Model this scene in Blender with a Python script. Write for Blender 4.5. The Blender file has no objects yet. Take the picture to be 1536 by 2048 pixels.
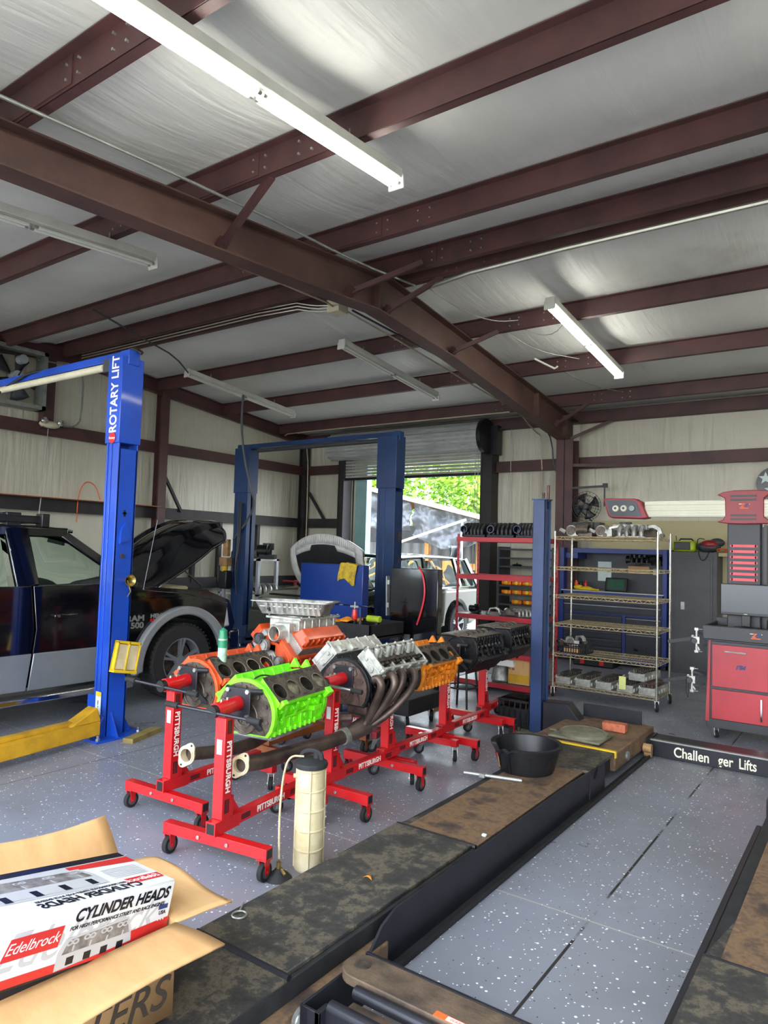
import bpy, bmesh, math, random
from math import sin, cos, pi, radians
from mathutils import Vector, Matrix
random.seed(7)
S = bpy.context.scene
COL = S.collection

# ---------------- camera, world, sun, exposure ----------------
CAM_H = 1.75
YAW, PITCH, ROLL, FPX = radians(35.357), radians(3.0917), radians(1.7299), 1395.27
cd = bpy.data.cameras.new('camera')
cam = bpy.data.objects.new('camera', cd); COL.objects.link(cam)
cd.sensor_fit = 'VERTICAL'; cd.sensor_height = 24.0; cd.lens = FPX / 2048 * 24.0; cd.clip_end = 200; cd.clip_start = 0.05
_f = Vector((-sin(YAW) * cos(PITCH), cos(YAW) * cos(PITCH), sin(PITCH)))
_r = Vector((cos(YAW), sin(YAW), 0)); _u = _r.cross(_f)
_r2 = _r * cos(ROLL) + _u * sin(ROLL); _u2 = _u * cos(ROLL) - _r * sin(ROLL)
_m = Matrix((_r2, _u2, -_f)).transposed().to_4x4(); _m.translation = Vector((0, 0, CAM_H))
cam.matrix_world = _m
S.camera = cam

S.view_settings.view_transform = 'Standard'; S.view_settings.look = 'None'
S.view_settings.gamma = 1; S.view_settings.use_curve_mapping = False
S.view_settings.exposure = 0.55

w = bpy.data.worlds.new('sky'); S.world = w; w.use_nodes = True
_n = w.node_tree; _bg = _n.nodes['Background']
_tc = _n.nodes.new('ShaderNodeTexCoord'); _sp = _n.nodes.new('ShaderNodeSeparateXYZ'); _rp = _n.nodes.new('ShaderNodeValToRGB')
_n.links.new(_tc.outputs['Generated'], _sp.inputs[0]); _n.links.new(_sp.outputs['Z'], _rp.inputs[0])
_rp.color_ramp.elements[0].color = (0.93, 0.96, 1.0, 1); _rp.color_ramp.elements[1].color = (0.62, 0.76, 1.0, 1)
_n.links.new(_rp.outputs[0], _bg.inputs['Color']); _bg.inputs['Strength'].default_value = 7.0

_sl = bpy.data.lights.new('sun', 'SUN'); _sl.energy = 5.0; _sl.angle = radians(1.0); _sl.color = (1, .95, .86)
_so = bpy.data.objects.new('sun', _sl); COL.objects.link(_so)
_so.rotation_euler = Vector((-0.62, 0.22, -1.0)).to_track_quat('-Z', 'Y').to_euler(); _so.location = (6, -4, 12)

# ---------------- materials ----------------
def lin(h):
    h = h.lstrip('#'); o = []
    for i in (0, 2, 4):
        c = int(h[i:i + 2], 16) / 255
        o.append(c / 12.92 if c <= .04045 else ((c + .055) / 1.055) ** 2.4)
    return tuple(o) + (1,)
class NT:
    def __init__(s, name):
        s.m = bpy.data.materials.new(name); s.m.use_nodes = True; s.t = s.m.node_tree; s.b = s.t.nodes['Principled BSDF']
        s.tc = s.t.nodes.new('ShaderNodeTexCoord')
    def n(s, k, **kw):
        x = s.t.nodes.new(k)
        for a, v in kw.items(): setattr(x, a, v)
        return x
    def l(s, a, b): s.t.links.new(a, b)
    def noise(s, scale, detail=4, rough=.6, stretch=None, dist=0):
        x = s.n('ShaderNodeTexNoise'); x.inputs['Scale'].default_value = scale; x.inputs['Detail'].default_value = detail
        x.inputs['Roughness'].default_value = rough; x.inputs['Distortion'].default_value = dist
        src = s.tc.outputs['Object']
        if stretch:
            mp = s.n('ShaderNodeMapping'); mp.inputs['Scale'].default_value = stretch[:3]
            if len(stretch) > 3: mp.inputs['Rotation'].default_value = stretch[3:6]
            s.l(src, mp.inputs[0]); src = mp.outputs[0]
        s.l(src, x.inputs['Vector']); return x.outputs['Fac']
    def ramp(s, fac, stops):
        r = s.n('ShaderNodeValToRGB'); cr = r.color_ramp
        while len(cr.elements) < len(stops): cr.elements.new(.5)
        for e, (p, c) in zip(cr.elements, stops):
            e.position = p; e.color = c if len(c) == 4 else (*c, 1)
        s.l(fac, r.inputs[0]); return r.outputs[0]
    def mix(s, fac, a, b):
        x = s.n('ShaderNodeMix', data_type='RGBA')
        for i, v in ((0, fac), (6, a), (7, b)):
            if hasattr(v, 'links'): s.l(v, x.inputs[i])
            else: x.inputs[i].default_value = v
        return x.outputs[2]
    def bump(s, h, st=.3, d=.02, prev=None):
        x = s.n('ShaderNodeBump'); x.inputs['Strength'].default_value = st; x.inputs['Distance'].default_value = d
        s.l(h, x.inputs['Height'])
        if prev: s.l(prev, x.inputs['Normal'])
        s.l(x.outputs[0], s.b.inputs['Normal']); return x.outputs[0]
    def set(s, **k):
        for a, v in k.items():
            i = s.b.inputs[a.replace('_', ' ')]
            if hasattr(v, 'links'): s.l(v, i)
            else: i.default_value = v
def mat(name, c, rough=.5, metal=0, var=.12, scale=6, bump=0, bscale=40, coat=0, c2=None, spec=.5, stretch=None):
    t = NT(name); c = lin(c) if isinstance(c, str) else c
    lo = lin(c2) if c2 else tuple(x * (1 - var * 2) for x in c[:3]) + (1,)
    hi = c if c2 else tuple(min(1, x * (1 + var)) for x in c[:3]) + (1,)
    f = t.noise(scale, stretch=stretch)
    t.set(Base_Color=t.ramp(f, [(.3, lo), (.62, hi)]), Metallic=metal, Roughness=rough)
    t.b.inputs['Specular IOR Level'].default_value = spec
    if coat: t.set(Coat_Weight=coat, Coat_Roughness=.06)
    if bump: t.bump(t.noise(bscale), bump, .01)
    return t.m
def emis(name, c, st):
    t = NT(name); t.set(Base_Color=(0.8, .8, .8, 1), Emission_Color=c, Emission_Strength=st); return t.m

M = {}
def defmat(k, *a, **kw): M[k] = mat(k, *a, **kw)
defmat('steel_maroon', '#553635', .55, 0, .18, 2.5, .1, 60, c2='#402b2b')
defmat('rafter_brown', '#5f443c', .6, 0, .2, 1.7, .15, 30, c2='#46302c')
defmat('dark_steel', '#2b2728', .6, 0, .2, 3)
defmat('galv', '#9ba09a', .42, .6, .12, 9)
defmat('conduit', '#b9b8ac', .35, .7, .08, 9)
defmat('conduit_tan', '#b9ab93', .5, .1, .08, 9)
defmat('white_enamel', '#c9c9c0', .4, 0, .06, 4)
defmat('lift_blue', '#114abc', .38, 0, .1, 1.2, coat=.25, c2='#0d3890')
defmat('navy', '#183a6a', .42, 0, .15, 1.6, coat=.2, c2='#132b50')
defmat('post_blue', '#213b6a', .45, 0, .2, 2.2, coat=.2, c2='#16284b')
defmat('panel_blue', '#082f76', .4, 0, .08, 1.5, coat=.2)
defmat('bench_blue', '#0f2d78', .4, 0, .1, 1.5)
defmat('yellow_arm', '#c99a1e', .5, 0, .2, 4, c2='#9a7418')
defmat('yellow', '#d8b31c', .5, 0, .1, 5)
defmat('stand_red', '#cb1219', .33, 0, .08, 3, coat=.3, c2='#ad0e15')
defmat('dark_red', '#8d1420', .4, 0, .12, 4, coat=.2)
defmat('rack_red', '#a8222d', .45, 0, .1, 2.5)
defmat('cart_red', '#b5363f', .42, 0, .08, 1.7, c2='#9e2d36')
defmat('stripe_red', '#e0505c', .45, 0, .05, 3)
defmat('cover_red', '#8c2a32', .45, 0, .1, 2)
defmat('copper_wood', '#8a4f2c', .5, .2, .2, 6)
defmat('black', '#17181b', .4, 0, .2, 5)
defmat('black_rough', '#1e1f21', .75, 0, .25, 9, .3, 60)
defmat('black_gloss', '#0c0c10', .12, 0, .1, 3, coat=.6)
defmat('rubber', '#191919', .8, 0, .2, 12, .2, 50)
defmat('plate_black', '#24242b', .4, .3, .15, 6)
defmat('bolt', '#b9bcb8', .3, .9, .1, 20)
defmat('chrome', '#d8d8d8', .12, 1, .03, 5)
defmat('alu', '#a9aaa4', .38, .55, .2, 14, .25, 60, c2='#6c6d68')
defmat('alu_bright', '#c9cac2', .36, .5, .14, 14, .25, 60, c2='#8c8d86')
defmat('castiron', '#675e54', .45, .6, .3, 16, .3, 60, c2='#3d3630')
defmat('iron_brown', '#6d5850', .55, .4, .3, 9, .3, 50, c2='#33292a')
defmat('bore_metal', '#7a756b', .22, .85, .25, 18, c2='#45413a')
defmat('piston', '#8d8974', .35, .6, .3, 22, c2='#4d4a3e')
defmat('green_paint', '#7dee14', .38, 0, .1, 9, .2, 70, c2='#5cd00e', coat=.3)
defmat('orange_red', '#d9531f', .42, 0, .15, 9, .2, 70, c2='#b23e17', coat=.2)
defmat('orange', '#e58a1b', .42, 0, .15, 9, .2, 70, c2='#b9650f', coat=.2)
defmat('black_engine', '#202124', .38, .3, .3, 12, .3, 60, c2='#101113')
defmat('exhaust', '#65564e', .42, .6, .3, 7, .1, 40, c2='#3d3331')
defmat('spring', '#3a3632', .3, .8, .2, 20)
defmat('wire_brass', '#c9bb95', .4, .3, .2, 30, c2='#9c8a62')
defmat('chrome_post', '#c3c0b4', .25, .8, .12, 12)
defmat('dark_grey', '#3b3d40', .5, .1, .1, 2)
defmat('mid_grey', '#55585a', .5, .1, .08, 2)
defmat('cab_grey', '#4c4d50', .55, .1, .08, 3)
defmat('drawer_grey', '#2b2f38', .35, .2, .1, 2)
defmat('beige', '#cfc9ad', .5, 0, .06, 5)
defmat('boom_cream', '#d2cfba', .4, 0, .05, 3)
defmat('peg', '#b6ac85', .7, 0, .05, 3)
defmat('cardboard', '#c9a06c', .8, 0, .1, 5, .08, 40, stretch=(1, 2.5, 1), c2='#c0935f')
defmat('card_edge', '#a27a4a', .85, 0, .15, 60)
defmat('card_print', '#3a3026', .8, 0, .05, 8)
defmat('gloss_white', '#dcdcda', .22, 0, .03, 3)
defmat('gloss_grey', '#b9b9b9', .25, 0, .03, 3)
defmat('gloss_red', '#c92f2c', .22, 0, .05, 3)
defmat('gloss_black', '#191a22', .22, 0, .05, 3)
defmat('photo_metal', '#8d8a86', .3, 0, .3, 25, c2='#4f4744')
defmat('truck_black', '#07080d', .1, 0, .05, 1, coat=1.0)
defmat('truck_silver', '#8b9095', .3, .5, .06, 2, coat=.4)
defmat('flare_grey', '#8a8d8f', .4, .1, .06, 3)
defmat('suv_paint', '#2a352f', .16, .1, .08, 1, coat=1.0)
defmat('hood_liner', '#cfcfca', .45, 0, .1, 6)
defmat('interior', '#26272a', .7, 0, .2, 5)
defmat('tank_cream', '#cdc09c', .45, 0, .12, 7, c2='#b09f74')
defmat('lumber', '#b8864a', .8, 0, .2, 3, stretch=(8, 1, 1), c2='#8f6231')
defmat('treated_wood', '#8d7c45', .8, 0, .2, 6, c2='#6d5f33')
defmat('wood_end', '#c9c07a', .8, 0, .1, 20)
defmat('concrete_plate', '#7d7b66', .8, 0, .2, 14, .4, 40, c2='#5d5c4c')
defmat('brick', '#b5674a', .85, 0, .15, 30, .4, 60)
defmat('text_white', '#e6e2da', .5, 0, .02, 5)
defmat('text_cream', '#e9e8cf', .5, 0, .02, 5)
defmat('text_black', '#16161a', .5, 0, .02, 5)
defmat('text_orange', '#e8632a', .5, 0, .02, 5)
defmat('text_navy', '#28386e', .5, 0, .02, 5)
defmat('red_hose', '#c4303c', .4, 0, .05, 5)
defmat('yellow_rag', '#c0a22c', .9, 0, .3, 16, .4, 60, c2='#8a7426')
defmat('orange_rag', '#e98f22', .9, 0, .15, 16, .4, 60)
defmat('lime', '#a3bd23', .45, 0, .1, 8)
defmat('can_green', '#1c7f58', .35, 0, .1, 8)
defmat('can_label', '#a8c4ae', .4, 0, .15, 30)
defmat('amber_lens', '#e0701a', .2, 0, .25, 18, coat=.5)
defmat('screen', '#3b4048', .2, 0, .03, 2)
defmat('lens_glass', '#35584a', .1, 0, .05, 3)
defmat('paper', '#ccdcd8', .6, 0, .03, 8)
defmat('tag_yellow', '#d9dc8a', .6, 0, .03, 8)
defmat('door_steel', '#c2c2b8', .45, .1, .08, 3, c2='#a3a398')
defmat('teal_frame', '#8fb5b3', .5, 0, .05, 3)
defmat('tarp', '#55595e', .42, .0, .2, 2.2, .15, 12, c2='#44474b')
defmat('rust_dark', '#6b5948', .6, .2, .2, 9, .3, 40, c2='#40372f')
defmat('asphalt', '#8f8a7d', .9, 0, .15, 3, .3, 40)
defmat('bark', '#5b4a38', .9, 0, .2, 9, .4, 30)
defmat('brass', '#a08c50', .3, .8, .15, 9)
defmat('pump_tan', '#a9865c', .45, .2, .2, 9)
defmat('light_grey_paint', '#a3a8ab', .45, 0, .1, 5)
defmat('tyre', '#222222', .75, 0, .15, 20, .3, 60)
M['tube_on'] = emis('fluorescent_on', (1, .98, .88, 1), 26)
t = NT('fluorescent_off'); t.set(Base_Color=lin('#d5d4cc'), Roughness=.2); M['tube_off'] = t.m
t = NT('glass_tint'); t.set(Base_Color=(.88, .97, .93, 1), Roughness=.02, Transmission_Weight=1.0, IOR=1.05); t.b.inputs['Specular IOR Level'].default_value = 1; M['glass'] = t.m
t = NT('leaf'); t.set(Base_Color=t.ramp(t.noise(1.3), [(.3, lin('#42701a')), (.5, lin('#6f9a22')), (.72, lin('#a2c236'))]), Roughness=.55)
t.set(Subsurface_Weight=0); M['leaf'] = t.m
# epoxy floor with flakes, control joints and worn dirt
t = NT('epoxy_floor')
def flakes(sc, thr, rad):
    v = t.n('ShaderNodeTexVoronoi'); v.inputs['Scale'].default_value = sc; t.l(t.tc.outputs['Object'], v.inputs['Vector'])
    a = t.n('ShaderNodeMath', operation='LESS_THAN'); a.inputs[1].default_value = rad; t.l(v.outputs['Distance'], a.inputs[0])
    s_ = t.n('ShaderNodeSeparateColor'); t.l(v.outputs['Color'], s_.inputs[0])
    b = t.n('ShaderNodeMath', operation='GREATER_THAN'); b.inputs[1].default_value = thr; t.l(s_.outputs[0], b.inputs[0])
    m_ = t.n('ShaderNodeMath', operation='MULTIPLY'); t.l(a.outputs[0], m_.inputs[0]); t.l(b.outputs[0], m_.inputs[1]); return m_.outputs[0]
base = t.ramp(t.noise(.7, 5), [(.3, lin('#75777d')), (.7, lin('#888d9a'))])
base = t.mix(t.ramp(t.noise(1.8, 8, .7), [(.56, (0, 0, 0)), (.75, (.45, .45, .45))]), base, lin('#6b6459'))
def xyz():
    s_ = t.n('ShaderNodeSeparateXYZ'); t.l(t.tc.outputs['Object'], s_.inputs[0]); return s_
_x = xyz()
def joint(axis, at, wd):
    a = t.n('ShaderNodeMath', operation='SUBTRACT'); t.l(_x.outputs[axis], a.inputs[0]); a.inputs[1].default_value = at
    b = t.n('ShaderNodeMath', operation='ABSOLUTE'); t.l(a.outputs[0], b.inputs[0])
    c = t.n('ShaderNodeMath', operation='LESS_THAN'); t.l(b.outputs[0], c.inputs[0]); c.inputs[1].default_value = wd; return c.outputs[0]
base = t.mix(joint(1, 3.42, .005), base, lin('#a9a79f'))
_ml = t.n('ShaderNodeMath', operation='MULTIPLY'); t.l(joint(0, -1.146, .007), _ml.inputs[0]); t.l(t.ramp(t.noise(1.6, 5, .7, stretch=(.2, 1, 1)), [(.40, (0, 0, 0)), (.47, (1, 1, 1))]), _ml.inputs[1])
base = t.mix(_ml.outputs[0], base, lin('#1c1b1c'))
base = t.mix(joint(1, 9.4, .005), base, lin('#33333a'))
base = t.mix(joint(0, -5.1, .005), base, lin('#33333a'))
base = t.mix(flakes(55, .80, .22), base, lin('#e9edf2'))
base = t.mix(flakes(38, .90, .24), base, lin('#f2f4f6'))
base = t.mix(flakes(62, .93, .22), base, lin('#22242a'))
t.set(Base_Color=base, Roughness=t.ramp(t.noise(2.2, 5), [(.3, (.26, .26, .26)), (.7, (.48, .48, .48))]))
t.bump(t.noise(6, 3), .05, .01); M['floor'] = t.m
# vinyl faced insulation
def vinyl(name, hi, lo, st1, stain, st=(.32, .18)):
    t = NT(name)
    c = t.ramp(t.noise(.8, 5), [(.3, lin(lo)), (.7, lin(hi))])
    c = t.mix(t.ramp(t.noise(1.1, 6, .7, stretch=stain), [(.6, (0, 0, 0)), (.82, (.55, .55, .55))]), c, lin('#94876a'))
    n1 = t.noise(2.2, 3, .5, stretch=st1, dist=.4); n2 = t.noise(7, 2, .5, stretch=st1)
    t.set(Base_Color=c, Roughness=.42)
    b = t.bump(n1, st[0], .06); t.bump(n2, st[1], .02, b); return t.m
M['ceiling'] = vinyl('vinyl_ceiling', '#e2e2dd', '#d3d3cd', (3.5, .35, 1), (.4, .4, .4))
M['wall'] = vinyl('vinyl_wall', '#c9c6b4', '#b8b4a0', (3.2, 3.2, .35), (1.5, 1.5, .25), (.6, .08))
# rusty, oily runway steel
t = NT('runway_rust')
c = t.ramp(t.noise(4.2, 10, .72), [(.3, lin('#2c2a28')), (.43, lin('#54443a')), (.52, lin('#7d6348')), (.58, lin('#5f4d3e')), (.66, lin('#937452')), (.76, lin('#4a4037'))])
t.set(Base_Color=c, Roughness=t.ramp(t.noise(6), [(.3, (.45,) * 3), (.7, (.8,) * 3)]), Metallic=.1); t.bump(t.noise(30, 6), .3, .01); M['rust'] = t.m
t = NT('runway_grip')
c = t.ramp(t.noise(7.5, 12, .78), [(.34, lin('#201f1f')), (.50, lin('#34332f')), (.57, lin('#5f5747')), (.63, lin('#38352f')), (.70, lin('#7a715d')), (.8, lin('#948b73'))])
t.set(Base_Color=c, Roughness=.72); t.bump(t.noise(45, 6), .35, .01); M['grip'] = t.m
t = NT('peg_dark'); v = t.n('ShaderNodeTexVoronoi'); v.inputs['Scale'].default_value = 28; v.inputs['Randomness'].default_value = 0
t.l(t.tc.outputs['Object'], v.inputs['Vector'])
t.set(Base_Color=t.ramp(v.outputs['Distance'], [(.22, (.005,) * 3), (.3, lin('#3c3f45')[:3])]), Roughness=.5); M['peg_dark'] = t.m
t = NT('peg_tan'); v = t.n('ShaderNodeTexVoronoi'); v.inputs['Scale'].default_value = 26; v.inputs['Randomness'].default_value = 0
mp = t.n('ShaderNodeMapping'); mp.inputs['Scale'].default_value = (1, 0, 1); mp.inputs['Location'].default_value = (.01, 0.02, .01); t.l(t.tc.outputs['Object'], mp.inputs[0]); t.l(mp.outputs[0], v.inputs['Vector'])
t.set(Base_Color=t.ramp(v.outputs['Distance'], [(.1, (.03, .025, .02)), (.16, lin('#b6ac85')[:3])]), Roughness=.7); M['peg_tan'] = t.m

# ---------------- mesh building ----------------
class MB:
    def __init__(s): s.v = []; s.f = []; s.mi = []; s.T = Matrix.Identity(4)
    def add(s, vs, fs, m=0):
        o = len(s.v); s.v += [tuple(s.T @ Vector(p)) for p in vs]
        for f in fs: s.f.append(tuple(i + o for i in f)); s.mi.append(m)
        return s
    def box(s, c, d, m=0, rot=None, taper=1):
        x, y, z = d[0] / 2, d[1] / 2, d[2] / 2; k = taper
        vs = [(-x, -y, -z), (x, -y, -z), (x, y, -z), (-x, y, -z), (-x * k, -y * k, z), (x * k, -y * k, z), (x * k, y * k, z), (-x * k, y * k, z)]
        R = rot.to_matrix() if hasattr(rot, 'to_matrix') else (Matrix.Rotation(rot, 3, 'Z') if isinstance(rot, (int, float)) else rot)
        vs = [(R @ Vector(p) if R else Vector(p)) + Vector(c) for p in vs]
        return s.add(vs, [(0, 3, 2, 1), (4, 5, 6, 7), (0, 1, 5, 4), (1, 2, 6, 5), (2, 3, 7, 6), (3, 0, 4, 7)], m)
    def bb(s, a, b, m=0): # box by corners
        return s.box([(p + q) / 2 for p, q in zip(a, b)], [abs(q - p) for p, q in zip(a, b)], m)
    def beam(s, p, q, w, h, m=0, up=(0, 0, 1)):
        p, q = Vector(p), Vector(q); y = (q - p); L = y.length; y.normalize(); x = y.cross(Vector(up))
        if x.length < 1e-4: x = Vector((1, 0, 0))
        x.normalize(); z = x.cross(y); R = Matrix((x, y, z)).transposed()
        return s.box((p + q) / 2, (w, L, h), m, R)
    def ibeam(s, p, q, w, h, t=.012, m=0, up=(0, 0, 1)):
        p, q = Vector(p), Vector(q); y = (q - p).normalized(); x = y.cross(Vector(up)).normalized(); z = x.cross(y)
        s.beam(p, q, t, h, m, up); s.beam(p + z * h / 2, q + z * h / 2, w, t, m, up); s.beam(p - z * h / 2, q - z * h / 2, w, t, m, up); return s
    def cyl(s, p, q, r, r2=None, n=16, m=0, cap=True):
        p, q = Vector(p), Vector(q); r2 = r if r2 is None else r2; d = (q - p).normalized()
        a = d.cross(Vector((0, 0, 1)) if abs(d.z) < .9 else Vector((1, 0, 0))).normalized(); b = d.cross(a)
        vs = [p + (a * cos(2 * pi * i / n) + b * sin(2 * pi * i / n)) * r for i in range(n)] + [q + (a * cos(2 * pi * i / n) + b * sin(2 * pi * i / n)) * r2 for i in range(n)]
        fs = [(i, (i + 1) % n, n + (i + 1) % n, n + i) for i in range(n)]
        if cap: fs += [tuple(range(n))[::-1], tuple(range(n, 2 * n))]
        return s.add(vs, fs, m)
    def pipe(s, p, q, ro, ri, n=20, m=0): # hollow
        p, q = Vector(p), Vector(q); d = (q - p).normalized()
        a = d.cross(Vector((0, 0, 1)) if abs(d.z) < .9 else Vector((1, 0, 0))).normalized(); b = d.cross(a); vs = []
        for c, r in ((p, ro), (q, ro), (q, ri), (p, ri)): vs += [c + (a * cos(2 * pi * i / n) + b * sin(2 * pi * i / n)) * r for i in range(n)]
        return s.add(vs, [(k * n + i, k * n + (i + 1) % n, ((k + 1) % 4) * n + (i + 1) % n, ((k + 1) % 4) * n + i) for k in range(4) for i in range(n)], m)
    def tube(s, pts, r, n=8, m=0, smooth=0, cap=True):
        pts = [Vector(p) for p in pts]
        for _ in range(smooth):
            o = [pts[0]]
            for a, b in zip(pts, pts[1:]): o += [a * .75 + b * .25, a * .25 + b * .75]
            o.append(pts[-1]); pts = o
        rs = r if isinstance(r, (list, tuple)) else None
        d0 = (pts[1] - pts[0]).normalized(); a = d0.cross(Vector((0, 0, 1)) if abs(d0.z) < .9 else Vector((1, 0, 0))).normalized(); vs = []; N = len(pts)
        for i, p in enumerate(pts):
            d = ((pts[min(i + 1, N - 1)] - pts[max(i - 1, 0)])).normalized(); a = (a - d * a.dot(d)).normalized(); b = d.cross(a)
            rr = (rs[0] + (rs[1] - rs[0]) * i / (N - 1)) if rs else r
            vs += [p + (a * cos(2 * pi * k / n) + b * sin(2 * pi * k / n)) * rr for k in range(n)]
        fs = [(i * n + k, i * n + (k + 1) % n, (i + 1) * n + (k + 1) % n, (i + 1) * n + k) for i in range(N - 1) for k in range(n)]
        if cap: fs += [tuple(range(n))[::-1], tuple((N - 1) * n + k for k in range(n))]
        return s.add(vs, fs, m)
    def prism(s, poly, o, a, b, d, m=0, cap=True): # 2d poly in plane (o; a, b), extruded by vector d
        o, a, b, d = Vector(o), Vector(a), Vector(b), Vector(d); n = len(poly)
        v0 = [o + a * x + b * y for x, y in poly]; vs = v0 + [p + d for p in v0]
        fs = [(i, (i + 1) % n, n + (i + 1) % n, n + i) for i in range(n)]
        if cap: fs += [tuple(range(n))[::-1], tuple(range(n, 2 * n))]
        return s.add(vs, fs, m)
    def lathe(s, prof, o=(0, 0, 0), n=24, m=0, axis='Z'):
        vs = []; o = Vector(o)
        for r, z in prof:
            for i in range(n):
                c_, s_ = cos(2 * pi * i / n) * r, sin(2 * pi * i / n) * r
                vs.append(o + (Vector((c_, s_, z)) if axis == 'Z' else Vector((z, c_, s_)) if axis == 'X' else Vector((s_, z, c_))))
        return s.add(vs, [(k * n + i, k * n + (i + 1) % n, (k + 1) * n + (i + 1) % n, (k + 1) * n + i) for k in range(len(prof) - 1) for i in range(n)], m)
    def ball(s, c, r, m=0, n=10, sc=(1, 1, 1)):
        vs = [(c[0] + r * sc[0] * sin(pi * j / n) * cos(2 * pi * i / n), c[1] + r * sc[1] * sin(pi * j / n) * sin(2 * pi * i / n), c[2] + r * sc[2] * cos(pi * j / n)) for j in range(n + 1) for i in range(n)]
        return s.add(vs, [(j * n + i, (j + 1) * n + i, (j + 1) * n + (i + 1) % n, j * n + (i + 1) % n) for j in range(n) for i in range(n)], m)
    def grid(s, fn, nu, nv, m=0):
        vs = [fn(i / nu, j / nv) for j in range(nv + 1) for i in range(nu + 1)]
        return s.add(vs, [(j * (nu + 1) + i, j * (nu + 1) + i + 1, (j + 1) * (nu + 1) + i + 1, (j + 1) * (nu + 1) + i) for j in range(nv) for i in range(nu)], m)
    def torus(s, c, R, r, ax='Z', n=24, k=8, m=0, a0=0, a1=2 * pi):
        pts = []
        full = abs(a1 - a0 - 2 * pi) < 1e-6
        for i in range(n + 1):
            t_ = a0 + (a1 - a0) * i / n; x, y = cos(t_) * R, sin(t_) * R
            pts.append(Vector(c) + (Vector((x, y, 0)) if ax == 'Z' else Vector((0, x, y)) if ax == 'X' else Vector((x, 0, y))))
        return s.tube(pts, r, k, m, cap=not full)
    def build(s, name, mats, parent=None, loc=None, rot=None, bevel=0, solid=0, sub=0, ang=35):
        me = bpy.data.meshes.new(name); me.from_pydata(s.v, [], s.f)
        bm = bmesh.new(); bm.from_mesh(me)
        bm.faces.ensure_lookup_table()
        for f, k in zip(bm.faces, s.mi): f.material_index = k
        bmesh.ops.recalc_face_normals(bm, faces=bm.faces); bm.to_mesh(me); bm.free()
        for k in (mats if isinstance(mats, (list, tuple)) else [mats]): me.materials.append(M[k])
        me.shade_smooth(); me.set_sharp_from_angle(angle=radians(ang))
        o = bpy.data.objects.new(name, me); COL.objects.link(o)
        if parent: o.parent = parent
        if loc: o.location = loc
        if rot: o.rotation_euler = rot
        if solid: md = o.modifiers.new('solid', 'SOLIDIFY'); md.thickness = solid; md.offset = 0
        if bevel: md = o.modifiers.new('bevel', 'BEVEL'); md.width = bevel; md.segments = 2; md.limit_method = 'ANGLE'; md.angle_limit = radians(40)
        if sub: md = o.modifiers.new('sub', 'SUBSURF'); md.levels = sub; md.render_levels = sub
        return o
def B(): return MB()
def tag(o, label, cat, group=None):
    o['label'] = label; o['category'] = cat
    if group: o['group'] = group
    return o
def thing(name, label, cat, loc=(0, 0, 0), rz=0, group=None):
    o = bpy.data.objects.new(name, None); COL.objects.link(o); o.empty_display_size = .1
    o.location = loc; o.rotation_euler = (0, 0, rz); return tag(o, label, cat, group)
def struct(name, mb, mats, parent=None, label=None, **k):
    o = mb.build(name, mats, parent, **k); o['kind'] = 'structure'
    if label: o['label'] = label
    return o
def copy_tree(o, parent=None):
    c = o.copy(); COL.objects.link(c); c.parent = parent
    for ch in [x for x in COL.objects if x.parent == o]: copy_tree(ch, c)
    return c
def dup(o, loc, rz=0, label=None, group=None):
    c = copy_tree(o); c.location = loc; c.rotation_euler = (0, 0, rz)
    if label: c['label'] = label
    if group: c['group'] = group
    return c
def text(body, size, o, right, up, m, parent=None, ext=.001, name='lettering', align='CENTER', shear=0, off=0, sx=1.0, spacing=1.0):
    cu = bpy.data.curves.new(name, 'FONT'); cu.body = body; cu.size = size; cu.extrude = ext; cu.align_x = align; cu.align_y = 'CENTER'; cu.shear = shear; cu.offset = off; cu.space_character = spacing
    tmp = bpy.data.objects.new('tmp', cu); COL.objects.link(tmp)
    dg = bpy.context.evaluated_depsgraph_get(); me = bpy.data.meshes.new_from_object(tmp.evaluated_get(dg))
    bpy.data.objects.remove(tmp); bpy.data.curves.remove(cu)
    r, u = Vector(right).normalized(), Vector(up).normalized(); n = r.cross(u)
    me.transform(Matrix(((r.x * sx, u.x, n.x, o[0]), (r.y * sx, u.y, n.y, o[1]), (r.z * sx, u.z, n.z, o[2]), (0, 0, 0, 1))))
    me.materials.clear(); me.materials.append(M[m])
    ob = bpy.data.objects.new(name, me); COL.objects.link(ob); ob.parent = parent; return ob
# ---------------- the building ----------------
XL, XR, YB, YF = -10.9, 6.0, 12.1, -0.4
RIDGE_Y, RIDGE_Z, SL = 6.15, 4.93, .1
def roof_z(y): return RIDGE_Z - SL * abs(y - RIDGE_Y)
struct('floor', B().bb((XL - .2, YF, -.2), (XR + .2, YB + .2, 0)), 'floor', label='grey epoxy floor with white flakes')
struct('ground', B().bb((-60, -30, -.35), (40, 60, -.02)), 'asphalt', label='pale ground outside the shop')
def ceil(u, v):
    x = XL + (XR - XL) * u; y = YF + (YB - YF) * v
    ys = [-.4, .6, 2.05, 3.5, 5.05, 6.02, 6.32, 7.9, 9.5, 11.1, 12.1]
    sag = 0
    for a, b in zip(ys, ys[1:]):
        if a <= y <= b and b - a > .5: sag = .05 * sin(pi * (y - a) / (b - a)) ** 1.3 * (1 + .3 * sin(x * 2.1 + a))
    return (x, y, roof_z(y) + .01 - sag)
struct('ceiling', B().grid(ceil, 140, 100), 'ceiling', label='white vinyl faced insulation under the roof')
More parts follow.
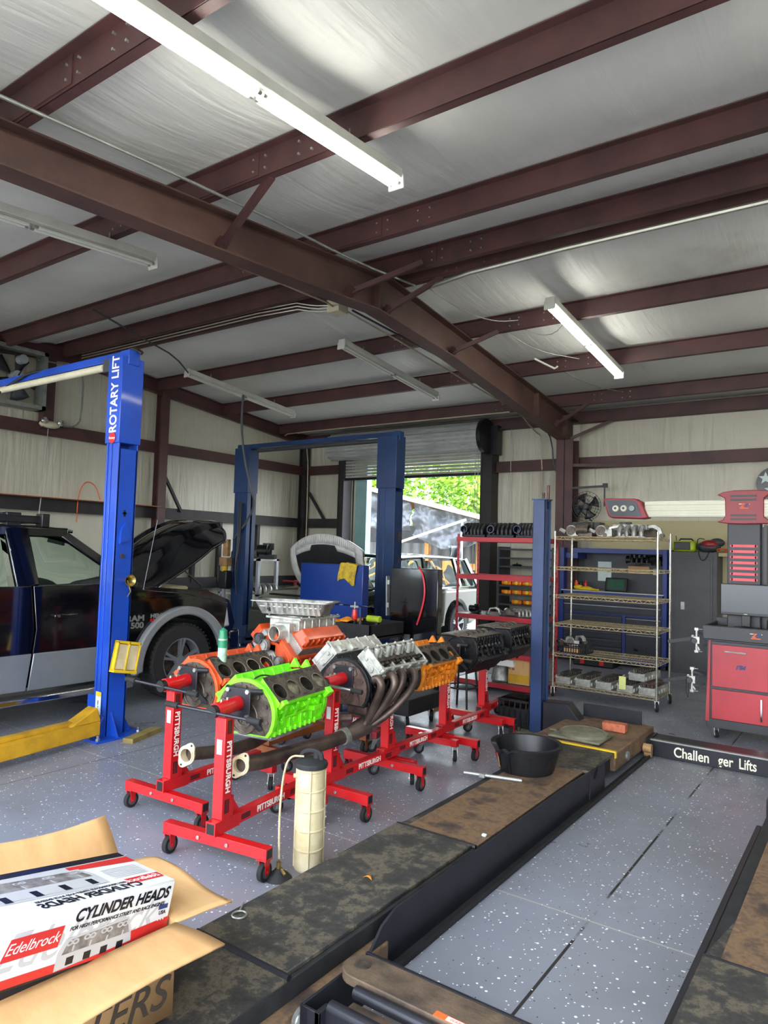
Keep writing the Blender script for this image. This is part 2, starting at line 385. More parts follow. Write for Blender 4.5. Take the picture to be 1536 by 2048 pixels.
struct('roof', B().prism([(YF - .3, roof_z(YF) + .05), (RIDGE_Y, RIDGE_Z + .08), (YB + .3, roof_z(YB) + .05), (YB + .3, roof_z(YB) + .1), (RIDGE_Y, RIDGE_Z + .14), (YF - .3, roof_z(YF) + .1)], (XL - .3, 0, 0), (0, 1, 0), (0, 0, 1), (XR - XL + .6, 0, 0)), 'galv')
def wallpanel(mb, a, b, n=(0, 1, 0), amp=.012): # a,b corners of vertical rectangle with slight billow
    a, b = Vector(a), Vector(b); nx = Vector(n)
    def fn(u, v):
        p = Vector((a.x + (b.x - a.x) * u, a.y + (b.y - a.y) * u, a.z + (b.z - a.z) * v))
        q = p.x + p.y
        return p + nx * (amp * sin(q * 5 + sin(p.z * 1.3) * 2) * sin(pi * v))
    mb.grid(fn, 60, 16)
wb = B(); DX0, DX1, DZ = -9.45, -6.14, 3.66
for x0, x1, z0 in ((XL, DX0, 0), (DX1, XR, 0), (DX0, DX1, DZ)):
    zs = [z0] + [z for z in (2.35, 3.5) if z > z0 + .05] + [4.36]
    for a, b in zip(zs, zs[1:]): wallpanel(wb, (x0, YB, a), (x1, YB, b))
for x0, x1, z0 in ((XL - .2, DX0, 0), (DX1, XR + .2, 0), (DX0, DX1, DZ)): wb.bb((x0, YB + .08, z0), (x1, YB + .12, 4.4))
struct('wall_back', wb, 'wall', label='white insulated back wall')
wl = B()
for z0, z1 in ((0, 1.0), (1.0, 2.35), (2.35, 3.5)): wallpanel(wl, (XL, YF, z0), (XL, YB, z1), (1, 0, 0))
wl.prism([(YF, 3.5), (YB, 3.5), (YB, roof_z(YB)), (RIDGE_Y, RIDGE_Z), (YF, roof_z(YF))], (XL, 0, 0), (0, 1, 0), (0, 0, 1), (-.02, 0, 0))
wl.bb((XL - .12, YF, 0), (XL - .06, YB, 4.2))
struct('wall_left', wl, 'wall', label='white insulated gable wall beyond the truck')
struct('wall_right', B().bb((XR, YF, 0), (XR + .05, YB, 4.9)), 'wall')
wf = B()
for x0, x1 in ((XL, -10.0), (-6.2, -5.3), (-.0 + .9, 2.0), (5.4, XR)): wf.bb((x0, YF - .1, 0), (x1, YF, 4.3))
wf.bb((XL, YF - .1, 3.75), (XR, YF, 4.35))
struct('wall_front', wf, 'wall', label='front wall with the open bay doors')

# red iron: purlins, girts, gable rafter, main frame
def purlin(y, double=False, k=0):
    zt = roof_z(y) - .01; m = B(); d = 1 if y > RIDGE_Y else -1
    for x0, x1 in ((XL + .1, -4.4), (-4.4, XR)):
        m.bb((x0, y - .004, zt - .2), (x1, y + .004, zt)); m.bb((x0, y - .065, zt - .008), (x1, y, zt)); m.bb((x0, y, zt - .2), (x1, y + .065, zt - .192))
        m.bb((x0, y + .06, zt - .2), (x1, y + .066, zt - .175))
    for x in (-4.4,): m.bb((x - .7, y - .012, zt - .185), (x + .7, y - .004, zt - .01)) # lap
    for xb in (-3.75, -3.3, -5.0, -5.5):
        for zz in (.06, .15): m.cyl((xb, y - .004, zt - zz), (xb, y - .02, zt - zz), .009, n=8, m=1)
        for zz in (.06, .15): m.cyl((xb + .12, y - .004, zt - zz), (xb + .12, y - .02, zt - zz), .009, n=8, m=1)
    return m
ti = 1
for y in (.6, 2.05, 3.5, 5.05, 6.02, 6.32, 7.9, 9.5, 11.1):
    struct('trim_%d' % ti, purlin(y), ['steel_maroon', 'bolt'], label='maroon roof purlin'); ti += 1
struct('trim_%d' % ti, B().bb((-5.95, YB - .14, 4.09), (XR, YB - .02, 4.3)).bb((XL, YB - .14, 4.16), (-5.95, YB - .02, 4.3)).bb((-5.95, YB - .2, 4.09), (XR, YB - .14, 4.1)), 'steel_maroon', label='maroon eave strut along the back wall'); ti += 1
def girt(p, q, w=.07, h=.2):
    m = B(); m.beam(p, q, .01, h); n = Vector(q) - Vector(p); x = n.normalized().cross(Vector((0, 0, 1)))
    for s_ in (-1, 1):
        a = Vector(p) + Vector((0, 0, s_ * h / 2)); b = Vector(q) + Vector((0, 0, s_ * h / 2)); m.beam(a - x * w / 2 * s_, b - x * w / 2 * s_, w, .008)
    return m
G = [((XL + .1, YF, 3.5), (XL + .1, YB, 3.5)), ((XL + .1, YF, 2.3), (XL + .1, YB, 2.3)), ((XL + .1, YF, 1.0), (XL + .1, YB, 1.0)),
     ((XL, YB - .1, 3.5), (DX0 - .1, YB - .1, 3.5)), ((DX1 + .2, YB - .1, 3.38), (XR, YB - .1, 3.38)), ((XL, YB - .1, 2.3), (DX0 - .1, YB - .1, 2.3)), ((XL, YB - .1, 1.0), (DX0 - .1, YB - .1, 1.0))]
for p, q in G:
    struct('trim_%d' % ti, girt(p, q), 'steel_maroon' if p[2] > 3 else 'dark_steel', label='wall girt'); ti += 1
# shelf board along left girt
struct('trim_%d' % ti, B().bb((XL + .02, YF, 2.4), (XL + .28, 8.0, 2.415)), 'copper_wood'); ti += 1
def rz(y): return roof_z(y) - .02
# gable rafter (channel)
g = B()
for y0, y1 in ((YF, RIDGE_Y), (RIDGE_Y, YB)):
    a = Vector((XL + .12, y0, rz(y0) - .14)); b = Vector((XL + .12, y1, rz(y1) - .14)); g.beam(a, b, .012, .24)
    for s_ in (-.12, .12): g.beam(a + Vector((.04, 0, s_)), b + Vector((.04, 0, s_)), .09, .012)
struct('trim_%d' % ti, g, 'steel_maroon', label='gable rafter of the left wall'); ti += 1
def hcol(x, y, z1, w=.2, m='steel_maroon', ax='x'):
    b = B()
    if ax == 'x':
        b.bb((x - .005, y - w / 2, 0), (x + .005, y + w / 2, z1)); b.bb((x - w / 2, y - w / 2, 0), (x + w / 2, y - w / 2 + .012, z1)); b.bb((x - w / 2, y + w / 2 - .012, 0), (x + w / 2, y + w / 2, z1))
    else:
        b.bb((x - w / 2, y - .005, 0), (x + w / 2, y + .005, z1)); b.bb((x - w / 2, y - w / 2, 0), (x - w / 2 + .012, y + w / 2, z1)); b.bb((x + w / 2 - .012, y - w / 2, 0), (x + w / 2, y + w / 2, z1))
    return b
struct('trim_%d' % ti, B().bb((XL + .05, 5.75, 3.5), (XL + .2, 5.92, 4.65)), 'steel_maroon', label='short post beside the exhaust fan'); ti += 1
for x, y, z, mm in ((XL + .17, 8.0, 4.5, 'steel_maroon'), (XL + .15, YB - .15, 4.2, 'dark_steel')):
    struct('trim_%d' % ti, hcol(x, y, z, .17, mm, 'y'), mm, label='wall post'); ti += 1
for y in (9.55, 10.6, 8.9): struct('trim_%d' % ti, B().bb((XL + .03, y - .04, 1.0), (XL + .12, y + .04, 2.2)), 'dark_steel'); ti += 1
for p, q in (((XL + .12, 8.1, 3.05), (XL + .12, 8.55, 2.35)), ((XL + .25, YB - .08, 3.0), (XL + .75, YB - .08, 2.35))):
    struct('trim_%d' % ti, B().beam(p, q, .05, .05), 'dark_steel'); ti += 1
# main tapered frame
FX = -4.42
mf = B()
webp = [(-.4, 3.72), (2.0, 4.02), (4.6, 4.20), (5.9, 4.31), (7.5, 4.20), (10.0, 3.90), (11.35, 3.74), (11.35, 0), (11.8, 0), (11.95, 4.08), (11.95, 4.12), (10.0, rz(10) - .2), (RIDGE_Y, rz(RIDGE_Y) - .2), (2.0, rz(2) - .2), (-.4, rz(-.4) - .2)]
webp = [(y, z) for y, z in webp if not (z == 0)]
mf.prism([(-.4, 3.72), (2.0, 4.02), (4.6, 4.20), (5.9, 4.31), (7.5, 4.20), (10.0, 3.90), (11.45, 3.74), (11.95, 3.74), (11.95, 4.1), (10.0, rz(10) - .2), (RIDGE_Y, rz(RIDGE_Y) - .2), (2.0, rz(2) - .2), (-.4, rz(-.4) - .2)], (FX - .005, 0, 0), (0, 1, 0), (0, 0, 1), (.01, 0, 0))
bot = [(-.4, 3.72), (2.0, 4.02), (4.6, 4.20), (5.9, 4.31), (7.5, 4.20), (10.0, 3.90), (11.45, 3.74)]
top = [(-.4, rz(-.4) - .2), (RIDGE_Y, rz(RIDGE_Y) - .2), (11.95, rz(11.95) - .2)]
for ch in (bot, top):
    for (a, b), (c, d) in zip(ch, ch[1:]): mf.beam((FX, a, b), (FX, c, d), .2, .014)
for y in (5.9, 11.45, 10.2): mf.beam((FX, y, roof_z(y) - .25), (FX, y, roof_z(y) - .6), .19, .012, up=(0, 1, 0))
struct('trim_%d' % ti, mf, 'rafter_brown', label='main tapered steel rafter across the shop'); ti += 1
struct('trim_%d' % ti, hcol(FX, 11.72, 3.76, .34 if 0 else .3), 'steel_maroon', label='frame column at the back wall'); ti += 1
for y, zb, tx, ty in ((3.75, 4.2, -3.62, 3.55), (5.45, 4.36, -3.8, 5.9), (6.1, 4.36, -3.82, 6.35), (7.55, 4.27, -3.92, 7.9), (11.1, 3.95, -3.85, 11.1)):
    struct('trim_%d' % ti, B().beam((FX + .06, y, zb), (tx, ty, roof_z(ty) - .2), .05, .05).beam((FX + .01, y, zb - .04), (FX + .09, y, zb + .04), .07, .07), 'steel_maroon', label='diagonal flange brace'); ti += 1
struct('trim_%d' % ti, B().beam((FX + .05, 11.7, 3.78), (-3.74, 12.0, 4.1), .05, .05), 'steel_maroon', label='diagonal brace at the column head'); ti += 1
struct('trim_%d' % ti, B().beam((FX + .1, 11.6, 3.3), (-3.5, 11.95, 3.3), .012, .05), 'steel_maroon'); ti += 1
# dark steel door jambs
for x, w_, z in ((DX1 + .12, .2, 4.1), (DX0 - .08, .12, 3.75)):
    struct('trim_%d' % ti, B().bb((x - w_ / 2, YB - .3, 0), (x + w_ / 2, YB + .1, z)).bb((x - w_ / 2 - .03, YB - .31, 0), (x - w_ / 2, YB - .25, z)), 'dark_steel', label='dark steel door jamb'); ti += 1
struct('trim_%d' % ti, B().bb((DX0, YB + .12, 0), (DX0 + .3, YB + .3, 3.7)).bb((DX0 + .28, YB + .12, 3.6), (DX1, YB + .3, 3.7)), 'teal_frame', label='pale teal outer door frame'); ti += 1
# roll-up door
dr = bpy.data.objects.new('door_1', None); COL.objects.link(dr); dr['kind'] = 'structure'; dr['label'] = 'partly raised steel roll-up door'
cu = B(); z = 3.27; k = 0
while z < 3.98:
    cu.prism([(0, 0), (.03, .012), (.03, .045), (0, .056)], (DX0 - .02, YB - .22, z), (0, -1, 0), (0, 0, 1), (DX1 - DX0 + .04, 0, 0), cap=True); z += .066
o = cu.build('curtain', 'door_steel', dr, ang=10); o['kind'] = 'structure'
dm = B()
prof = []
for i in range(44): prof.append(((.27 + (.02 if i % 4 < 2 else 0)) * cos(2 * pi * i / 44), (.27 + (.02 if i % 4 < 2 else 0)) * sin(2 * pi * i / 44)))
dm.prism(prof, (DX0 - .25, YB - .42, 3.93), (0, 1, 0), (0, 0, 1), (DX1 - DX0 + .35, 0, 0)); dm.mi = [(1 if k % 2 else 0) for k in range(len(dm.f))]; o = dm.build('coil', ['door_steel', 'light_grey_paint'], dr, ang=8); o['kind'] = 'structure'
bx = B().cyl((DX1 + .1, YB - .42, 3.93), (DX1 + .18, YB - .42, 3.93), .33, n=20).cyl((DX0 - .3, YB - .42, 3.93), (DX0 - .26, YB - .42, 3.93), .2, n=20).bb((DX1 + .1, YB - .3, 3.6), (DX1 + .32, YB - .1, 4.15))
bx.box((DX1 - .0, YB - .25, 3.25), (.1, .05, .05)).box((DX0 + 1.6, YB - .24, 3.25), (3.3, .05, .05)); o = bx.build('end_bracket', 'black', dr); o['kind'] = 'structure'
tag(B().tube([(XL + .12, 6.45, 2.05), (XL + .12, 6.45, 2.5), (XL + .13, 6.55, 2.75), (XL + .13, 6.75, 2.7), (XL + .13, 6.85, 2.45)], .009, 6, smooth=2).build('looped_cable', 'text_orange'), 'thin orange cable looping over the shelf board on the left wall', 'cable')
# hanging chain of the door
tag(B().tube([(DX1 - .02, YB - .5, 3.7), (DX1 - .03, YB - .5, 1.4), (DX1 - .0, YB - .5, 1.3), (DX1 + .03, YB - .5, 1.4), (DX1 + .04, YB - .5, 3.7)], .006, 6).build('pull_chain', 'galv'), 'thin steel pull chain hanging beside the roll-up door', 'chain')
# pegboard on back wall
tag(B().bb((-4.05, YB - .14, 1.2), (-1.6, YB - .1, 2.33)).bb((-4.05, YB - .15, 2.33), (-1.6, YB - .1, 2.36)).build('pegboard', 'peg_tan'), 'cream pegboard panel fixed to the back wall behind the shelves', 'pegboard')

# ---------------- conduits, fixtures ----------------
def conduit(pts, r, m, label, name='conduit', sm=1):
    return tag(B().tube(pts, r, 8, smooth=sm).build(name, m), label, 'conduit')
def rz2(y, off): return roof_z(y) - off
conduit([(-4.0, .6, rz2(.6, .26)), (-4.05, 3.6, rz2(3.6, .26)), (-4.2, 5.3, rz2(5.3, .26)), (-4.15, 6.3, rz2(6.1, .26))], .012, 'galv', 'greenish steel conduit running above the main rafter towards the ridge')
conduit([(-4.72, .6, rz2(.6, .36)), (-4.85, 3.4, rz2(3.4, .36)), (-5.1, 5.9, rz2(5.9, .36)), (-5.25, 6.25, 4.6)], .013, 'conduit_tan', 'tan conduit running beside the main rafter into the junction box')
jb = tag(B().box((-5.22, 6.28, 4.6), (.18, .18, .14)).box((-5.22, 6.28, 4.675), (.19, .19, .01)).build('junction_box', 'beige', bevel=.006), 'beige square junction box hanging under the ridge purlins', 'junction box')
for k, (dy, dz, nm) in enumerate(((-.05, .06, 'topmost'), (.0, .02, 'middle'), (.05, -.02, 'lowest'))):
    conduit([(-5.3, 6.25 + dy, 4.6 + dz * .3), (-5.5, 6.2 + dy, 4.6 + dz * .6), (-5.8, 6.1, 4.66 + dz), (-8.2, 6.1, 4.66 + dz), (-10.3, 6.1, 4.66 + dz)], .009, 'conduit', nm + ' of three thin conduits running left from the junction box under the ridge')
conduit([(-5.16, 6.35, 4.58), (-5.15, 7.9, rz2(7.9, .27)), (-5.1, 9.6, rz2(9.6, .27)), (-5.0, 10.9, rz2(10.9, .27)), (-5.0, 11.6, 3.95), (-5.0, 12.0, 3.9), (-5.02, 12.0, 1.5)], .011, 'conduit_tan', 'tan conduit running from the junction box to the back wall and down')
conduit([(-5.05, 6.35, 4.56), (-4.95, 7.9, rz2(7.9, .3)), (-4.75, 9.6, rz2(9.6, .3)), (-4.68, 11.3, 3.95), (-4.66, 11.6, 3.75), (-4.62, 11.6, 3.2), (-4.3, 11.9, 2.6), (-4.05, 11.95, 2.35)], .013, 'dark_grey', 'dark cable running from the junction box past the column to the wall fan')
conduit([(-4.1, 6.35, 4.62), (-3.2, 6.2, 4.64), (0, 6.2, 4.64), (5.5, 6.2, 4.64)], .024, 'conduit', 'thick galvanised conduit running right along the ridge purlins')
conduit([(-10.6, 6.9, 4.5), (-8, 11.0, 4.16), (-6.5, 11.05, 4.16), (-5.2, 11.05, 4.17)], .001, 'conduit_tan', 'thin wire along the last purlin') if 0 else None
conduit([(-10.7, 11.2, 4.2), (-10.4, 11.0, 4.2), (-8, 11.0, 4.2), (-5.2, 11.0, 4.2)], .011, 'conduit_tan', 'tan conduit running under the last purlin above the roll-up door')
conduit([(-10.55, 11.75, 4.15), (-10.5, 11.8, 3.5), (-10.5, 11.8, 0.0)], .013, 'conduit_tan', 'tan conduit down the dark corner post')
conduit([(-5.62, 11.98, 4.1), (-5.6, 11.98, 0.0)], .008, 'galv', 'thin grey conduit down the back wall beside the roll-up door')
conduit([(-10.7, 5.6, 4.55), (-10.7, 6.3, 4.6), (-10.72, 6.4, 4.5), (-10.72, 6.4, 3.75), (-10.72, 6.3, 3.6), (-10.72, 6.1, 3.58)], .014, 'galv', 'grey conduit bending down the left wall to the emergency light')
conduit([(-10.72, 5.85, 3.5), (-10.72, 5.8, 2.4), (-10.72, 5.75, 1.9)], .008, 'galv', 'thin conduit dropping from the emergency light behind the truck')
conduit([(-9.0, 1.0, 4.3), (-9.0, 3.6, 4.5), (-8.2, 5.2, 4.55), (-6.5, 5.9, 4.6), (-5.35, 6.25, 4.62)], .012, 'galv', 'grey cable sweeping across from the near left roof to the junction box') if 0 else None
conduit([(-7.6, 4.6, 4.5), (-7.9, 5.6, 4.42), (-8.5, 6.5, 4.52), (-9.1, 7.25, 4.5)], .012, 'dark_grey', 'slack dark cable sagging from the ridge to the dark tube light')
conduit([(-8.95, 8.3, 4.35), (-8.97, 8.3, 3.8), (-8.9, 8.35, 3.2), (-8.75, 8.4, 2.7), (-8.75, 8.5, 2.45), (-9.05, 8.55, 2.1), (-9.35, 8.58, 1.85)], .02, 'mid_grey', 'thick grey cable hanging from the tube light to the lift power unit', name='power_cable', sm=2)
def lamp(label, x0, y0, x1, y1, on, nb=1):
    a = Vector((x0, y0, roof_z(y0) - .34)); b = Vector((x1, y1, roof_z(y1) - .34)); d = (b - a).normalized()
    t_ = thing('tube_light', label, 'ceiling light', a, 0, 'fluorescent strip lights'); t_.empty_display_size = .05
    e = b - a; h = B(); s_ = d.cross(Vector((0, 0, 1)))
    h.beam((0, 0, .055), e + Vector((0, 0, .055)), .11, .07); h.beam((0, 0, .015), e + Vector((0, 0, .015)), .06, .02)
    for q in (Vector((0, 0, 0)), e): h.beam(q + d * .01 - d * .015, q + d * .03 - d * .015, .13, .1)
    h.build('housing', 'white_enamel', t_, bevel=.006)
    for k, q in enumerate((e * .2, e * .8)):
        B().cyl(q + Vector((0, 0, .09)), q + Vector((0, 0, .16)), .006, n=6).build('hanger', 'galv', t_)
    L = e.length
    for k in range(2):
        for s in (-1, 1):
            p = d * (.04 + k * L / 2) + s_ * (.032 * s) + Vector((0, 0, -.012)); q = d * ((k + 1) * L / 2 - .04) + s_ * (.032 * s) + Vector((0, 0, -.012))
            B().cyl(p, q, .016, n=12).build('tube', 'tube_on' if on else 'tube_off', t_)
            B().cyl(p - d * .03, p, .012, n=8).build('tube_cap', 'galv', t_); B().cyl(q, q + d * .03, .012, n=8).build('tube_cap', 'galv', t_)
    # the light the burning tubes give off
    return t_
lamp('large lit tube light hanging overhead, double tubes glowing white', -2.74, 1.2, -2.80, 3.97, True)
lamp('lit tube light hanging in front of the right purlins', -2.93, 7.15, -2.9, 9.58, True)
lamp('added out-of-view lit tube light over the alignment cart bay, brightening the back right', .15, 7.15, .17, 9.58, True)  # added lamp outside the view, brightens the back right of the shop
lamp('added out-of-view lit tube light over the lift runways, extra fill for the right side', .2, 1.4, .2, 3.97, True)  # second added lamp, also unseen, put in as fill from the right
lamp('unlit tube light under the rafter at the left edge', -5.46, 1.6, -5.56, 3.95, False)
lamp('unlit tube light hanging above the second lift, beside the main rafter', -5.9, 7.2, -5.86, 9.62, False)
lamp('unlit tube light nearest the left gable wall', -9.1, 7.2, -9.05, 9.67, False)
# short white pipe stub and wires at purlins
tag(B().tube([(-3.85, 8.9, 4.44), (-3.72, 9.3, 4.38), (-3.70, 9.36, 4.42)], .014, 8).build('pipe_stub', 'white_enamel'), 'short cream pipe stub hanging beneath a purlin right of the main rafter', 'pipe')
for p in (((-4.1, 6.4, 4.7), (-3.8, 6.8, 4.45), (-3.7, 7.4, 4.5), (-3.6, 7.8, 4.62)), ((-3.7, 7.95, 4.6), (-3.3, 8.1, 4.42), (-3.0, 7.95, 4.6)), ((-3.9, 7.95, 4.6), (-3.7, 8.6, 4.45), (-3.4, 9.4, 4.5)), ((-3.7, 9.6, 4.4), (-3.5, 10.2, 4.3), (-3.3, 11.0, 4.35))):
    tag(B().tube(p, .006, 6, smooth=2).build('loose_wire', 'galv'), 'thin loose grey wire dangling between the purlins right of the main rafter', 'wire', 'loose wires under the roof')
# emergency light
el = thing('emergency_light', 'cream twin-head emergency light fixed to the upper girt of the left wall', 'emergency light', (-10.72, 5.87, 3.57))
B().ball((0, 0, 0), .15, sc=(.45, 1.15, .42), n=16).build('body', 'beige', el)
for s in (-1, 1): B().lathe([(.001, .0), (.05, .01), (.055, .05), (.001, .06)], (.05, s * .13, .04), 14, axis='X').build('lamp_head', 'chrome', el)
# exhaust fan at upper left
ef = thing('exhaust_fan', 'square galvanised exhaust fan in the left gable wall', 'fan', (-10.75, 5.25, 4.2))
e = B()
for s in (-1, 1): e.bb((-.05, s * .42 - .03, -.45), (.2, s * .42 + .03, .45)); e.bb((-.05, -.45, s * .42 - .03), (.2, .45, s * .42 + .03))
e.build('frame', 'galv', ef)
for k in range(5):
    a = 2 * pi * k / 5; e = B(); e.grid(lambda u, v: (.08 + .06 * (v - .5), (.06 + .3 * u) * cos(a + (v - .5) * .8), (.06 + .3 * u) * sin(a + (v - .5) * .8)), 4, 3); e.build('blade', 'dark_grey', ef, solid=.004)
B().cyl((.05, 0, 0), (.2, 0, 0), .08).build('fan_hub', 'light_grey_paint', ef); B().cyl((.12, .05, .26), (.24, .05, .26), .07).build('motor', 'light_grey_paint', ef)
B().tube([(.2, 0, 0), (.2, .1, .2), (.22, .05, .26)], .01).build('belt', 'black', ef)
# background outside
def plank(mb, p, q, w_, h_): mb.beam(p, q, w_, h_)
sh = thing('lean_to_shed', 'timber lean-to shed outside behind the roll-up door', 'shed', (-11, 17.5, 0))
for x in (-2.6, .2, 1.9, 2.75): B().bb((x - .07, -.07, -.02), (x + .07, .07, 3.6 - .232 * (x + 3))).build('post', 'lumber', sh)
B().beam((-4, 0, 3.95), (5, 0, 1.87), .08, .22).build('header', 'lumber', sh)
B().beam((-4, -.15, 4.12), (5, -.15, 2.04), 1.3, .05).build('roof_edge', 'boom_cream', sh)
for z_ in (1.25, .5): B().bb((-3.5, -.05, z_), (4, 0, z_ + .18)).build('rail', 'lumber', sh)
o = B().grid(lambda u, v: (-4.5 + 9 * u, .35 + .03 * sin(u * 160), 2.0 * v - .02), 160, 1).build('siding', 'mid_grey', sh)
B().bb((-4, 2.5, 0), (4, 2.6, 2.6)).build('back_wall', 'black_rough', sh)
from mathutils import noise as mnoise
V_ = Vector
def tp(x0, x1, zt0, zt1, zb0, zb1, sag):
    def fn(u, v):
        x = x0 + (x1 - x0) * u; zt = zt0 + (zt1 - zt0) * u; zb = zb0 + (zb1 - zb0) * u - sag * sin(pi * u)
        return (x, 16.88 + .16 * mnoise.noise(V_((u * 5 + x0, v * 3 + u * 2, 1))) + .08 * mnoise.noise(V_((u * 16, v * 7 + x0, 5))), zt + (zb - zt) * v)
    return fn
tag(B().grid(tp(-10.95, -8.75, 3.13, 2.62, 2.2, 2.05, .32), 60, 30).build('tarpaulin', 'tarp', solid=.004), 'silver grey tarpaulin with wind folds hung on the right of the shed', 'tarpaulin')
tag(B().grid(tp(-13.3, -11.0, 3.68, 3.14, 2.5, 2.3, .05), 60, 30).build('tarpaulin', 'tarp', solid=.004), 'blue-grey tarpaulin hung on the left part of the shed', 'tarpaulin')
tag(B().beam((-10.3, 15.0, 1.9), (-8.3, 15.2, 2.55), .04, .06).beam((-10.25, 15, 0), (-10.25, 15, 1.95), .05, .05).beam((-8.4, 15.2, 0), (-8.4, 15.2, 2.5), .04, .04).build('canopy_frame', 'boom_cream'), 'slanted pale canopy pole frame standing between shed and SUV', 'frame')
tag(B().grid(lambda u, v: (-8.75 + .35 * u + .05 * sin(v * 9), 15.1 + .08 * sin(u * 12 + v * 3), 1.9 - 1.0 * v), 14, 14).build('hanging_cloth', 'tarp', solid=.004), 'narrow draped grey cloth hanging from the canopy pole', 'cloth')
def tree(x, y, h, r, label, n=3600):
    t_ = thing('leafy_tree', label, 'tree', (x, y, -.02), 0, 'trees beyond the shed')
    B().tube([(0, 0, 0), (.1, 0, h * .4), (0, .1, h * .8)], [.16, .07], 8).build('trunk', 'bark', t_)
    c = B(); cl = [(random.uniform(-r, r) * .8, random.uniform(-r, r) * .6, h * random.uniform(.2, 1)) for _ in range(26)]
    for _ in range(n):
        q = random.choice(cl); a, b_ = random.uniform(0, 2 * pi), random.uniform(-1, 1); R_ = r * .42 * random.random() ** .33; sq = math.sqrt(1 - b_ * b_)
        p = Vector((q[0] + R_ * sq * cos(a), q[1] + R_ * sq * sin(a), max(.2, q[2] + R_ * b_)))
        u_ = Vector((random.gauss(0, 1), random.gauss(0, 1), random.gauss(0, .6))).normalized() * .12; v_ = u_.cross(Vector((random.gauss(0, 1), random.gauss(0, 1), random.gauss(0, 1)))).normalized() * .07
        c.add([p - u_, p + v_, p + u_, p - v_], [(0, 1, 2, 3)])
    c.build('foliage', 'leaf', t_)
tree(-12.1, 22.6, 5.2, 2.0, 'bright green tree seen just right of the second lift column')
tree(-16.9, 22.8, 5.8, 2.0, 'tall light green tree above the left part of the shed')
tree(-14.6, 27.6, 7.2, 2.1, 'yellow-green tree in the second row, at the middle of the door opening')
tree(-21.8, 23.5, 6.2, 2.0, 'green tree glimpsed at the left edge of the door opening')
tree(-7.3, 23, 5.6, 2.0, 'green tree hidden mostly behind the right door jamb')
tree(-19.6, 28, 7.6, 2.2, 'tallest pale tree in the row behind the others')
# ---------------- engine stands ----------------
V3 = Vector
def caster(parent, x, y, z, r=.05, rigid=True, rot=0, m='stand_red', w=.03):
    c = bpy.data.objects.new('caster', None); COL.objects.link(c); c.parent = parent; c.location = (x, y, 0); c.rotation_euler = (0, 0, rot)
    f = B(); off = 0 if rigid else -.03
    f.bb((-.03, -.03, z - .006), (.03, .03, z))
    for s in (-1, 1): f.prism([(-.025, z), (.025, z), (off + .012, r - .014), (off - .012, r - .014)], (s * (w / 2 + .004) - .002, 0, 0), (0, 1, 0), (0, 0, 1), (.004, 0, 0))
    f.cyl((-w / 2 - .012, off, r), (w / 2 + .012, off, r), .008, n=8)
    f.build('fork', m if rigid else 'bolt', c)
    B().cyl((-w / 2, off, r), (w / 2, off, r), r, n=24).build('wheel', 'rubber', c, bevel=.004)
    h = B()
    for s in (-1, 1): h.cyl((s * w / 2, off, r), (s * (w / 2 + .0015), off, r), r * .62, n=20)
    h.cyl((-w / 2 - .003, off, r), (w / 2 + .003, off, r), r * .3, n=12, m=0); h.build('hub', 'mid_grey', c)
    return c
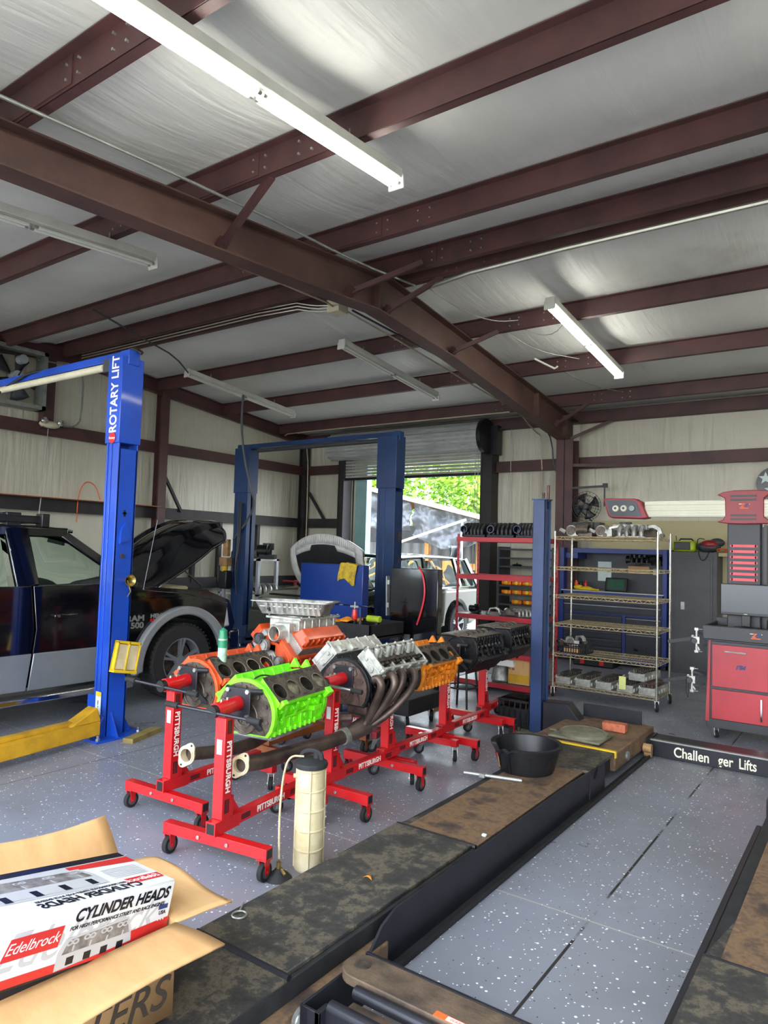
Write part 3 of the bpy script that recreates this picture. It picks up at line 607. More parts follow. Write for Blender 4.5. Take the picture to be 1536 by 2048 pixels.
def stand(label, x, y, rz, z0=.175, paint='stand_red', word=True, twoface=False):
    s = thing('engine_stand', label, 'engine stand', (x, y, 0), rz, 'engine stands')
    b = B().bb((-.36, -.028, .118), (.36, .028, .176))
    for q in (-1, 1): b.bb((q * .361 - .001, -.022, .124), (q * .361 + .001, .022, .17), 1)
    for q in (-.1, .1): b.cyl((q, -.03, .145), (q, -.036, .145), .011, n=8, m=2)
    b.build('front_beam', [paint, 'black', 'bolt'], s, bevel=.003)
    b = B().bb((-.034, -.05, .178), (.034, .16, .25)).bb((-.028, .1, .182), (.028, .86, .24)); b.bb((-.025, -.052, .186), (.025, -.049, .242), 1)
    b.build('leg_beam', [paint, 'black'], s, bevel=.003)
    B().bb((-.19, .80, .115), (.19, .855, .17)).build('rear_beam', paint, s, bevel=.003)
    b = B().bb((-.036, .0, .25), (.036, .072, .80)).prism([(0, 0), (.12, 0), (0, .16)], (-.003, .072, .25), (0, 1, 0), (0, 0, 1), (.006, 0, 0)); b.bb((-.033, .072, .25), (.033, .1, .36))
    b.build('post', paint, s, bevel=.003)
    B().cyl((0, -.05, .845), (0, .14, .855), .042, n=20).bb((-.02, .01, .79), (.02, .06, .83)).build('head_tube', paint, s)
    if paint != 'copper_wood':
        B().cyl((0, .0, .9), (0, .0, .885), .009, n=8).build('set_screw', 'bolt', s); B().cyl((0, .05, .9), (0, .05, .885), .009, n=8).build('set_screw', 'bolt', s)
    B().cyl((0, -.085, .843), (0, -.05, .845), .036, n=20).build('end_disc', 'black', s)
    k = B().cyl((-.30, -.1, .856), (.30, -.055, .828), .0095, n=8); k.build('crank_rod', 'plate_black' if rz > .05 else 'bolt', s)
    for q in (-1, 1):
        a = V3((-.30, -.1, .856)); e = V3((.30, -.055, .828)); p = a if q < 0 else e; d = (e - a).normalized() * q
        B().cyl(p - d * .075, p + d * .01, .017, n=12).build('rod_grip', 'rubber', s, bevel=.004)
    B().bb((-.085, .14, .77), (.085, .152, .94)).build('head_plate', 'plate_black', s, bevel=.004)
    for ax, az in ((-.07, .785), (.07, .785), (-.07, .925), (.07, .925)):
        B().cyl((ax, .14, az), (ax, .128, az), .014, n=6).build('plate_bolt', 'bolt', s)
        B().cyl((ax, .152, az), (ax * 1.75, .20, .855 + (az - .855) * 1.5 - .04), .017, n=10).build('mount_arm', 'plate_black', s)
    for q in (-1, 1):
        caster(s, q * .33, 0, .118, rigid=True, m=paint); caster(s, q * .16, .83, .115, rigid=False, rot=.6 * q, r=.045)
    if word:
        text('PITTSBURGH', .052, (.0375, .036, .53), (0, 0, -1), (0, 1, 0), 'text_white', s, off=.0012, sx=.95)
        text('PITTSBURGH', .05, (.0298, .46, .211), (0, 1, 0), (0, 0, 1), 'text_white', s, off=.0012, sx=.95)
        for zz in (.317, .747): B().bb((.0362, .018, zz - .037), (.0368, .054, zz + .037)).bb((.0367, .028, zz - .034), (.0369, .031, zz + .034), 1).bb((.0367, .041, zz - .034), (.0369, .044, zz + .034), 1).build('stripe_decal', ['text_black', paint], s)
        for yy in (.22, .70): B().bb((.0282, yy - .04, .197), (.0288, yy + .04, .225)).bb((.0287, yy - .036, .205), (.0289, yy + .036, .207), 1).bb((.0287, yy - .036, .215), (.0289, yy + .036, .217), 1).build('stripe_decal', ['text_black', paint], s)
        B().bb((-.02, -.0006, .60), (.015, -.0, .68)).build('sticker', 'gloss_white', s)
    return s
R1 = radians(8)
SP = [(-3.72, 2.93, radians(3)), (-2.96, 2.68, R1), (-3.03, 3.70, radians(1)), (-3.07, 4.42, radians(1)), (-3.11, 5.35, radians(0)), (-3.2, 6.26, radians(2))]
stand('red engine stand holding the red-orange block nearest the truck', *SP[0])
stand('red engine stand in front holding the lime green block', *SP[1])
stand('red engine stand holding the grey engine with cylinder heads and headers', *SP[2])
stand('red engine stand holding the bright orange block', *SP[3])
stand('red engine stand holding the nearer of the two black blocks', *SP[4])
stand('red engine stand furthest back in the row, beside the black milk crate', *SP[5])
stand('dark red engine stand turned sideways behind the complete orange engine', -4.42, 4.95, radians(-75), paint='dark_red')
bs = stand('rusty copper-coloured engine stand carrying the complete orange engine', -3.95, 4.92, pi, paint='copper_wood', word=False)

# ---------------- engines ----------------
C45 = .7071
def block(name, label, x, y, z, rz, paint, deckm='castiron', flip=False, pistons=(1, 3), face='castiron', decks=True, cat='engine block', grp='engine blocks on stands'):
    t_ = thing(name, label, cat, (x, y, z), rz, grp)
    holder = t_
    if flip: t_.rotation_euler = (0, pi, rz)
    y0, y1 = .025, .575
    rt = [(0, .125), (.045, .13), (.098, .226), (.228, .100), (.222, .078), (.175, .05), (.158, .0), (.155, -.075), (.172, -.08), (.172, -.10)]
    prof = rt + [(-a, b) for a, b in rt[::-1][:-1]]
    n = len(prof); b = B(); vs = [(a, y0, c) for a, c in prof] + [(a, y1, c) for a, c in prof]
    fs = [(i, (i + 1) % n, n + (i + 1) % n, n + i) for i in range(n)]
    skip = {2, n - 4} if decks else set()
    fs = [f for i, f in enumerate(fs) if not (decks and (i == 2 or i == n - 3))]
    b.add(vs, fs + [tuple(range(n)), tuple(range(n, 2 * n))])
    # ribs, bosses and mounts on both flanks
    for s in (-1, 1):
        for k in range(4):
            yy = .09 + k * .118
            b.beam((s * .215, yy + .02, .072), (s * .165, yy + .055, -.01), .02, .02); b.box((s * .176, yy + .03, .032), (.035, .05, .03), 0, Matrix.Rotation(s * -.6, 3, 'Y'))
            b.cyl((s * .15, yy + .06, -.04), (s * .172, yy + .06, -.04), .018, n=10); b.box((s * .165, yy, -.045), (.022, .012, .07))
        b.box((s * .225, .06, .085), (.03, .05, .05), 0, Matrix.Rotation(s * .78, 3, 'Y')); b.box((s * .222, .54, .08), (.045, .06, .05), 0, Matrix.Rotation(s * .78, 3, 'Y'))
        b.box((s * .19, .45, .0), (.05, .09, .03)); b.beam((s * .17, .12, -.02), (s * .17, .44, .0), .012, .014)
        for k in range(9): b.cyl((s * .172, .06 + k * .052, -.103), (s * .172, .06 + k * .052, -.07), .010, n=8)
        # inner walls of valley
        for k in range(5): b.beam((s * .05, .08 + k * .1, .135), (s * .098, .08 + k * .1, .215), .014, .02)
        b.prism([(0, 0), (.09, 0), (.045, .06)], (s * .085, .545, .2), (-s * .9, 0, .1), (0, 0, 1), (0, .03, 0))
    # bell flange arch
    arch = [(.215 * cos(a), .02 + .2 * sin(a)) for a in [radians(q) for q in range(-24, 205, 12)]]
    arch = [(.17, -.1)] + arch + [(-.17, -.1)]
    b.prism(arch, (0, 0, 0), (1, 0, 0), (0, 0, 1), (0, .03, 0))
    b.prism([(q[0] * .93, q[1] * .9) for q in arch], (0, .545, 0), (1, 0, 0), (0, 0, 1), (0, .035, 0))
    b.box((0, .27, .135), (.06, .42, .02))
    b.build('block_casting', paint, holder, bevel=.004)
    # bare rear face
    f = B(); f.prism([(q[0] * .9, q[1] * .9) for q in arch], (0, -.003, 0), (1, 0, 0), (0, 0, 1), (0, .004, 0))
    f.pipe((0, -.012, 0), (0, .0, 0), .062, .045).cyl((0, -.004, 0), (0, .0, 0), .045)
    for k in range(6): f.cyl((.035 * cos(k * pi / 3), -.01, .035 * sin(k * pi / 3)), (.035 * cos(k * pi / 3), 0, .035 * sin(k * pi / 3)), .006, n=8)
    f.cyl((0, -.01, .135), (0, 0, .135), .03).cyl((.09, -.012, .125), (.09, 0, .125), .02).cyl((-.09, -.012, .125), (-.09, 0, .125), .02)
    for k in range(7): a = radians(-10 + k * 33); f.cyl((.165 * cos(a), -.01, .015 + .155 * sin(a)), (.165 * cos(a), 0, .015 + .155 * sin(a)), .012, n=10)
    for k in range(5): f.beam((.02 + .02 * k, -.004, .09 - .015 * k), (.13 + .005 * k, -.004, -.02 - .015 * k), .004, .006)
    for k in range(12):
        a = radians(-15 + k * 19); f.cyl((.185 * cos(a), -.006, .018 + .172 * sin(a)), (.185 * cos(a), -.002, .018 + .172 * sin(a)), .008, n=8)
    f.torus((0, -.004, 0), .095, .006, 'Y', 24, 6); f.box((-.07, -.01, .04), (.05, .016, .07)); f.box((.03, -.01, .1), (.06, .016, .03)); f.cyl((.12, -.02, .0), (.12, 0, 0), .016, n=12); f.cyl((-.12, -.02, .05), (-.12, 0, .05), .014, n=12)
    f.build('rear_face', face, holder)
    if decks:
        for s in (-1, 1):
            A, Bv, N = V3((0, 1, 0)), V3((s * C45, 0, -C45)), V3((s * C45, 0, C45)); O = V3((s * .163, y0, .163))
            d = B(); bi, bo = -.092, .092; bc = .018; L = (y1 - y0) / 4; nn = 32
            def P(a_, b_, c_=.001): return O + A * a_ + Bv * b_ + N * c_
            for k in range(4):
                ca = L * (k + .5); per = []; circ = []
                for i in range(nn):
                    th = 2 * pi * (i + .5) / nn; cx, cy = cos(th), sin(th); hx, hy = L / 2, .062
                    m_ = min(hx / abs(cx) if abs(cx) > 1e-6 else 9, hy / abs(cy) if abs(cy) > 1e-6 else 9)
                    per.append(P(ca + cx * m_, bc + .006 + cy * m_)); circ.append(P(ca + cx * .0505, bc + cy * .0505))
                corners = [P(ca + sx * L / 2, bc + .006 + sy * .062) for sx, sy in ((1, 1), (-1, 1), (-1, -1), (1, -1))]
                d.add(per + circ, [(i, (i + 1) % nn, nn + (i + 1) % nn, nn + i) for i in range(nn)])
                for sx, sy in ((1, 1), (-1, 1), (-1, -1), (1, -1)):
                    cpt = P(ca + sx * L / 2, bc + .006 + sy * .062)
                    near = sorted(range(nn), key=lambda i: (per[i] - cpt).length)[:2]; d.add([cpt, per[near[0]], per[near[1]]], [(0, 1, 2)])
                dep = [P(ca + cos(2 * pi * (i + .5) / nn) * .0505, bc + sin(2 * pi * (i + .5) / nn) * .0505, -.11) for i in range(nn)]
                d.add(circ + dep, [(i, (i + 1) % nn, nn + (i + 1) % nn, nn + i) for i in range(nn)], 1)
                # raised bore lip
                lip = [P(ca + cos(2 * pi * (i + .5) / nn) * .056, bc + sin(2 * pi * (i + .5) / nn) * .056, .003) for i in range(nn)]
                lip0 = [P(ca + cos(2 * pi * (i + .5) / nn) * .0505, bc + sin(2 * pi * (i + .5) / nn) * .0505, .003) for i in range(nn)]
                d.add(lip + lip0, [(i, (i + 1) % nn, nn + (i + 1) % nn, nn + i) for i in range(nn)], 1)
                pd = -.012 if (k in pistons) else -.085
                pc = [P(ca + cos(2 * pi * (i + .5) / nn) * .0502, bc + sin(2 * pi * (i + .5) / nn) * .0502, pd) for i in range(nn)]
                d.add(pc, [tuple(range(nn))], 2)
                for q in (-1, 1):
                    d.cyl(P(ca + q * L * .42, bc + .058, -.01), P(ca + q * L * .42, bc + .058, .004), .008, n=8, m=3)
                    d.cyl(P(ca + q * L * .3, bi + .016, -.01), P(ca + q * L * .3, bi + .016, .004), .012, n=10, m=3)
                d.cyl(P(ca, bi + .024, -.01), P(ca, bi + .024, .003), .014, n=10, m=3)
            d.add([P(0, bi), P(4 * L, bi), P(4 * L, bc + .006 - .062), P(0, bc + .006 - .062)], [(0, 1, 2, 3)]); d.add([P(0, bc + .068), P(4 * L, bc + .068), P(4 * L, bo), P(0, bo)], [(0, 1, 2, 3)])
            d.build('cylinder_deck', [deckm, 'bore_metal', 'piston', 'black'], holder)
    return t_
def at_stand(i, dz=-.09, dy=.205):
    x, y, r = SP[i]; return x - sin(r) * dy, y + cos(r) * dy, .855 + dz, r
e0 = block('engine_block', 'red-orange bare engine block with four open bores facing up, nearest the truck', *at_stand(0), 'orange_red', pistons=())
e1 = block('engine_block', 'lime green painted engine block on the front stand', *at_stand(1), 'green_paint', pistons=(1, 3))
for b_, pm in ((e0, 'alu'), (e1, 'alu')):
    for k, (px, py) in enumerate(((-.03, .1), (.02, .3), (-.02, .42))): B().cyl((px, py, .14), (px, py, .185), .016, n=12).cyl((px, py, .185), (px, py, .2), .011, n=8).build('sensor', pm, b_)
    B().tube([(-.03, .1, .19), (.0, .15, .22), (.03, .22, .2), (.02, .3, .2)], .005, 6, smooth=2).build('sensor_wire', 'black', b_)
    B().bb((-.15, .06, -.135), (.15, .5, -.1)).build('oil_pan_rail', 'castiron' if b_ is e0 else 'alu', b_, bevel=.01)
e3 = block('engine_block', 'bright orange engine block with dark bores behind the header engine', *at_stand(3), 'orange', pistons=(), deckm='castiron')
B().cyl((-.02, .44, .13), (-.02, .44, .2), .02, n=12).build('sensor', 'bolt', e3)
e4 = block('engine_block', 'black engine block hung upside down, nearer of the two black ones', *at_stand(4, .03, .22), 'black_engine', flip=True, decks=False, face='black_engine')
e5 = block('engine_block', 'black engine block hung upside down on the last stand of the row', *at_stand(5, .03, .22), 'black_engine', flip=True, decks=False, face='black_engine')
for e_, al in ((e4, 1), (e5, 1)):
    B().bb((-.185, .04, -.115), (.185, .54, -.104)).build('pan_gasket_rail', 'castiron', e_, bevel=.002)
    c = B().cyl((0, .03, -.09), (0, .54, -.09), .022)
    for k in range(5): c.box((0, .09 + k * .1, -.09), (.15, .03, .07)); c.cyl((0, .12 + k * .1, -.09), (0, .15 + k * .1, -.09), .05, n=14)
    c.build('crankshaft', 'castiron', e_, bevel=.004)
    for k in range(7): B().cyl((-.176, .08 + k * .07, -.02), (-.186, .08 + k * .07, -.02), .011, n=8).build('plug', 'bolt', e_)
# engine with cylinder heads and headers
x, y, z, r = at_stand(2, -.085, .16)
e2 = block('engine', 'grey iron engine with two bare aluminium cylinder heads and a long exhaust header', x, y, z, r, 'black_engine', face='iron_brown', decks=False, cat='engine', grp=None)
def head(parent, s, m='alu_bright', T=None, name='head_casting'):
    b = B(); A, Bv, N = V3((0, 1, 0)), V3((s * C45, 0, -C45)), V3((s * C45, 0, C45)); O = V3((s * .163, .03, .163))
    b.T = Matrix(((Bv.x, A.x, N.x, O.x), (Bv.y, A.y, N.y, O.y), (Bv.z, A.z, N.z, O.z), (0, 0, 0, 1))) @ Matrix.Diagonal((1.12, 1.12, 1.15, 1))
    sd = b.T.copy()
    # local: x across (outer +), y along, z up from the deck
    b.bb((-.095, -.01, 0), (.09, .51, .062)); L = .5
    for q in (-1, 1): b.bb((q * .082 - .008, -.01, .062), (q * .082 + .008, .51, .098))
    for yy in (-.002, .502): b.bb((-.09, yy - .008, .062), (.09, yy + .008, .098))
    for k in range(4):
        yy = .065 + k * .123
        b.bb((-.085, yy - .045, .062), (-.03, yy - .015, .085)); b.bb((-.085, yy + .015, .062), (-.03, yy + .045, .085))
        b.cyl((-.02, yy - .02, .062), (-.055, yy - .02, .118), .019, n=12); b.cyl((-.02, yy + .03, .062), (-.055, yy + .03, .118), .012, n=10)
        b.bb((.09, yy - .04, .01), (.104, yy + .04, .05)); b.bb((.04, yy - .05, .062), (.075, yy - .035, .09))
        b.box((-.1, yy, .03), (.02, .06, .045))
    for k in range(6): b.cyl((.088, .0 + k * .1, .098), (.088, .0 + k * .1, .06), .012, n=8); b.cyl((-.085, .0 + k * .1, .104), (-.085, .0 + k * .1, .06), .01, n=8)
    for yy in (-.01,): b.cyl((.03, yy, .03), (.03, yy - .012, .03), .02, n=12); b.cyl((-.04, yy, .045), (-.04, yy - .008, .045), .014, n=10); b.box((-.02, yy - .004, .015), (.1, .01, .012))
    o = b.build(name, m, parent, bevel=.003)
    c = B(); c.T = sd
    for k in range(4):
        yy = .065 + k * .123
        for q, xx in ((-1, .028), (1, .028)):
            yv = yy + q * .026
            for j in range(5): c.torus((xx + .004 * j, yv, .066 + j * .009), .0135, .0032, n=10, k=5)
            c.cyl((xx + .016, yv, .066), (xx + .024, yv, .112), .007, n=8)
    c.build('valve_springs', 'spring', parent)
    c = B(); c.T = sd
    c.bb((-.074, .006, .0625), (.074, .494, .064)); c.build('rocker_floor', 'castiron', parent)
    return o
head(e2, 1); head(e2, -1)
for k in range(5): B().bb((-.05, .07 + k * .095, .13), (.05, .1 + k * .095, .16)).build('lifter_tray', 'black', e2)
B().bb((-.09, .15, -.2), (.09, .45, -.1)).build('oil_pan', 'iron_brown', e2, bevel=.02)
B().tube([(-.1, .0, -.1), (-.13, -.02, -.17), (-.05, 0, -.2), (.04, .05, -.19)], .03, 10, smooth=2).build('starter_pipe', 'iron_brown', e2)
Mi = e2.matrix_basis.inverted() if 0 else (Matrix.Translation((x, y, z)) @ Matrix.Rotation(r, 4, 'Z')).inverted()
def w2e(pts): return [Mi @ V3(p) for p in pts]
prim = [((-2.78, 3.86, .875), (-2.74, 3.86, .89), (-2.71, 3.86, .83), (-2.77, 3.88, .72), (-2.84, 3.90, .60), (-2.87, 3.88, .545)),
        ((-2.78, 3.99, .885), (-2.71, 3.98, .91), (-2.67, 3.96, .84), (-2.73, 3.95, .73), (-2.82, 3.93, .60), (-2.88, 3.88, .54)),
        ((-2.78, 4.12, .885), (-2.72, 4.11, .91), (-2.68, 4.07, .85), (-2.73, 4.02, .73), (-2.86, 3.95, .59), (-2.91, 3.88, .53)),
        ((-2.78, 4.25, .885), (-2.71, 4.25, .91), (-2.66, 4.20, .83), (-2.70, 4.10, .71), (-2.80, 3.98, .58), (-2.89, 3.88, .52))]
for p in prim:
    B().tube(w2e(p), .027, 12, smooth=3).build('header_tube', 'exhaust', e2)
B().bb((.245, .03, .06), (.252, .5, .12)).build('header_flange', 'castiron', e2) if 0 else None
B().tube(w2e([(-2.885, 3.93, .545), (-2.91, 3.84, .515), (-2.93, 3.77, .495)]), [.066, .05], 14).build('collector', 'exhaust', e2)
B().tube(w2e([(-2.93, 3.79, .497), (-2.935, 3.73, .49)]), .054, 14).build('weld_joint', 'alu', e2)
B().tube(w2e([(-2.935, 3.75, .492), (-2.95, 3.6, .48), (-2.97, 3.4, .478), (-2.98, 3.2, .48), (-2.96, 3.05, .485), (-2.95, 2.9, .505), (-2.95, 2.84, .51)]), .046, 16, smooth=3).build('exhaust_pipe', 'exhaust', e2)
def flange(c, d, parent, nm='flange', m='tank_cream'):
    c, d = V3(c), V3(d).normalized(); u = d.cross(V3((0, 0, 1))).normalized(); v_ = u.cross(d)
    b = B(); b.pipe(c - d * .04, c + d * .012, .046, .038, 20)
    pl = []
    for i in range(28):
        a = 2 * pi * i / 28; rr = .056 + .026 * max(0, cos(2 * a)) ** 2; pl.append((rr * cos(a), rr * sin(a)))
    # plate with a hole as ring
    n = 28; ring = [(.040 * cos(2 * pi * i / n), .040 * sin(2 * pi * i / n)) for i in range(n)]
    R_ = lambda q: (q[0] * .5 + q[1] * .86, -q[0] * .86 + q[1] * .5)
    vs = [c + u * R_(q)[0] + v_ * R_(q)[1] for q in pl] + [c + u * R_(q)[0] + v_ * R_(q)[1] for q in ring]; vs += [p + d * .008 for p in vs]
    fs = []
    for i in range(n):
        j = (i + 1) % n; fs += [(i, j, n + j, n + i), (2 * n + i, 2 * n + j, 3 * n + j, 3 * n + i), (i, j, 2 * n + j, 2 * n + i), (n + i, n + j, 3 * n + j, 3 * n + i)]
    b.add(vs, fs)
    o = b.build(nm, m, parent); 
    for s in (-1, 1): q = R_((s * .067, 0)); B().cyl(c + u * q[0] + v_ * q[1] + d * .0075, c + u * q[0] + v_ * q[1] + d * .009, .007, n=10).build('bolt_hole', 'black', parent)
    B().cyl(c + d * .002 - d * .05, c - d * .04, .038, n=16).build('pipe_bore', 'black', parent)
Mr = Mi.to_3x3()
flange(Mi @ V3((-2.95, 2.83, .51)), Mr @ V3((.35, -1, .02)), e2)
B().tube(w2e([(-3.27, 3.95, .84), (-3.36, 3.9, .78), (-3.40, 3.75, .66), (-3.3, 3.5, .57), (-3.22, 3.3, .53), (-3.22, 3.1, .5), (-3.26, 2.9, .51), (-3.3, 2.76, .52)]), .038, 14, smooth=3).build('exhaust_pipe', 'exhaust', e2)
flange(Mi @ V3((-3.30, 2.74, .52)), Mr @ V3((.25, -1, .02)), e2)

# complete orange engine with aluminium intake
e6 = block('engine', 'complete orange engine with big aluminium intake, throttle body and pulleys', -3.92, 4.62, .80, pi, 'orange_red', cat='engine', grp=None, decks=False, face='orange_red')
# local: rotated 180: local +y points to the camera, so the front of the engine is at local y=.53
for s in (-1, 1):
    b = B(); A, Bv, N = V3((0, 1, 0)), V3((s * C45, 0, -C45)), V3((s * C45, 0, C45)); O = V3((s * .163, .0, .163))
    b.T = Matrix(((Bv.x, A.x, N.x, O.x), (Bv.y, A.y, N.y, O.y), (Bv.z, A.z, N.z, O.z), (0, 0, 0, 1))); T0 = b.T.copy()
    b.bb((-.095, .0, 0), (.085, .52, .07)); b.build('head_casting', 'alu', e6, bevel=.004)
    c = B(); c.T = T0; c.bb((-.09, .0, .072), (.085, .52, .085)); c.box((0, .27, .12), (.13, .50, .075), taper=.86)
    for k in range(8): c.bb((.02, .03 + k * .065, .09), (.072, .045 + k * .065, .152))
    c.build('valve_cover', 'orange_red', e6, bevel=.006)
b = B().bb((-.16, -.02, .25), (.16, .44, .37)).bb((-.19, -.04, .365), (.19, .46, .385))
for k in range(5):
    for s in (-1, 1): b.bb((s * .16 - .008, .02 + k * .09, .24), (s * .175 + .008 * s, .035 + k * .09, .37))
for k in range(6):
    for s in (-1, 1): b.cyl((s * .178, -.02 + k * .09, .385), (s * .178, -.02 + k * .09, .395), .01, n=8)
b.bb((-.1, .0, .385), (.12, .4, .392)); b.bb((-.13, .02, .15), (.13, .46, .26))
b.build('intake_manifold', 'alu_bright', e6, bevel=.005)
B().bb((-.175, .0, .23), (.175, .4, .26)).build('fuel_rail', 'black', e6, bevel=.006)
for k in range(4): B().cyl((-.17, .06 + k * .11, .2), (-.19, .06 + k * .11, .27), .012, n=8).build('injector', 'black', e6)
b = B().cyl((-.06, .44, .27), (-.06, .52, .27), .075, n=24).pipe((-.06, .5, .27), (-.06, .62, .27), .062, .053, 28).box((-.06, .5, .27), (.16, .06, .15)); b.box((.03, .5, .3), (.06, .08, .05))
b.build('throttle_body', 'alu_bright', e6, bevel=.004)
B().cyl((-.06, .53, .27), (-.06, .534, .27), .053, n=24).build('throttle_plate', 'bore_metal', e6)
b = B().cyl((0, .53, .06), (0, .6, .06), .075, n=20).box((.05, .55, .1), (.2, .06, .16)).cyl((.08, .53, .15), (.08, .6, .15), .05, n=18).box((-.1, .55, .03), (.12, .05, .12)); b.build('water_pump', 'alu', e6, bevel=.005)
for px, pz, pr, mm in ((.09, .22, .045, 'dark_grey'), (.19, .1, .04, 'chrome'), (.14, -.03, .095, 'dark_grey'), (.03, .17, .05, 'alu'), (-.13, .06, .045, 'alu'), (-.02, -.06, .07, 'alu')):
    b = B().lathe([(.001, 0), (pr * .5, 0), (pr * .55, -.01), (pr * .8, -.01), (pr, .005), (pr, -.03), (.001, -.03)], (px, .64, pz), 22, axis='Y'); b.cyl((px, .55, pz), (px, .625, pz), pr * .35, n=12); b.build('pulley', mm, e6)
B().torus((.08, .62, .03), .13, .008, 'Y', 24, 6, a0=2.6, a1=5.0).build('belt', 'black', e6)
b = B().box((.22, .4, .08), (.1, .14, .12)).cyl((.22, .46, .08), (.22, .52, .08), .055, n=16); b.build('alternator', 'alu', e6, bevel=.008)
b = B().box((.27, .36, .2), (.07, .1, .16), taper=.6); b.build('mount_bracket', 'orange_red', e6, bevel=.01)
# the oil pan on top, upside up
op = thing('oil_pan', 'finned cast aluminium oil pan lying open on top of the orange engine', 'oil pan', (-3.93, 4.32, 1.2), radians(20))
b = B()
def pan(mb, L, W, D, T, m=0):
    pr = [(L / 2, W / 2), (-L / 2, W / 2), (-L / 2, -W / 2), (L / 2, -W / 2)]
    def rr(l, w_, k=.03, n=5):
        o = []
        for cx, cy, a0 in ((l - k, w_ - k, 0), (-l + k, w_ - k, 90), (-l + k, -w_ + k, 180), (l - k, -w_ + k, 270)):
            for i in range(n): a = radians(a0 + 90 * i / (n - 1)); o.append((cx + k * cos(a), cy + k * sin(a)))
        return o
    rings = [(rr(L / 2, W / 2), D), (rr(L / 2, W / 2), D - .008), (rr(L / 2 - .03, W / 2 - .03), D - .012), (rr(L / 2 - .08, W / 2 - .06), .0), (rr(L / 2 - .085, W / 2 - .065), .006), (rr(L / 2 - .036, W / 2 - .036), D - .004), (rr(L / 2, W / 2), D)]
    n = len(rings[0][0]); vs = [(p[0] + (.06 * (1 - z_ / D) if False else 0), p[1], z_) for r_, z_ in rings for p in r_]
    fs = [(k * n + i, k * n + (i + 1) % n, (k + 1) * n + (i + 1) % n, (k + 1) * n + i) for k in range(len(rings) - 1) for i in range(n)] + [tuple(range(3 * n, 4 * n)), tuple(range(4 * n, 5 * n))]
    mb.add(vs, fs)
pan(b, .68, .34, .11, 0)
b.build('pan_body', 'alu', op)
b = B()
for s in (-1, 1):
    b = B().bb((-.26, s * .13 - .004, .06), (.27, s * .13 + .004, .066))
    for k in range(11): b.beam((-.2 + k * .045, s * .105, .005), (-.2 + k * .045, s * .145, .095), .012, .022, up=(1, 0, 0))
    b.build('cooling_ribs', 'alu_bright', op)
B().bb((-.1, -.08, .02), (.05, -.02, .05)).box((.05, .04, .04), (.05, .04, .07)).cyl((-.25, -.06, .06), (-.16, -.1, .06), .045, n=14).build('baffle', 'castiron', op, bevel=.004)
# green aerosol can
ca = thing('aerosol_can', 'green capped aerosol can standing on the red-orange block', 'spray can', (-3.635, 3.28, .955))
B().lathe([(.001, 0), (.029, 0), (.031, .004), (.031, .16), (.001, .16)], n=20).build('can_body', 'can_label', ca)
B().lathe([(.031, .16), (.028, .185), (.026, .215), (.001, .235)], n=20).build('spray_top', 'can_green', ca)
B().lathe([(.0315, .1), (.0315, .15)], n=20).build('label_band', 'can_green', ca)

# ---------------- fluid extractor tank ----------------
tk = thing('fluid_extractor', 'cream cylindrical fluid extractor tank with black pump lid', 'fluid extractor', (-2.56, 2.99, 0))
pr = [(.001, 0), (.074, 0), (.078, .01)]
for k in range(5):
    z_ = .015 + k * .105; pr += [(.078, z_), (.076, z_ + .09), (.082, z_ + .095), (.082, z_ + .102), (.078, z_ + .105)]
pr += [(.078, .55), (.001, .55)]
B().lathe(pr, n=28).build('tank', 'tank_cream', tk)
b = B()
for k in range(4): a = k * pi / 2 + .7; b.cyl((.079 * cos(a), .079 * sin(a), .01), (.079 * cos(a), .079 * sin(a), .54), .005, n=6)
b.cyl((-.05, -.06, .5), (-.06, -.075, .5), .012, n=10); b.build('rib', 'tank_cream', tk)
B().lathe([(.001, .545), (.088, .545), (.092, .56), (.088, .572), (.05, .59), (.001, .592)], n=28).build('lid', 'black_rough', tk)
B().tube([(-.06, -.02, .575), (-.05, -.02, .62), (.0, 0, .635), (.05, .02, .62), (.055, .02, .585)], .013, 8, smooth=2).cyl((.02, .02, .58), (.02, .02, .625), .02, n=12).build('pump_handle', 'black_rough', tk)
B().tube([(-.03, -.03, .6), (-.1, -.07, .6), (-.125, -.09, .5), (-.115, -.12, .3), (-.07, -.16, .12), (-.05, -.18, .09)], .006, 8, smooth=3).build('hose', 'wire_brass', tk)
fb = thing('suction_cup', 'black rubber suction foot standing beside the extractor tank', 'suction cup', (-2.60, 2.80, 0))
B().lathe([(.001, .05), (.02, .05), (.026, .04), (.056, .02), (.074, .0), (.001, 0)], n=24).build('cup', 'black_rough', fb)
B().cyl((0, 0, .05), (0, 0, .085), .013, n=12).cyl((.02, 0, .05), (.055, -.01, .035), .008, n=8).build('valve', 'brass', fb)
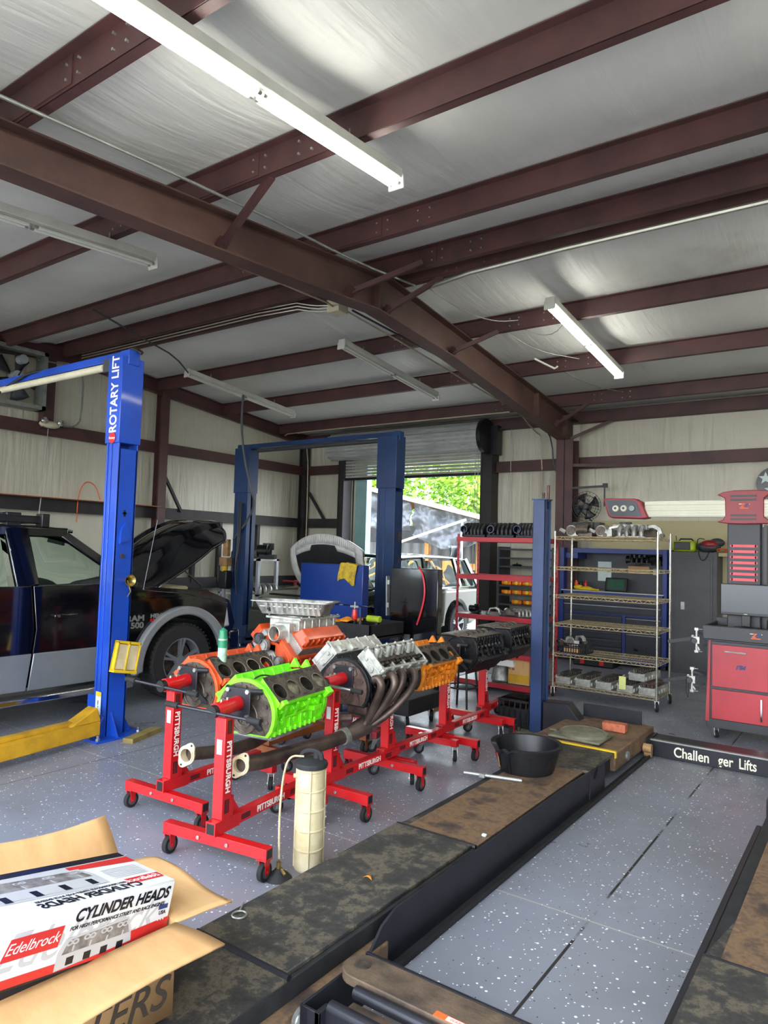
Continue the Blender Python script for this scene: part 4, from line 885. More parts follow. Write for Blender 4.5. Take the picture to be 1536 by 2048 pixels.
# ---------------- two-post lifts ----------------
def lift(x0, x1, y, bm, label, z1=3.5, words=False, w_=.27, d_=.30):
    L = thing('two_post_lift', label, 'car lift', (0, y, 0), 0, 'two post car lifts')
    for sx, x in ((1, x0), (-1, x1)): # sx=1 : carriage opens toward +x
        c = bpy.data.objects.new('lift_column', None); COL.objects.link(c); c.parent = L
        b = B()
        xo = x if sx > 0 else x; a, e = (xo, xo + w_ * sx)
        lo, hi = min(a, e), max(a, e)
        # C-channel: outer wall + two sides, lips at the open side
        back = (a, a + .012 * sx)
        b.bb((min(back), -d_ / 2, 0), (max(back), d_ / 2, z1 - .85))
        for s in (-1, 1):
            b.bb((lo, s * d_ / 2 - .006, 0), (hi, s * d_ / 2 + .006, z1 - .02)); li = (e, e - .012 * sx)
            b.bb((min(li), s * d_ / 2 - (.08 if s > 0 else 0), 0), (max(li), s * d_ / 2 + (.08 if s < 0 else 0), z1 - .02))
            b.bb((min(a, a + .02 * sx), s * .09 - .012, 0), (max(a, a + .02 * sx), s * .09 + .012, z1 - .85))
        b.build('channel', bm, c, bevel=.004)
        k = B().bb((lo - .02, -d_ / 2 - .02, z1 - .80), (hi + .01, d_ / 2 + .02, z1)); k.build('cover', bm, c, bevel=.006)
        B().bb((lo - .12, -.25, 0), (hi + .12, .25, .02)).build('base_plate', bm, c)
        g = B(); g.prism([(0, 0), (.1, 0), (0, .18)], (lo + .13, d_ / 2, .02), (0, 1, 0), (0, 0, 1), (.012, 0, 0)); g.build('gusset', bm, c); B().prism([(0, 0), (.1, 0), (0, .18)], (hi - .03, -d_ / 2, .02), (0, -1, 0), (0, 0, 1), (.012, 0, 0)).build('gusset', bm, c); B().prism([(0, 0), (.12, 0), (0, .2)], (hi, -.05, .02), (1, 0, 0), (0, 0, 1), (0, .012, 0)).build('gusset', bm, c)
        for q in (.1, .42): B().bb((lo + (hi - lo) * q - .012, -d_ / 2 - .016, .02), (lo + (hi - lo) * q + .012, -d_ / 2, z1 - .80)).build('edge_strip', bm, c, bevel=.004)
        for bx_, by in ((lo - .08, -.21), (lo - .08, .2), (hi + .07, -.21), (hi + .07, .2), (lo + .13, -.21)): B().cyl((bx_, by, .02), (bx_, by, .06), .012, n=8).cyl((bx_, by, .02), (bx_, by, .035), .02, n=6).build('anchor_bolt', 'bolt', c)
        cb = B().bb((e - (.03 if sx > 0 else -.03) - .0, -.11, .1), (e + .09 * sx, .11, .36)); cb.bb((min(e, e + .09 * sx), -.2, .06), (max(e, e + .09 * sx), .2, .16)); cb.build('carriage', bm, c, bevel=.005)
    b = B().beam((x0 - .02, 0, z1 + .03), (x1 + .02, 0, z1 + .03), .1, .075).box((x0 + .05, 0, z1), (.14, .12, .14)).box((x1 - .05, 0, z1), (.14, .12, .14)); b.build('crossbeam', bm, L, bevel=.006)
    B().cyl((x0 + .5, -.06, z1 - .06), (x1 - .35, -.06, z1 - .06), .035, n=14).build('shutoff_bar', 'beige' if words else 'dark_grey', L)
    B().box((x1 - .3, -.03, z1 - .05), (.1, .1, .12)).build('limit_switch', 'dark_grey', L); 
    return L
l1 = lift(-9.05, -5.62, 3.835, 'lift_blue', 'bright blue two post lift beside the black pickup', 3.45, True, .185, .19)
text('ROTARY LIFT', .15, (-5.705, 3.835 - .117, 3.10), (0, 0, 1), (-1, 0, 0), 'text_white', None, name='lettering', align='CENTER', off=.003, sx=.80)
lt = COL.objects[-1] if False else None
for o in list(COL.objects):
    if o.name.startswith('lettering') and o.parent is None: o.parent = l1; o.location = (0, -3.835, 0)
b = B(); b.lathe([(.001, -.002), (.05, -.002), (.05, .0)], (-5.705, -.119, 2.695), 24, axis='Y'); b.build('round_badge', 'gloss_red', l1)
text('Rotary', .034, (-5.705, -.123, 2.695), (1, 0, 0), (0, 0, 1), 'text_white', l1)
B().bb((-5.76, -.115, .20), (-5.68, -.112, .40)).build('warning_sticker', 'paper', l1)
B().bb((-5.76, -.1158, .36), (-5.68, -.115, .40)).build('sticker_band', 'yellow', l1)
text('!', .09, (-5.72, -.116, .29), (1, 0, 0), (0, 0, 1), 'text_black', l1)
# slots and lock on the camera side of the column
B().bb((-5.6195, -.02, 1.98), (-5.617, .0, 2.04)).bb((-5.6195, -.03, 2.0), (-5.617, .01, 2.02)).build('slot', 'black', l1)
B().prism([(-.05, -.1), (.05, -.06), (.06, .02), (.0, .1), (-.04, .03)], (-5.619, -.01, 1.83), (0, 1, 0), (0, 0, 1), (.03, 0, 0)).build('lock_bracket', 'lift_blue', l1)
B().cyl((-5.62, -.02, 1.62), (-5.60, -.02, 1.62), .02, n=8).build('lock_bolt', 'castiron', l1)
B().lathe([(.001, .0), (.02, .0), (.035, .05), (.055, .07)], (-5.62, .04, 1.40), 18, axis='X').tube([(-5.6, .04, 1.40), (-5.57, .06, 1.3), (-5.6, .05, 1.25)], .005).build('bell_cap', 'brass', l1)
# yellow lift arm on the floor
ar = B().prism([(-2.2, .04), (0, .05), (.0, .2), (-.2, .2), (-2.2, .1)], (-5.5, 3.62, 0), (.0, 1, 0), (0, 0, 1), (.1, 0, 0))
ar = B().beam((-5.62, 3.66, .12), (-5.3, 1.6, .12), .14, .12).beam((-5.66, 3.62, .19), (-5.36, 1.7, .2), .09, .03).prism([(0, 0), (.3, 0), (.04, .12)], (-5.7, 3.68, .18), (.1, -1, 0), (0, 0, 1), (.14, 0, 0))
ar.T = Matrix.Translation((0, -3.86, 0)); ar.v = [(a, b_ - 3.86, c_) for a, b_, c_ in ar.v]; ar.build('swing_arm', 'yellow_arm', l1, bevel=.006)
# yellow pad holders on the column
ph = thing('pad_holder', 'yellow metal lift pad tray hung on the blue column', 'lift pads', (-5.605, 3.86, .60)); ph.rotation_euler = (radians(-10), 0, 0)
for k in range(2): B().bb((.02, -.1 + k * .11, .0), (.05, -.005 + k * .11, .22)).build('pad', 'tank_cream', ph)
B().bb((0, -.12, -.02), (.02, .12, .25)).bb((0, -.12, -.03), (.07, .12, -.005)).bb((0, -.12, -.02), (.06, -.11, .25)).bb((0, .11, -.02), (.06, .12, .25)).bb((0.0, -.005, -.02), (.06, .005, .25)).bb((.0, -.12, .23), (.06, .12, .245)).build('tray', 'yellow', ph)
l2 = lift(-9.38, -5.90, 8.7, 'navy', 'dark navy two post lift standing by the roll-up door', 3.48, False, .33, .2)
pu = B().bb((-9.5, -.30, .98), (-9.3, -.16, 1.3)).build('oil_reservoir', 'black', l2, bevel=.02)
B().bb((-9.5, -.30, 1.38), (-9.3, -.17, 1.53)).build('pump_block', 'pump_tan', l2, bevel=.01)
B().cyl((-9.41, -.24, 1.25), (-9.41, -.24, 1.38), .06).build('filler_cap', 'yellow', l2)
B().bb((-9.46, -.26, 1.55), (-9.34, -.18, 1.85)).bb((-9.44, -.27, 1.7), (-9.36, -.25, 1.82)).build('motor_box', 'pump_tan', l2, bevel=.01)
B().bb((-9.44, -.26, 0.1), (-9.38, -.22, .98)).build('power_unit_leg', 'light_grey_paint', l2)
for k in range(3): B().tube([(-9.2 + .03 * k, -.16, 2.5), (-9.16 + .03 * k, -.19, 1.8), (-9.2, -.2, 1.3), (-9.15, -.17, .9)], .012, 8, smooth=2).build('hydraulic_hose', 'black', l2)
B().tube([(-9.2, -.1, 3.3), (-9.05, -.06, 3.46), (-8.9, -.05, 3.44)], .01, 8, smooth=2).build('top_cable', 'black', l2)
for z_, s_ in ((1.95, .07), (1.6, .04)): B().box((-5.89, .02, z_), (.004, s_, s_ * 2)).build('rust_patch', 'iron_brown', l2)
# lift 1 top cabling
B().tube([(-5.72, -.02, 3.45), (-5.65, 0, 3.56), (-5.56, .05, 3.5)], .02, 8, smooth=2).build('cable_bundle', 'black', l1)
B().tube([(-8.2, -.07, 3.3), (-7.6, -.08, 3.45), (-7.3, -.06, 3.52), (-6.9, 0, 3.5)], .015, 8, smooth=2).build('hose_loop', 'black', l1)
tag(B().tube([(-6.02, 4.6, 2.12), (-6.05, 4.6, 1.3), (-6.05, 4.6, 1.28)], .004, 6).box((-6.05, 4.6, 1.20), (.03, .01, .11)).build('hood_prop_cord', 'light_grey_paint'), 'thin cord with grey plastic pull hanging beside the open pickup hood', 'cord') if 0 else None
tag(B().bb((-.05, -.22, 0), (.05, .22, .04)).build('wood_block', 'treated_wood', loc=(-5.42, 3.99, 0), rot=(0, 0, radians(20))), 'short pale wood block lying on the floor by the blue column', 'wood block')

# ---------------- black pickup ----------------
tr = thing('pickup_truck', 'black pickup with silver lower panels and its hood raised', 'pickup truck', (-7.45, 0, 0))
W2 = 1.0; WY = 5.24; WR = .42
def arc(cy, cz, r, a0, a1, n=12): return [(cy + r * cos(radians(a0 + (a1 - a0) * i / n)), cz + r * sin(radians(a0 + (a1 - a0) * i / n))) for i in range(n + 1)]
side = [(-.6, .5), (.6, .5)] + arc(1.15, .48, .55, 180, 0) + [(1.75, .36), (4.55, .36)] + arc(WY, .42, .54, 190, -5) + [(5.95, .5), (6.05, .8), (5.95, 1.08), (5.6, 1.2), (4.75, 1.27), (4.6, 1.31), (-.6, 1.31)]
b = B().prism(side, (-W2 + .06, 0, 0), (0, 1, 0), (0, 0, 1), (2 * W2 - .12, 0, 0)); 
b.build('body', 'truck_black', tr, bevel=.05)
# right side skins, slightly outboard
def skin(poly, x, m, name, th=.02, bev=.006): return B().prism(poly, (x, 0, 0), (0, 1, 0), (0, 0, 1), (th, 0, 0)).build(name, m, tr, bevel=bev)
skin([(2.42, .40), (3.46, .40), (3.51, .9), (3.46, 1.31), (2.42, 1.31)], W2 - .06, 'truck_black', 'rear_door', .035)
skin([(3.53, .9), (3.48, .40), (4.42, .40), (4.46, .8), (4.44, 1.31), (3.48, 1.31)], W2 - .06, 'truck_black', 'front_door', .035)
skin([(4.47, .40), (4.60, .62)] + arc(WY, .42, .545, 160, 15)[0:] + [(5.85, .7), (5.9, 1.05), (5.2, 1.19), (4.47, 1.26)], W2 - .06, 'truck_black', 'fender', .03)
skin([(1.75, .34), (3.45, .34), (3.49, .68), (1.70, .68)], W2 - .025, 'truck_silver', 'lower_cladding', .015)
skin([(3.47, .34), (4.50, .34), (4.60, .50), (4.60, .68), (3.51, .68)], W2 - .025, 'truck_silver', 'lower_cladding', .015)
fl = arc(WY, .38, .66, 184, 14, 22) + arc(WY, .40, .545, 14, 184, 22)
B().prism(fl, (W2 - .05, 0, 0), (0, 1, 0), (0, 0, 1), (.085, 0, 0)).build('wheel_flare', 'flare_grey', tr, bevel=.02)
b = B().bb((W2 - .02, 1.8, .25), (W2 + .14, 4.5, .31)); b.build('running_board', 'chrome', tr, bevel=.012)
B().bb((W2, 1.9, .311), (W2 + .12, 4.4, .315)).build('step_tread', 'rubber', tr)
B().bb((W2 - .03, 3.68, 1.0), (W2 + .02, 3.92, 1.035)).build('door_handle', 'truck_black', tr, bevel=.01)
B().cyl((W2 + .02, 3.72, 1.02), (W2 + .025, 3.72, 1.02), .014).build('key_cap', 'chrome', tr)
B().prism([(0, 0), (1.0, .0), (1.0, .012), (0, .012)], (W2 - .02, 4.47, 1.17), (0, 1, -.04), (0, 0, 1), (.012, 0, 0)).build('body_crease', 'truck_black', tr)
text('RAM', .085, (W2 - .022, 4.60, .935), (0, 1, 0), (0, 0, 1), 'galv', tr, off=.004, sx=1.3)
text('1500', .085, (W2 - .022, 4.60, .86), (0, 1, 0), (0, 0, 1), 'galv', tr, off=.004, sx=1.25)
text('HEMI', .06, (W2 - .022, 4.87, .95), (0, 1, 0), (0, 0, 1), 'galv', tr, off=.003, sx=1.2)
text('5.7 LITER', .035, (W2 - .022, 4.87, .905), (0, 1, 0), (0, 0, 1), 'gloss_red', tr, off=.003, sx=1.2)
# greenhouse
def cab(pt): return pt
zr = 1.86
for s in (-1, 1):
    xb, xt = s * (W2 - .06), s * (W2 - .23)
    def pl(p0, p1, w_=.07, nm='pillar'): B().beam(p0, p1, .05, w_, up=(0, 1, .0)).build(nm, 'truck_black', tr, bevel=.012)
    pl((xb, 4.62, 1.28), (xt, 3.85, zr - .05), .09, 'windshield_pillar'); pl((xb, 3.44, 1.3), (xt, 3.38, zr), .22, 'door_pillar'); pl((xb, 2.3, 1.3), (xt, 2.4, zr), .14, 'rear_pillar')
    B().beam((xt, 2.3, zr - .03), (xt, 3.9, zr - .04), .06, .1).build('roof_rail', 'truck_black', tr, bevel=.015)
    B().add([(xb - s * .01, 3.45, 1.3), (xb - s * .01, 4.56, 1.3), (xt - s * .01, 3.85, zr - .08), (xt - s * .01, 3.42, zr - .06)], [(0, 1, 2, 3)]).build('front_window', 'glass', tr, solid=.004)
    B().add([(xb - s * .01, 2.35, 1.3), (xb - s * .01, 3.27, 1.3), (xt - s * .01, 3.24, zr - .06), (xt - s * .01, 2.45, zr - .08)], [(0, 1, 2, 3)]).build('rear_window', 'glass', tr, solid=.004)
def roof_(u, v):
    x = (u - .5) * 2 * (W2 - .21); y = 2.2 + 1.75 * v
    return (x, y, zr + .045 * (1 - (2 * u - 1) ** 2) - .10 * max(0, v - .75) ** 1.5 * 2)
B().grid(roof_, 16, 14).build('roof', 'truck_black', tr, solid=.03)
B().grid(lambda u, v: ((u - .5) * 2 * (W2 - .08 - .16 * v), 4.66 - .78 * v + .06 * (1 - (2 * u - 1) ** 2), 1.27 + (zr - 1.33) * v), 10, 4).build('windshield', 'glass', tr, solid=.005)
B().bb((-.7, 2.9, .6), (-.15, 3.4, 1.28)).box((-.42, 2.95, 1.45), (.3, .12, .28)).box((.42, 2.95, 1.45), (.3, .12, .28)).bb((.15, 2.9, .6), (.7, 3.4, 1.28)).build('seat', 'interior', tr, bevel=.03)
B().bb((-.85, 4.25, .9), (.85, 4.7, 1.36)).ball((-.4, 4.35, 1.36), .2, sc=(1, 1, .35)).build('dashboard', 'interior', tr, bevel=.04)
B().torus((-.4, 4.12, 1.36), .18, .018, 'Y', 20).build('steering_wheel', 'interior', tr)
B().box((0, 4.22, 1.66), (.24, .03, .08)).beam((0, 4.24, 1.68), (0, 4.3, 1.74), .03, .03).build('rear_view_mirror', 'black', tr, bevel=.01)
B().bb((W2 - .05, 4.15, 1.33), (W2 + .13, 4.25, 1.52)).build('side_mirror', 'black_gloss', tr, bevel=.03)
B().cyl((.95, 4.72, 1.17), (.95, 4.70, 1.25), .022, .01).build('antenna_base', 'mid_grey', tr); B().cyl((.95, 4.70, 1.24), (.95, 4.84, 2.0), .003, n=6).build('antenna', 'light_grey_paint', tr)
# rooftop light bar
b = B().bb((-.75, 3.28, 1.93), (.72, 3.42, 1.995)); b.build('light_bar', 'black', tr, bevel=.015)
B().bb((.66, 3.3, 1.86), (.76, 3.44, 2.0)).build('light_bar_bracket', 'black', tr, bevel=.008)
B().beam((W2 - .25, 2.3, 1.95), (W2 - .27, 3.65, 1.935), .06, .08).build('roof_rack_bar', 'black', tr, bevel=.015)
B().bb((W2 - .32, 3.62, 1.87), (W2 - .2, 3.7, 2.0)).build('rack_end', 'black', tr, bevel=.008)
# raised hood: curved shell with near-side crease
hy0, hz0, hy1, hz1 = 4.82, 1.27, 6.22, 2.10
def hoodf(u, v):
    x = (u - .5) * 2 * .86; q = abs(2 * u - 1)
    y = hy0 + .1 * q * q + (hy1 - hy0) * v - .40 * q ** 3 * v; z = hz0 + (hz1 - hz0) * v + sin(pi * v) * (.17 - .22 * q * q) - q ** 2 * (.03 + .22 * v) - .26 * max(0, v - .8)
    bul = .035 if .25 < q < .55 else 0
    return (x, y - bul * .3, z + bul)
B().grid(hoodf, 40, 24).build('hood', 'truck_black', tr, solid=.025)
B().grid(lambda u, v: (hoodf(u * .9 + .05, v * .94 + .03)[0], hoodf(u * .9 + .05, v * .94 + .03)[1] + .03, hoodf(u * .9 + .05, v * .94 + .03)[2] - .045), 12, 12).build('hood_liner', 'interior', tr, solid=.01)
B().tube([(.72, 5.7, 1.24), (.72, 5.35, 1.48)], .008, 6).build('hood_strut', 'black', tr)
B().bb((-.7, 4.85, 1.0), (.7, 5.85, 1.2)).build('engine_bay', 'black_rough', tr, bevel=.03)
B().bb((.1, 5.1, 1.19), (.6, 5.6, 1.24)).build('engine_cover', 'tank_cream', tr, bevel=.03)
B().prism([(0, 0), (.28, .02), (.22, .3), (.06, .34)], (W2 - .09, 5.68, .74), (0, 1, 0), (0, 0, 1), (.05, 0, 0)).build('headlight', 'gloss_grey', tr, bevel=.02)
B().bb((-W2 + .02, 5.95, .45), (W2 - .05, 6.15, .72)).build('front_bumper', 'truck_black', tr, bevel=.04)
def wheel(parent, x, y, r, w_, sx, nm='front_wheel'):
    wh = bpy.data.objects.new(nm, None); COL.objects.link(wh); wh.parent = parent; wh.location = (x, y, r)
    T_ = B().lathe([(r * .62, -w_ / 2), (r * .93, -w_ / 2), (r, -w_ / 2 + .03), (r, w_ / 2 - .03), (r * .93, w_ / 2), (r * .62, w_ / 2), (r * .6, 0), (r * .62, -w_ / 2)], n=40, axis='X')
    T_.build('tyre', 'tyre', wh)
    t2 = B()
    for k in range(48):
        a = 2 * pi * k / 48
        for q in (-1, 1): t2.box((q * w_ * .27, r * 1.003 * cos(a), r * 1.003 * sin(a)), (w_ * .42, .02, .012), 0, Matrix.Rotation(a - pi / 2, 3, 'X'))
    t2.build('tread', 'tyre', wh)
    rm = B().lathe([(r * .62, -sx * w_ * .4), (r * .62, sx * w_ * .46), (r * .57, sx * w_ * .44), (r * .55, 0)], n=36, axis='X')
    for k in range(5):
        a = 2 * pi * k / 5 + .3
        for q in (-.12, .12): rm.beam((sx * w_ * .30, cos(a) * .04, sin(a) * .04), (sx * w_ * .40, r * .59 * cos(a + q), r * .59 * sin(a + q)), .03, .035, up=(1, 0, 0))
    rm.cyl((sx * w_ * .2, 0, 0), (sx * w_ * .38, 0, 0), .06, n=18); rm.build('rim', 'truck_silver', wh)
    B().cyl((-sx * w_ * .05, 0, 0), (sx * w_ * .02, 0, 0), r * .5, n=24).build('brake_disc', 'castiron', wh)
wheel(tr, W2 - .15, WY, WR, .27, 1); wheel(tr, -W2 + .15, WY, WR, .27, -1); wheel(tr, W2 - .15, 1.15, WR, .27, 1, 'rear_wheel'); wheel(tr, -W2 + .15, 1.15, WR, .27, -1, 'rear_wheel')

# ---------------- SUV in the doorway ----------------
sv = thing('suv', 'glossy grey-green suv in the doorway with its hood open', 'suv', (-7.52, 0, 0))
w2 = .93; sy = 8.15
side = [(8.15, .35), (8.3, .3)] + arc(9.1, .38, .42, 190, -10) + [(11.3, .3)] + arc(11.9, .38, .42, 190, -10) + [(12.75, .35), (12.85, .8), (12.8, 1.08), (9.35, 1.1), (8.5, 1.0), (8.15, .85)]
B().prism(side, (-w2 + .05, 0, 0), (0, 1, 0), (0, 0, 1), (2 * w2 - .1, 0, 0)).build('body', 'suv_paint', sv, bevel=.06)
B().prism([(9.6, .42), (11.35, .42), (11.5, 1.06), (9.55, 1.06)], (w2 - .06, 0, 0), (0, 1, 0), (0, 0, 1), (.03, 0, 0)).build('door', 'suv_paint', sv, bevel=.01)
B().beam((w2 - .02, 9.6, .98), (w2 - .02, 12.6, 1.0), .02, .03).build('belt_trim', 'chrome', sv)
B().beam((w2 - .01, 9.7, .55), (w2 - .01, 11.3, .55), .02, .04).build('side_trim', 'chrome', sv)
B().grid(lambda u, v: ((u - .5) * 2 * (w2 - .2), 10.0 + 2.5 * v, 1.63 + .05 * (1 - (2 * u - 1) ** 2) - .05 * (2 * v - 1) ** 2), 14, 14).build('roof', 'suv_paint', sv, solid=.04)
for s in (-1, 1):
    xb, xt = s * (w2 - .06), s * (w2 - .21)
    for nm, p0, p1, t_ in (('windshield_pillar', (xb, 9.35, 1.08), (xt, 10.05, 1.6), .07), ('door_pillar', (xb, 10.75, 1.08), (xt, 10.85, 1.62), .09), ('rear_pillar', (xb, 12.0, 1.08), (xt, 11.95, 1.62), .1), ('tailgate_pillar', (xb, 12.75, 1.05), (xt, 12.45, 1.6), .12)):
        B().beam(p0, p1, .05, t_, up=(0, 1, 0)).build(nm, 'suv_paint', sv, bevel=.012)
    for y0, y1, y2, y3 in ((9.45, 10.7, 10.8, 10.12), (10.8, 11.95, 11.9, 10.9), (12.05, 12.65, 12.4, 12.0)):
        B().add([(xb - s * .01, y0, 1.08), (xb - s * .01, y1, 1.08), (xt - s * .01, y2, 1.57), (xt - s * .01, y3, 1.57)], [(0, 1, 2, 3)]).build('side_window', 'glass', sv, solid=.004)
B().bb((w2 - .04, 9.75, 1.05), (w2 + .14, 9.85, 1.2)).build('side_mirror', 'suv_paint', sv, bevel=.03)
B().bb((-.7, 10.3, .5), (.7, 12.3, 1.15)).build('seat', 'interior', sv, bevel=.05)
B().grid(lambda u, v: ((u - .5) * 2 * (w2 - .08 - .14 * v), 9.3 + .7 * v - .06 * (1 - (2 * u - 1) ** 2), 1.08 + .52 * v), 10, 4).build('windshield', 'glass', sv, solid=.005)
def sh_(u, v):
    q = 2 * u - 1; x = q * (.80 - .02 * v); 
    return (x, 9.25 - .38 * v - .16 * sin(pi * v) * .5 + .10 * q * q * v, 1.12 + .86 * v - .26 * abs(q) ** 2.2 * v)
B().grid(sh_, 30, 16).build('hood', 'suv_paint', sv, solid=.02)
fr = B()
def rim_(u, v): p = V3(sh_(u, v)); return p + V3((0, -.03, 0))
def band(mb, c0, c1, n=40):
    for i in range(n):
        u0, u1 = i / n, (i + 1) / n
        mb.add([rim_(u0, c0), rim_(u1, c0), rim_(u1, c1), rim_(u0, c1)], [(0, 1, 2, 3)])
band(fr, .80, 1.0)
for a_, b__ in ((0, .09), (.91, 1)): fr.grid(lambda u, v: rim_(a_ + (b__ - a_) * u, v), 3, 14)
fr.grid(lambda u, v: rim_(.09 + .82 * u, .70 + .12 * v) if abs(u - .5) > .2 else rim_(.09 + .82 * u, .8 + .02 * v), 30, 2)
fr.build('hood_frame', 'hood_liner', sv, solid=.02)
lo_ = B().grid(lambda u, v: V3(rim_(.07 + .86 * u, .0 + .82 * v)) + V3((0, .012, 0)), 12, 10); lo_.build('hood_insulation', 'black_rough', sv, solid=.01)
B().bb((-.75, 8.4, .7), (.75, 9.3, .98)).build('engine_bay', 'black_rough', sv, bevel=.03)
B().bb((-.85, 8.05, .35), (.85, 8.25, .75)).build('front_bumper', 'suv_paint', sv, bevel=.05)
wheel(sv, w2 - .12, 9.1, .36, .22, 1); wheel(sv, w2 - .12, 11.9, .36, .22, 1, 'rear_wheel'); wheel(sv, -w2 + .12, 9.1, .36, .22, -1); wheel(sv, -w2 + .12, 11.9, .36, .22, -1, 'rear_wheel')
# ---------------- drive-on alignment lift ----------------
al = thing('alignment_lift', 'long black drive-on alignment lift with two rusty runways', 'car lift', (0, 0, 0))
def runway(x0, x1, nm, ya=1.95, yb=3.38, yc=5.55, yd=6.80):
    c = bpy.data.objects.new(nm, None); COL.objects.link(c); c.parent = al
    B().bb((x0, -.3, .06), (x1, yd, .192)).build('deck_frame', 'black_rough', c, bevel=.004)
    B().bb((x0, -.3, .192), (x1, ya - .01, .198)).build('ramp_section', 'grip', c)
    B().bb((x0, ya + .01, .192), (x1 - .02, yb - .01, .21)).build('grip_section', 'grip', c, bevel=.004)
    B().bb((x0 + .06, yb + .01, .192), (x1, yc, .202)).build('worn_section', 'rust', c)
    B().prism([(x0 + .0, yb + .01), (x0 + .06, yb + .4), (x0 + .06, yb + .01)], (0, 0, .192), (1, 0, 0), (0, 1, 0), (0, 0, .006)).build('corner_plate', 'grip', c)
    for yy in (ya, yb): B().cyl((x0, yy, .2), (x1, yy, .2), .012, n=10).build('hinge_bar', 'plate_black', c)
    return c
rl = runway(-2.24, -1.74, 'left_runway')
B().bb((-2.6, 5.0, .06), (-1.74, 5.62, .195)).build('slip_plate_bay', 'black_rough', rl) if 0 else None
B().prism([(-2.42, 5.02), (-1.70, 5.02), (-1.70, 5.62), (-2.42, 5.62)], (0, 0, .19), (1, 0, 0), (0, 1, 0), (0, 0, .022)).build('slip_plate', 'grip', rl, bevel=.003)
B().bb((-2.44, 5.64, .06), (-1.70, 6.80, .2)).build('head_section', 'rust', rl, bevel=.01)
B().bb((-2.24, 5.62, .2), (-1.70, 5.65, .222)).bb((-1.70, 5.62, .17), (-1.69, 5.65, .222)).build('yellow_strip', 'yellow', rl)
B().bb((-2.35, 6.76, .2), (-1.8, 6.775, .32)).build('end_stop', 'plate_black', rl, bevel=.003)
# tall inner guard plate, its foot and its wheel track
gp = [(2.36, .0), (2.36, .1), (2.46, .19), (2.56, .225), (4.6, .225), (5.3, .2), (5.35, .17), (5.35, .0)]
B().prism(gp, (-1.70, 0, 0), (0, 1, 0), (0, 0, 1), (.012, 0, 0)).build('guard_plate', 'plate_black', rl)
B().bb((-1.69, 2.36, .0), (-1.64, 6.55, .012)).bb((-1.645, 2.4, .01), (-1.637, 6.55, .03)).build('track', 'black_rough', rl)
B().bb((-1.745, -.3, .0), (-1.68, 2.5, .12)).build('inner_beam', 'rust', rl, bevel=.01)
B().prism([(5.32, .02), (5.32, .215), (5.2, .215), (5.1, .14), (5.02, .2), (5.0, .02)], (-1.70, 0, 0), (0, 1, 0), (0, 0, 1), (.02, 0, 0)).build('notched_plate', 'plate_black', rl)
B().cyl((-1.70, 5.95, .12), (-1.685, 5.95, .12), .035, n=18).build('port_ring', 'galv', rl)
B().cyl((-1.69, 6.42, .09), (-1.62, 6.42, .09), .038, n=18).cyl((-1.69, 6.46, .035), (-1.63, 6.46, .035), .03, n=14).build('roller', 'pump_tan', rl)
rr_ = runway(-.57, .02, 'right_runway', 1.4, 3.05)
B().prism([(-.4, 0), (-.4, .19), (4.75, .19), (4.8, .15), (4.8, 0)], (-.60, 0, 0), (0, 1, 0), (0, 0, 1), (.03, 0, 0)).build('guard_rail', 'plate_black', rr_, bevel=.006)
B().bb((-.565, -.3, .192), (-.52, 3.0, .205)).build('rail_foot', 'plate_black', rr_)
B().prism([(5.2, .0), (5.2, .21), (5.3, .21), (5.42, .1), (5.42, 0)], (-.60, 0, 0), (0, 1, 0), (0, 0, 1), (.03, 0, 0)).build('end_block', 'plate_black', rr_)
# cross beam with lettering
B().bb((-1.66, 6.53, 0), (.3, 6.78, .144)).build('crossbeam', 'plate_black', al, bevel=.004)
B().bb((-1.66, 6.522, .138), (.3, 6.56, .148)).build('beam_lip', 'galv', al)
text('Challen', .118, (-1.465, 6.526, .066), (1, 0, 0), (0, 0, 1), 'text_cream', al, align='LEFT', off=.002, sx=.80)
text('ger', .118, (-1.11, 6.526, .066), (1, 0, 0), (0, 0, 1), 'text_cream', al, align='LEFT', off=.002, sx=.74)
text('Lifts', .118, (-.955, 6.526, .066), (1, 0, 0), (0, 0, 1), 'text_cream', al, align='LEFT', off=.002, sx=.68)
# corner column
cc = bpy.data.objects.new('corner_column', None); COL.objects.link(cc); cc.parent = al
b = B(); b.bb((-2.80, 6.51, 0), (-2.675, 6.52, 2.29)).bb((-2.80, 6.51, 0), (-2.79, 6.63, 2.29)).bb((-2.685, 6.51, 0), (-2.675, 6.56, 2.29)).bb((-2.80, 6.62, 0), (-2.66, 6.63, 2.29)); b.build('column_channel', 'post_blue', cc, bevel=.003)
B().bb((-2.72, 6.56, .3), (-2.675, 6.62, 2.2)).build('column_inner', 'navy', cc)
B().bb((-2.81, 6.50, 2.29), (-2.65, 6.64, 2.3)).build('column_cap', 'post_blue', cc)
B().cyl((-2.73, 6.6, 2.3), (-2.73, 6.6, 2.37), .012).build('threaded_rod', 'iron_brown', cc)
B().cyl((-2.68, 6.6, 2.28), (-2.68, 6.6, 2.44), .016).build('threaded_rod', 'iron_brown', cc)
B().bb((-2.92, 6.42, 0), (-2.56, 6.78, .02)).build('base_plate', 'concrete_plate', cc)
for bx_ in (-2.89, -2.60): B().cyl((bx_, 6.46, .02), (bx_, 6.46, .06), .02, n=6).build('anchor_bolt', 'castiron', cc)
B().prism([(-2.66, .02), (-2.66, .33), (-2.42, .34), (-2.3, .2), (-2.18, .14), (-2.18, .02)], (0, 6.50, 0), (1, 0, 0), (0, 0, 1), (0, .16, 0)).build('yoke_end', 'plate_black', al, bevel=.006)
B().bb((-2.3, 6.53, .02), (-1.66, 6.78, .15)).build('crossbeam_left', 'plate_black', al)
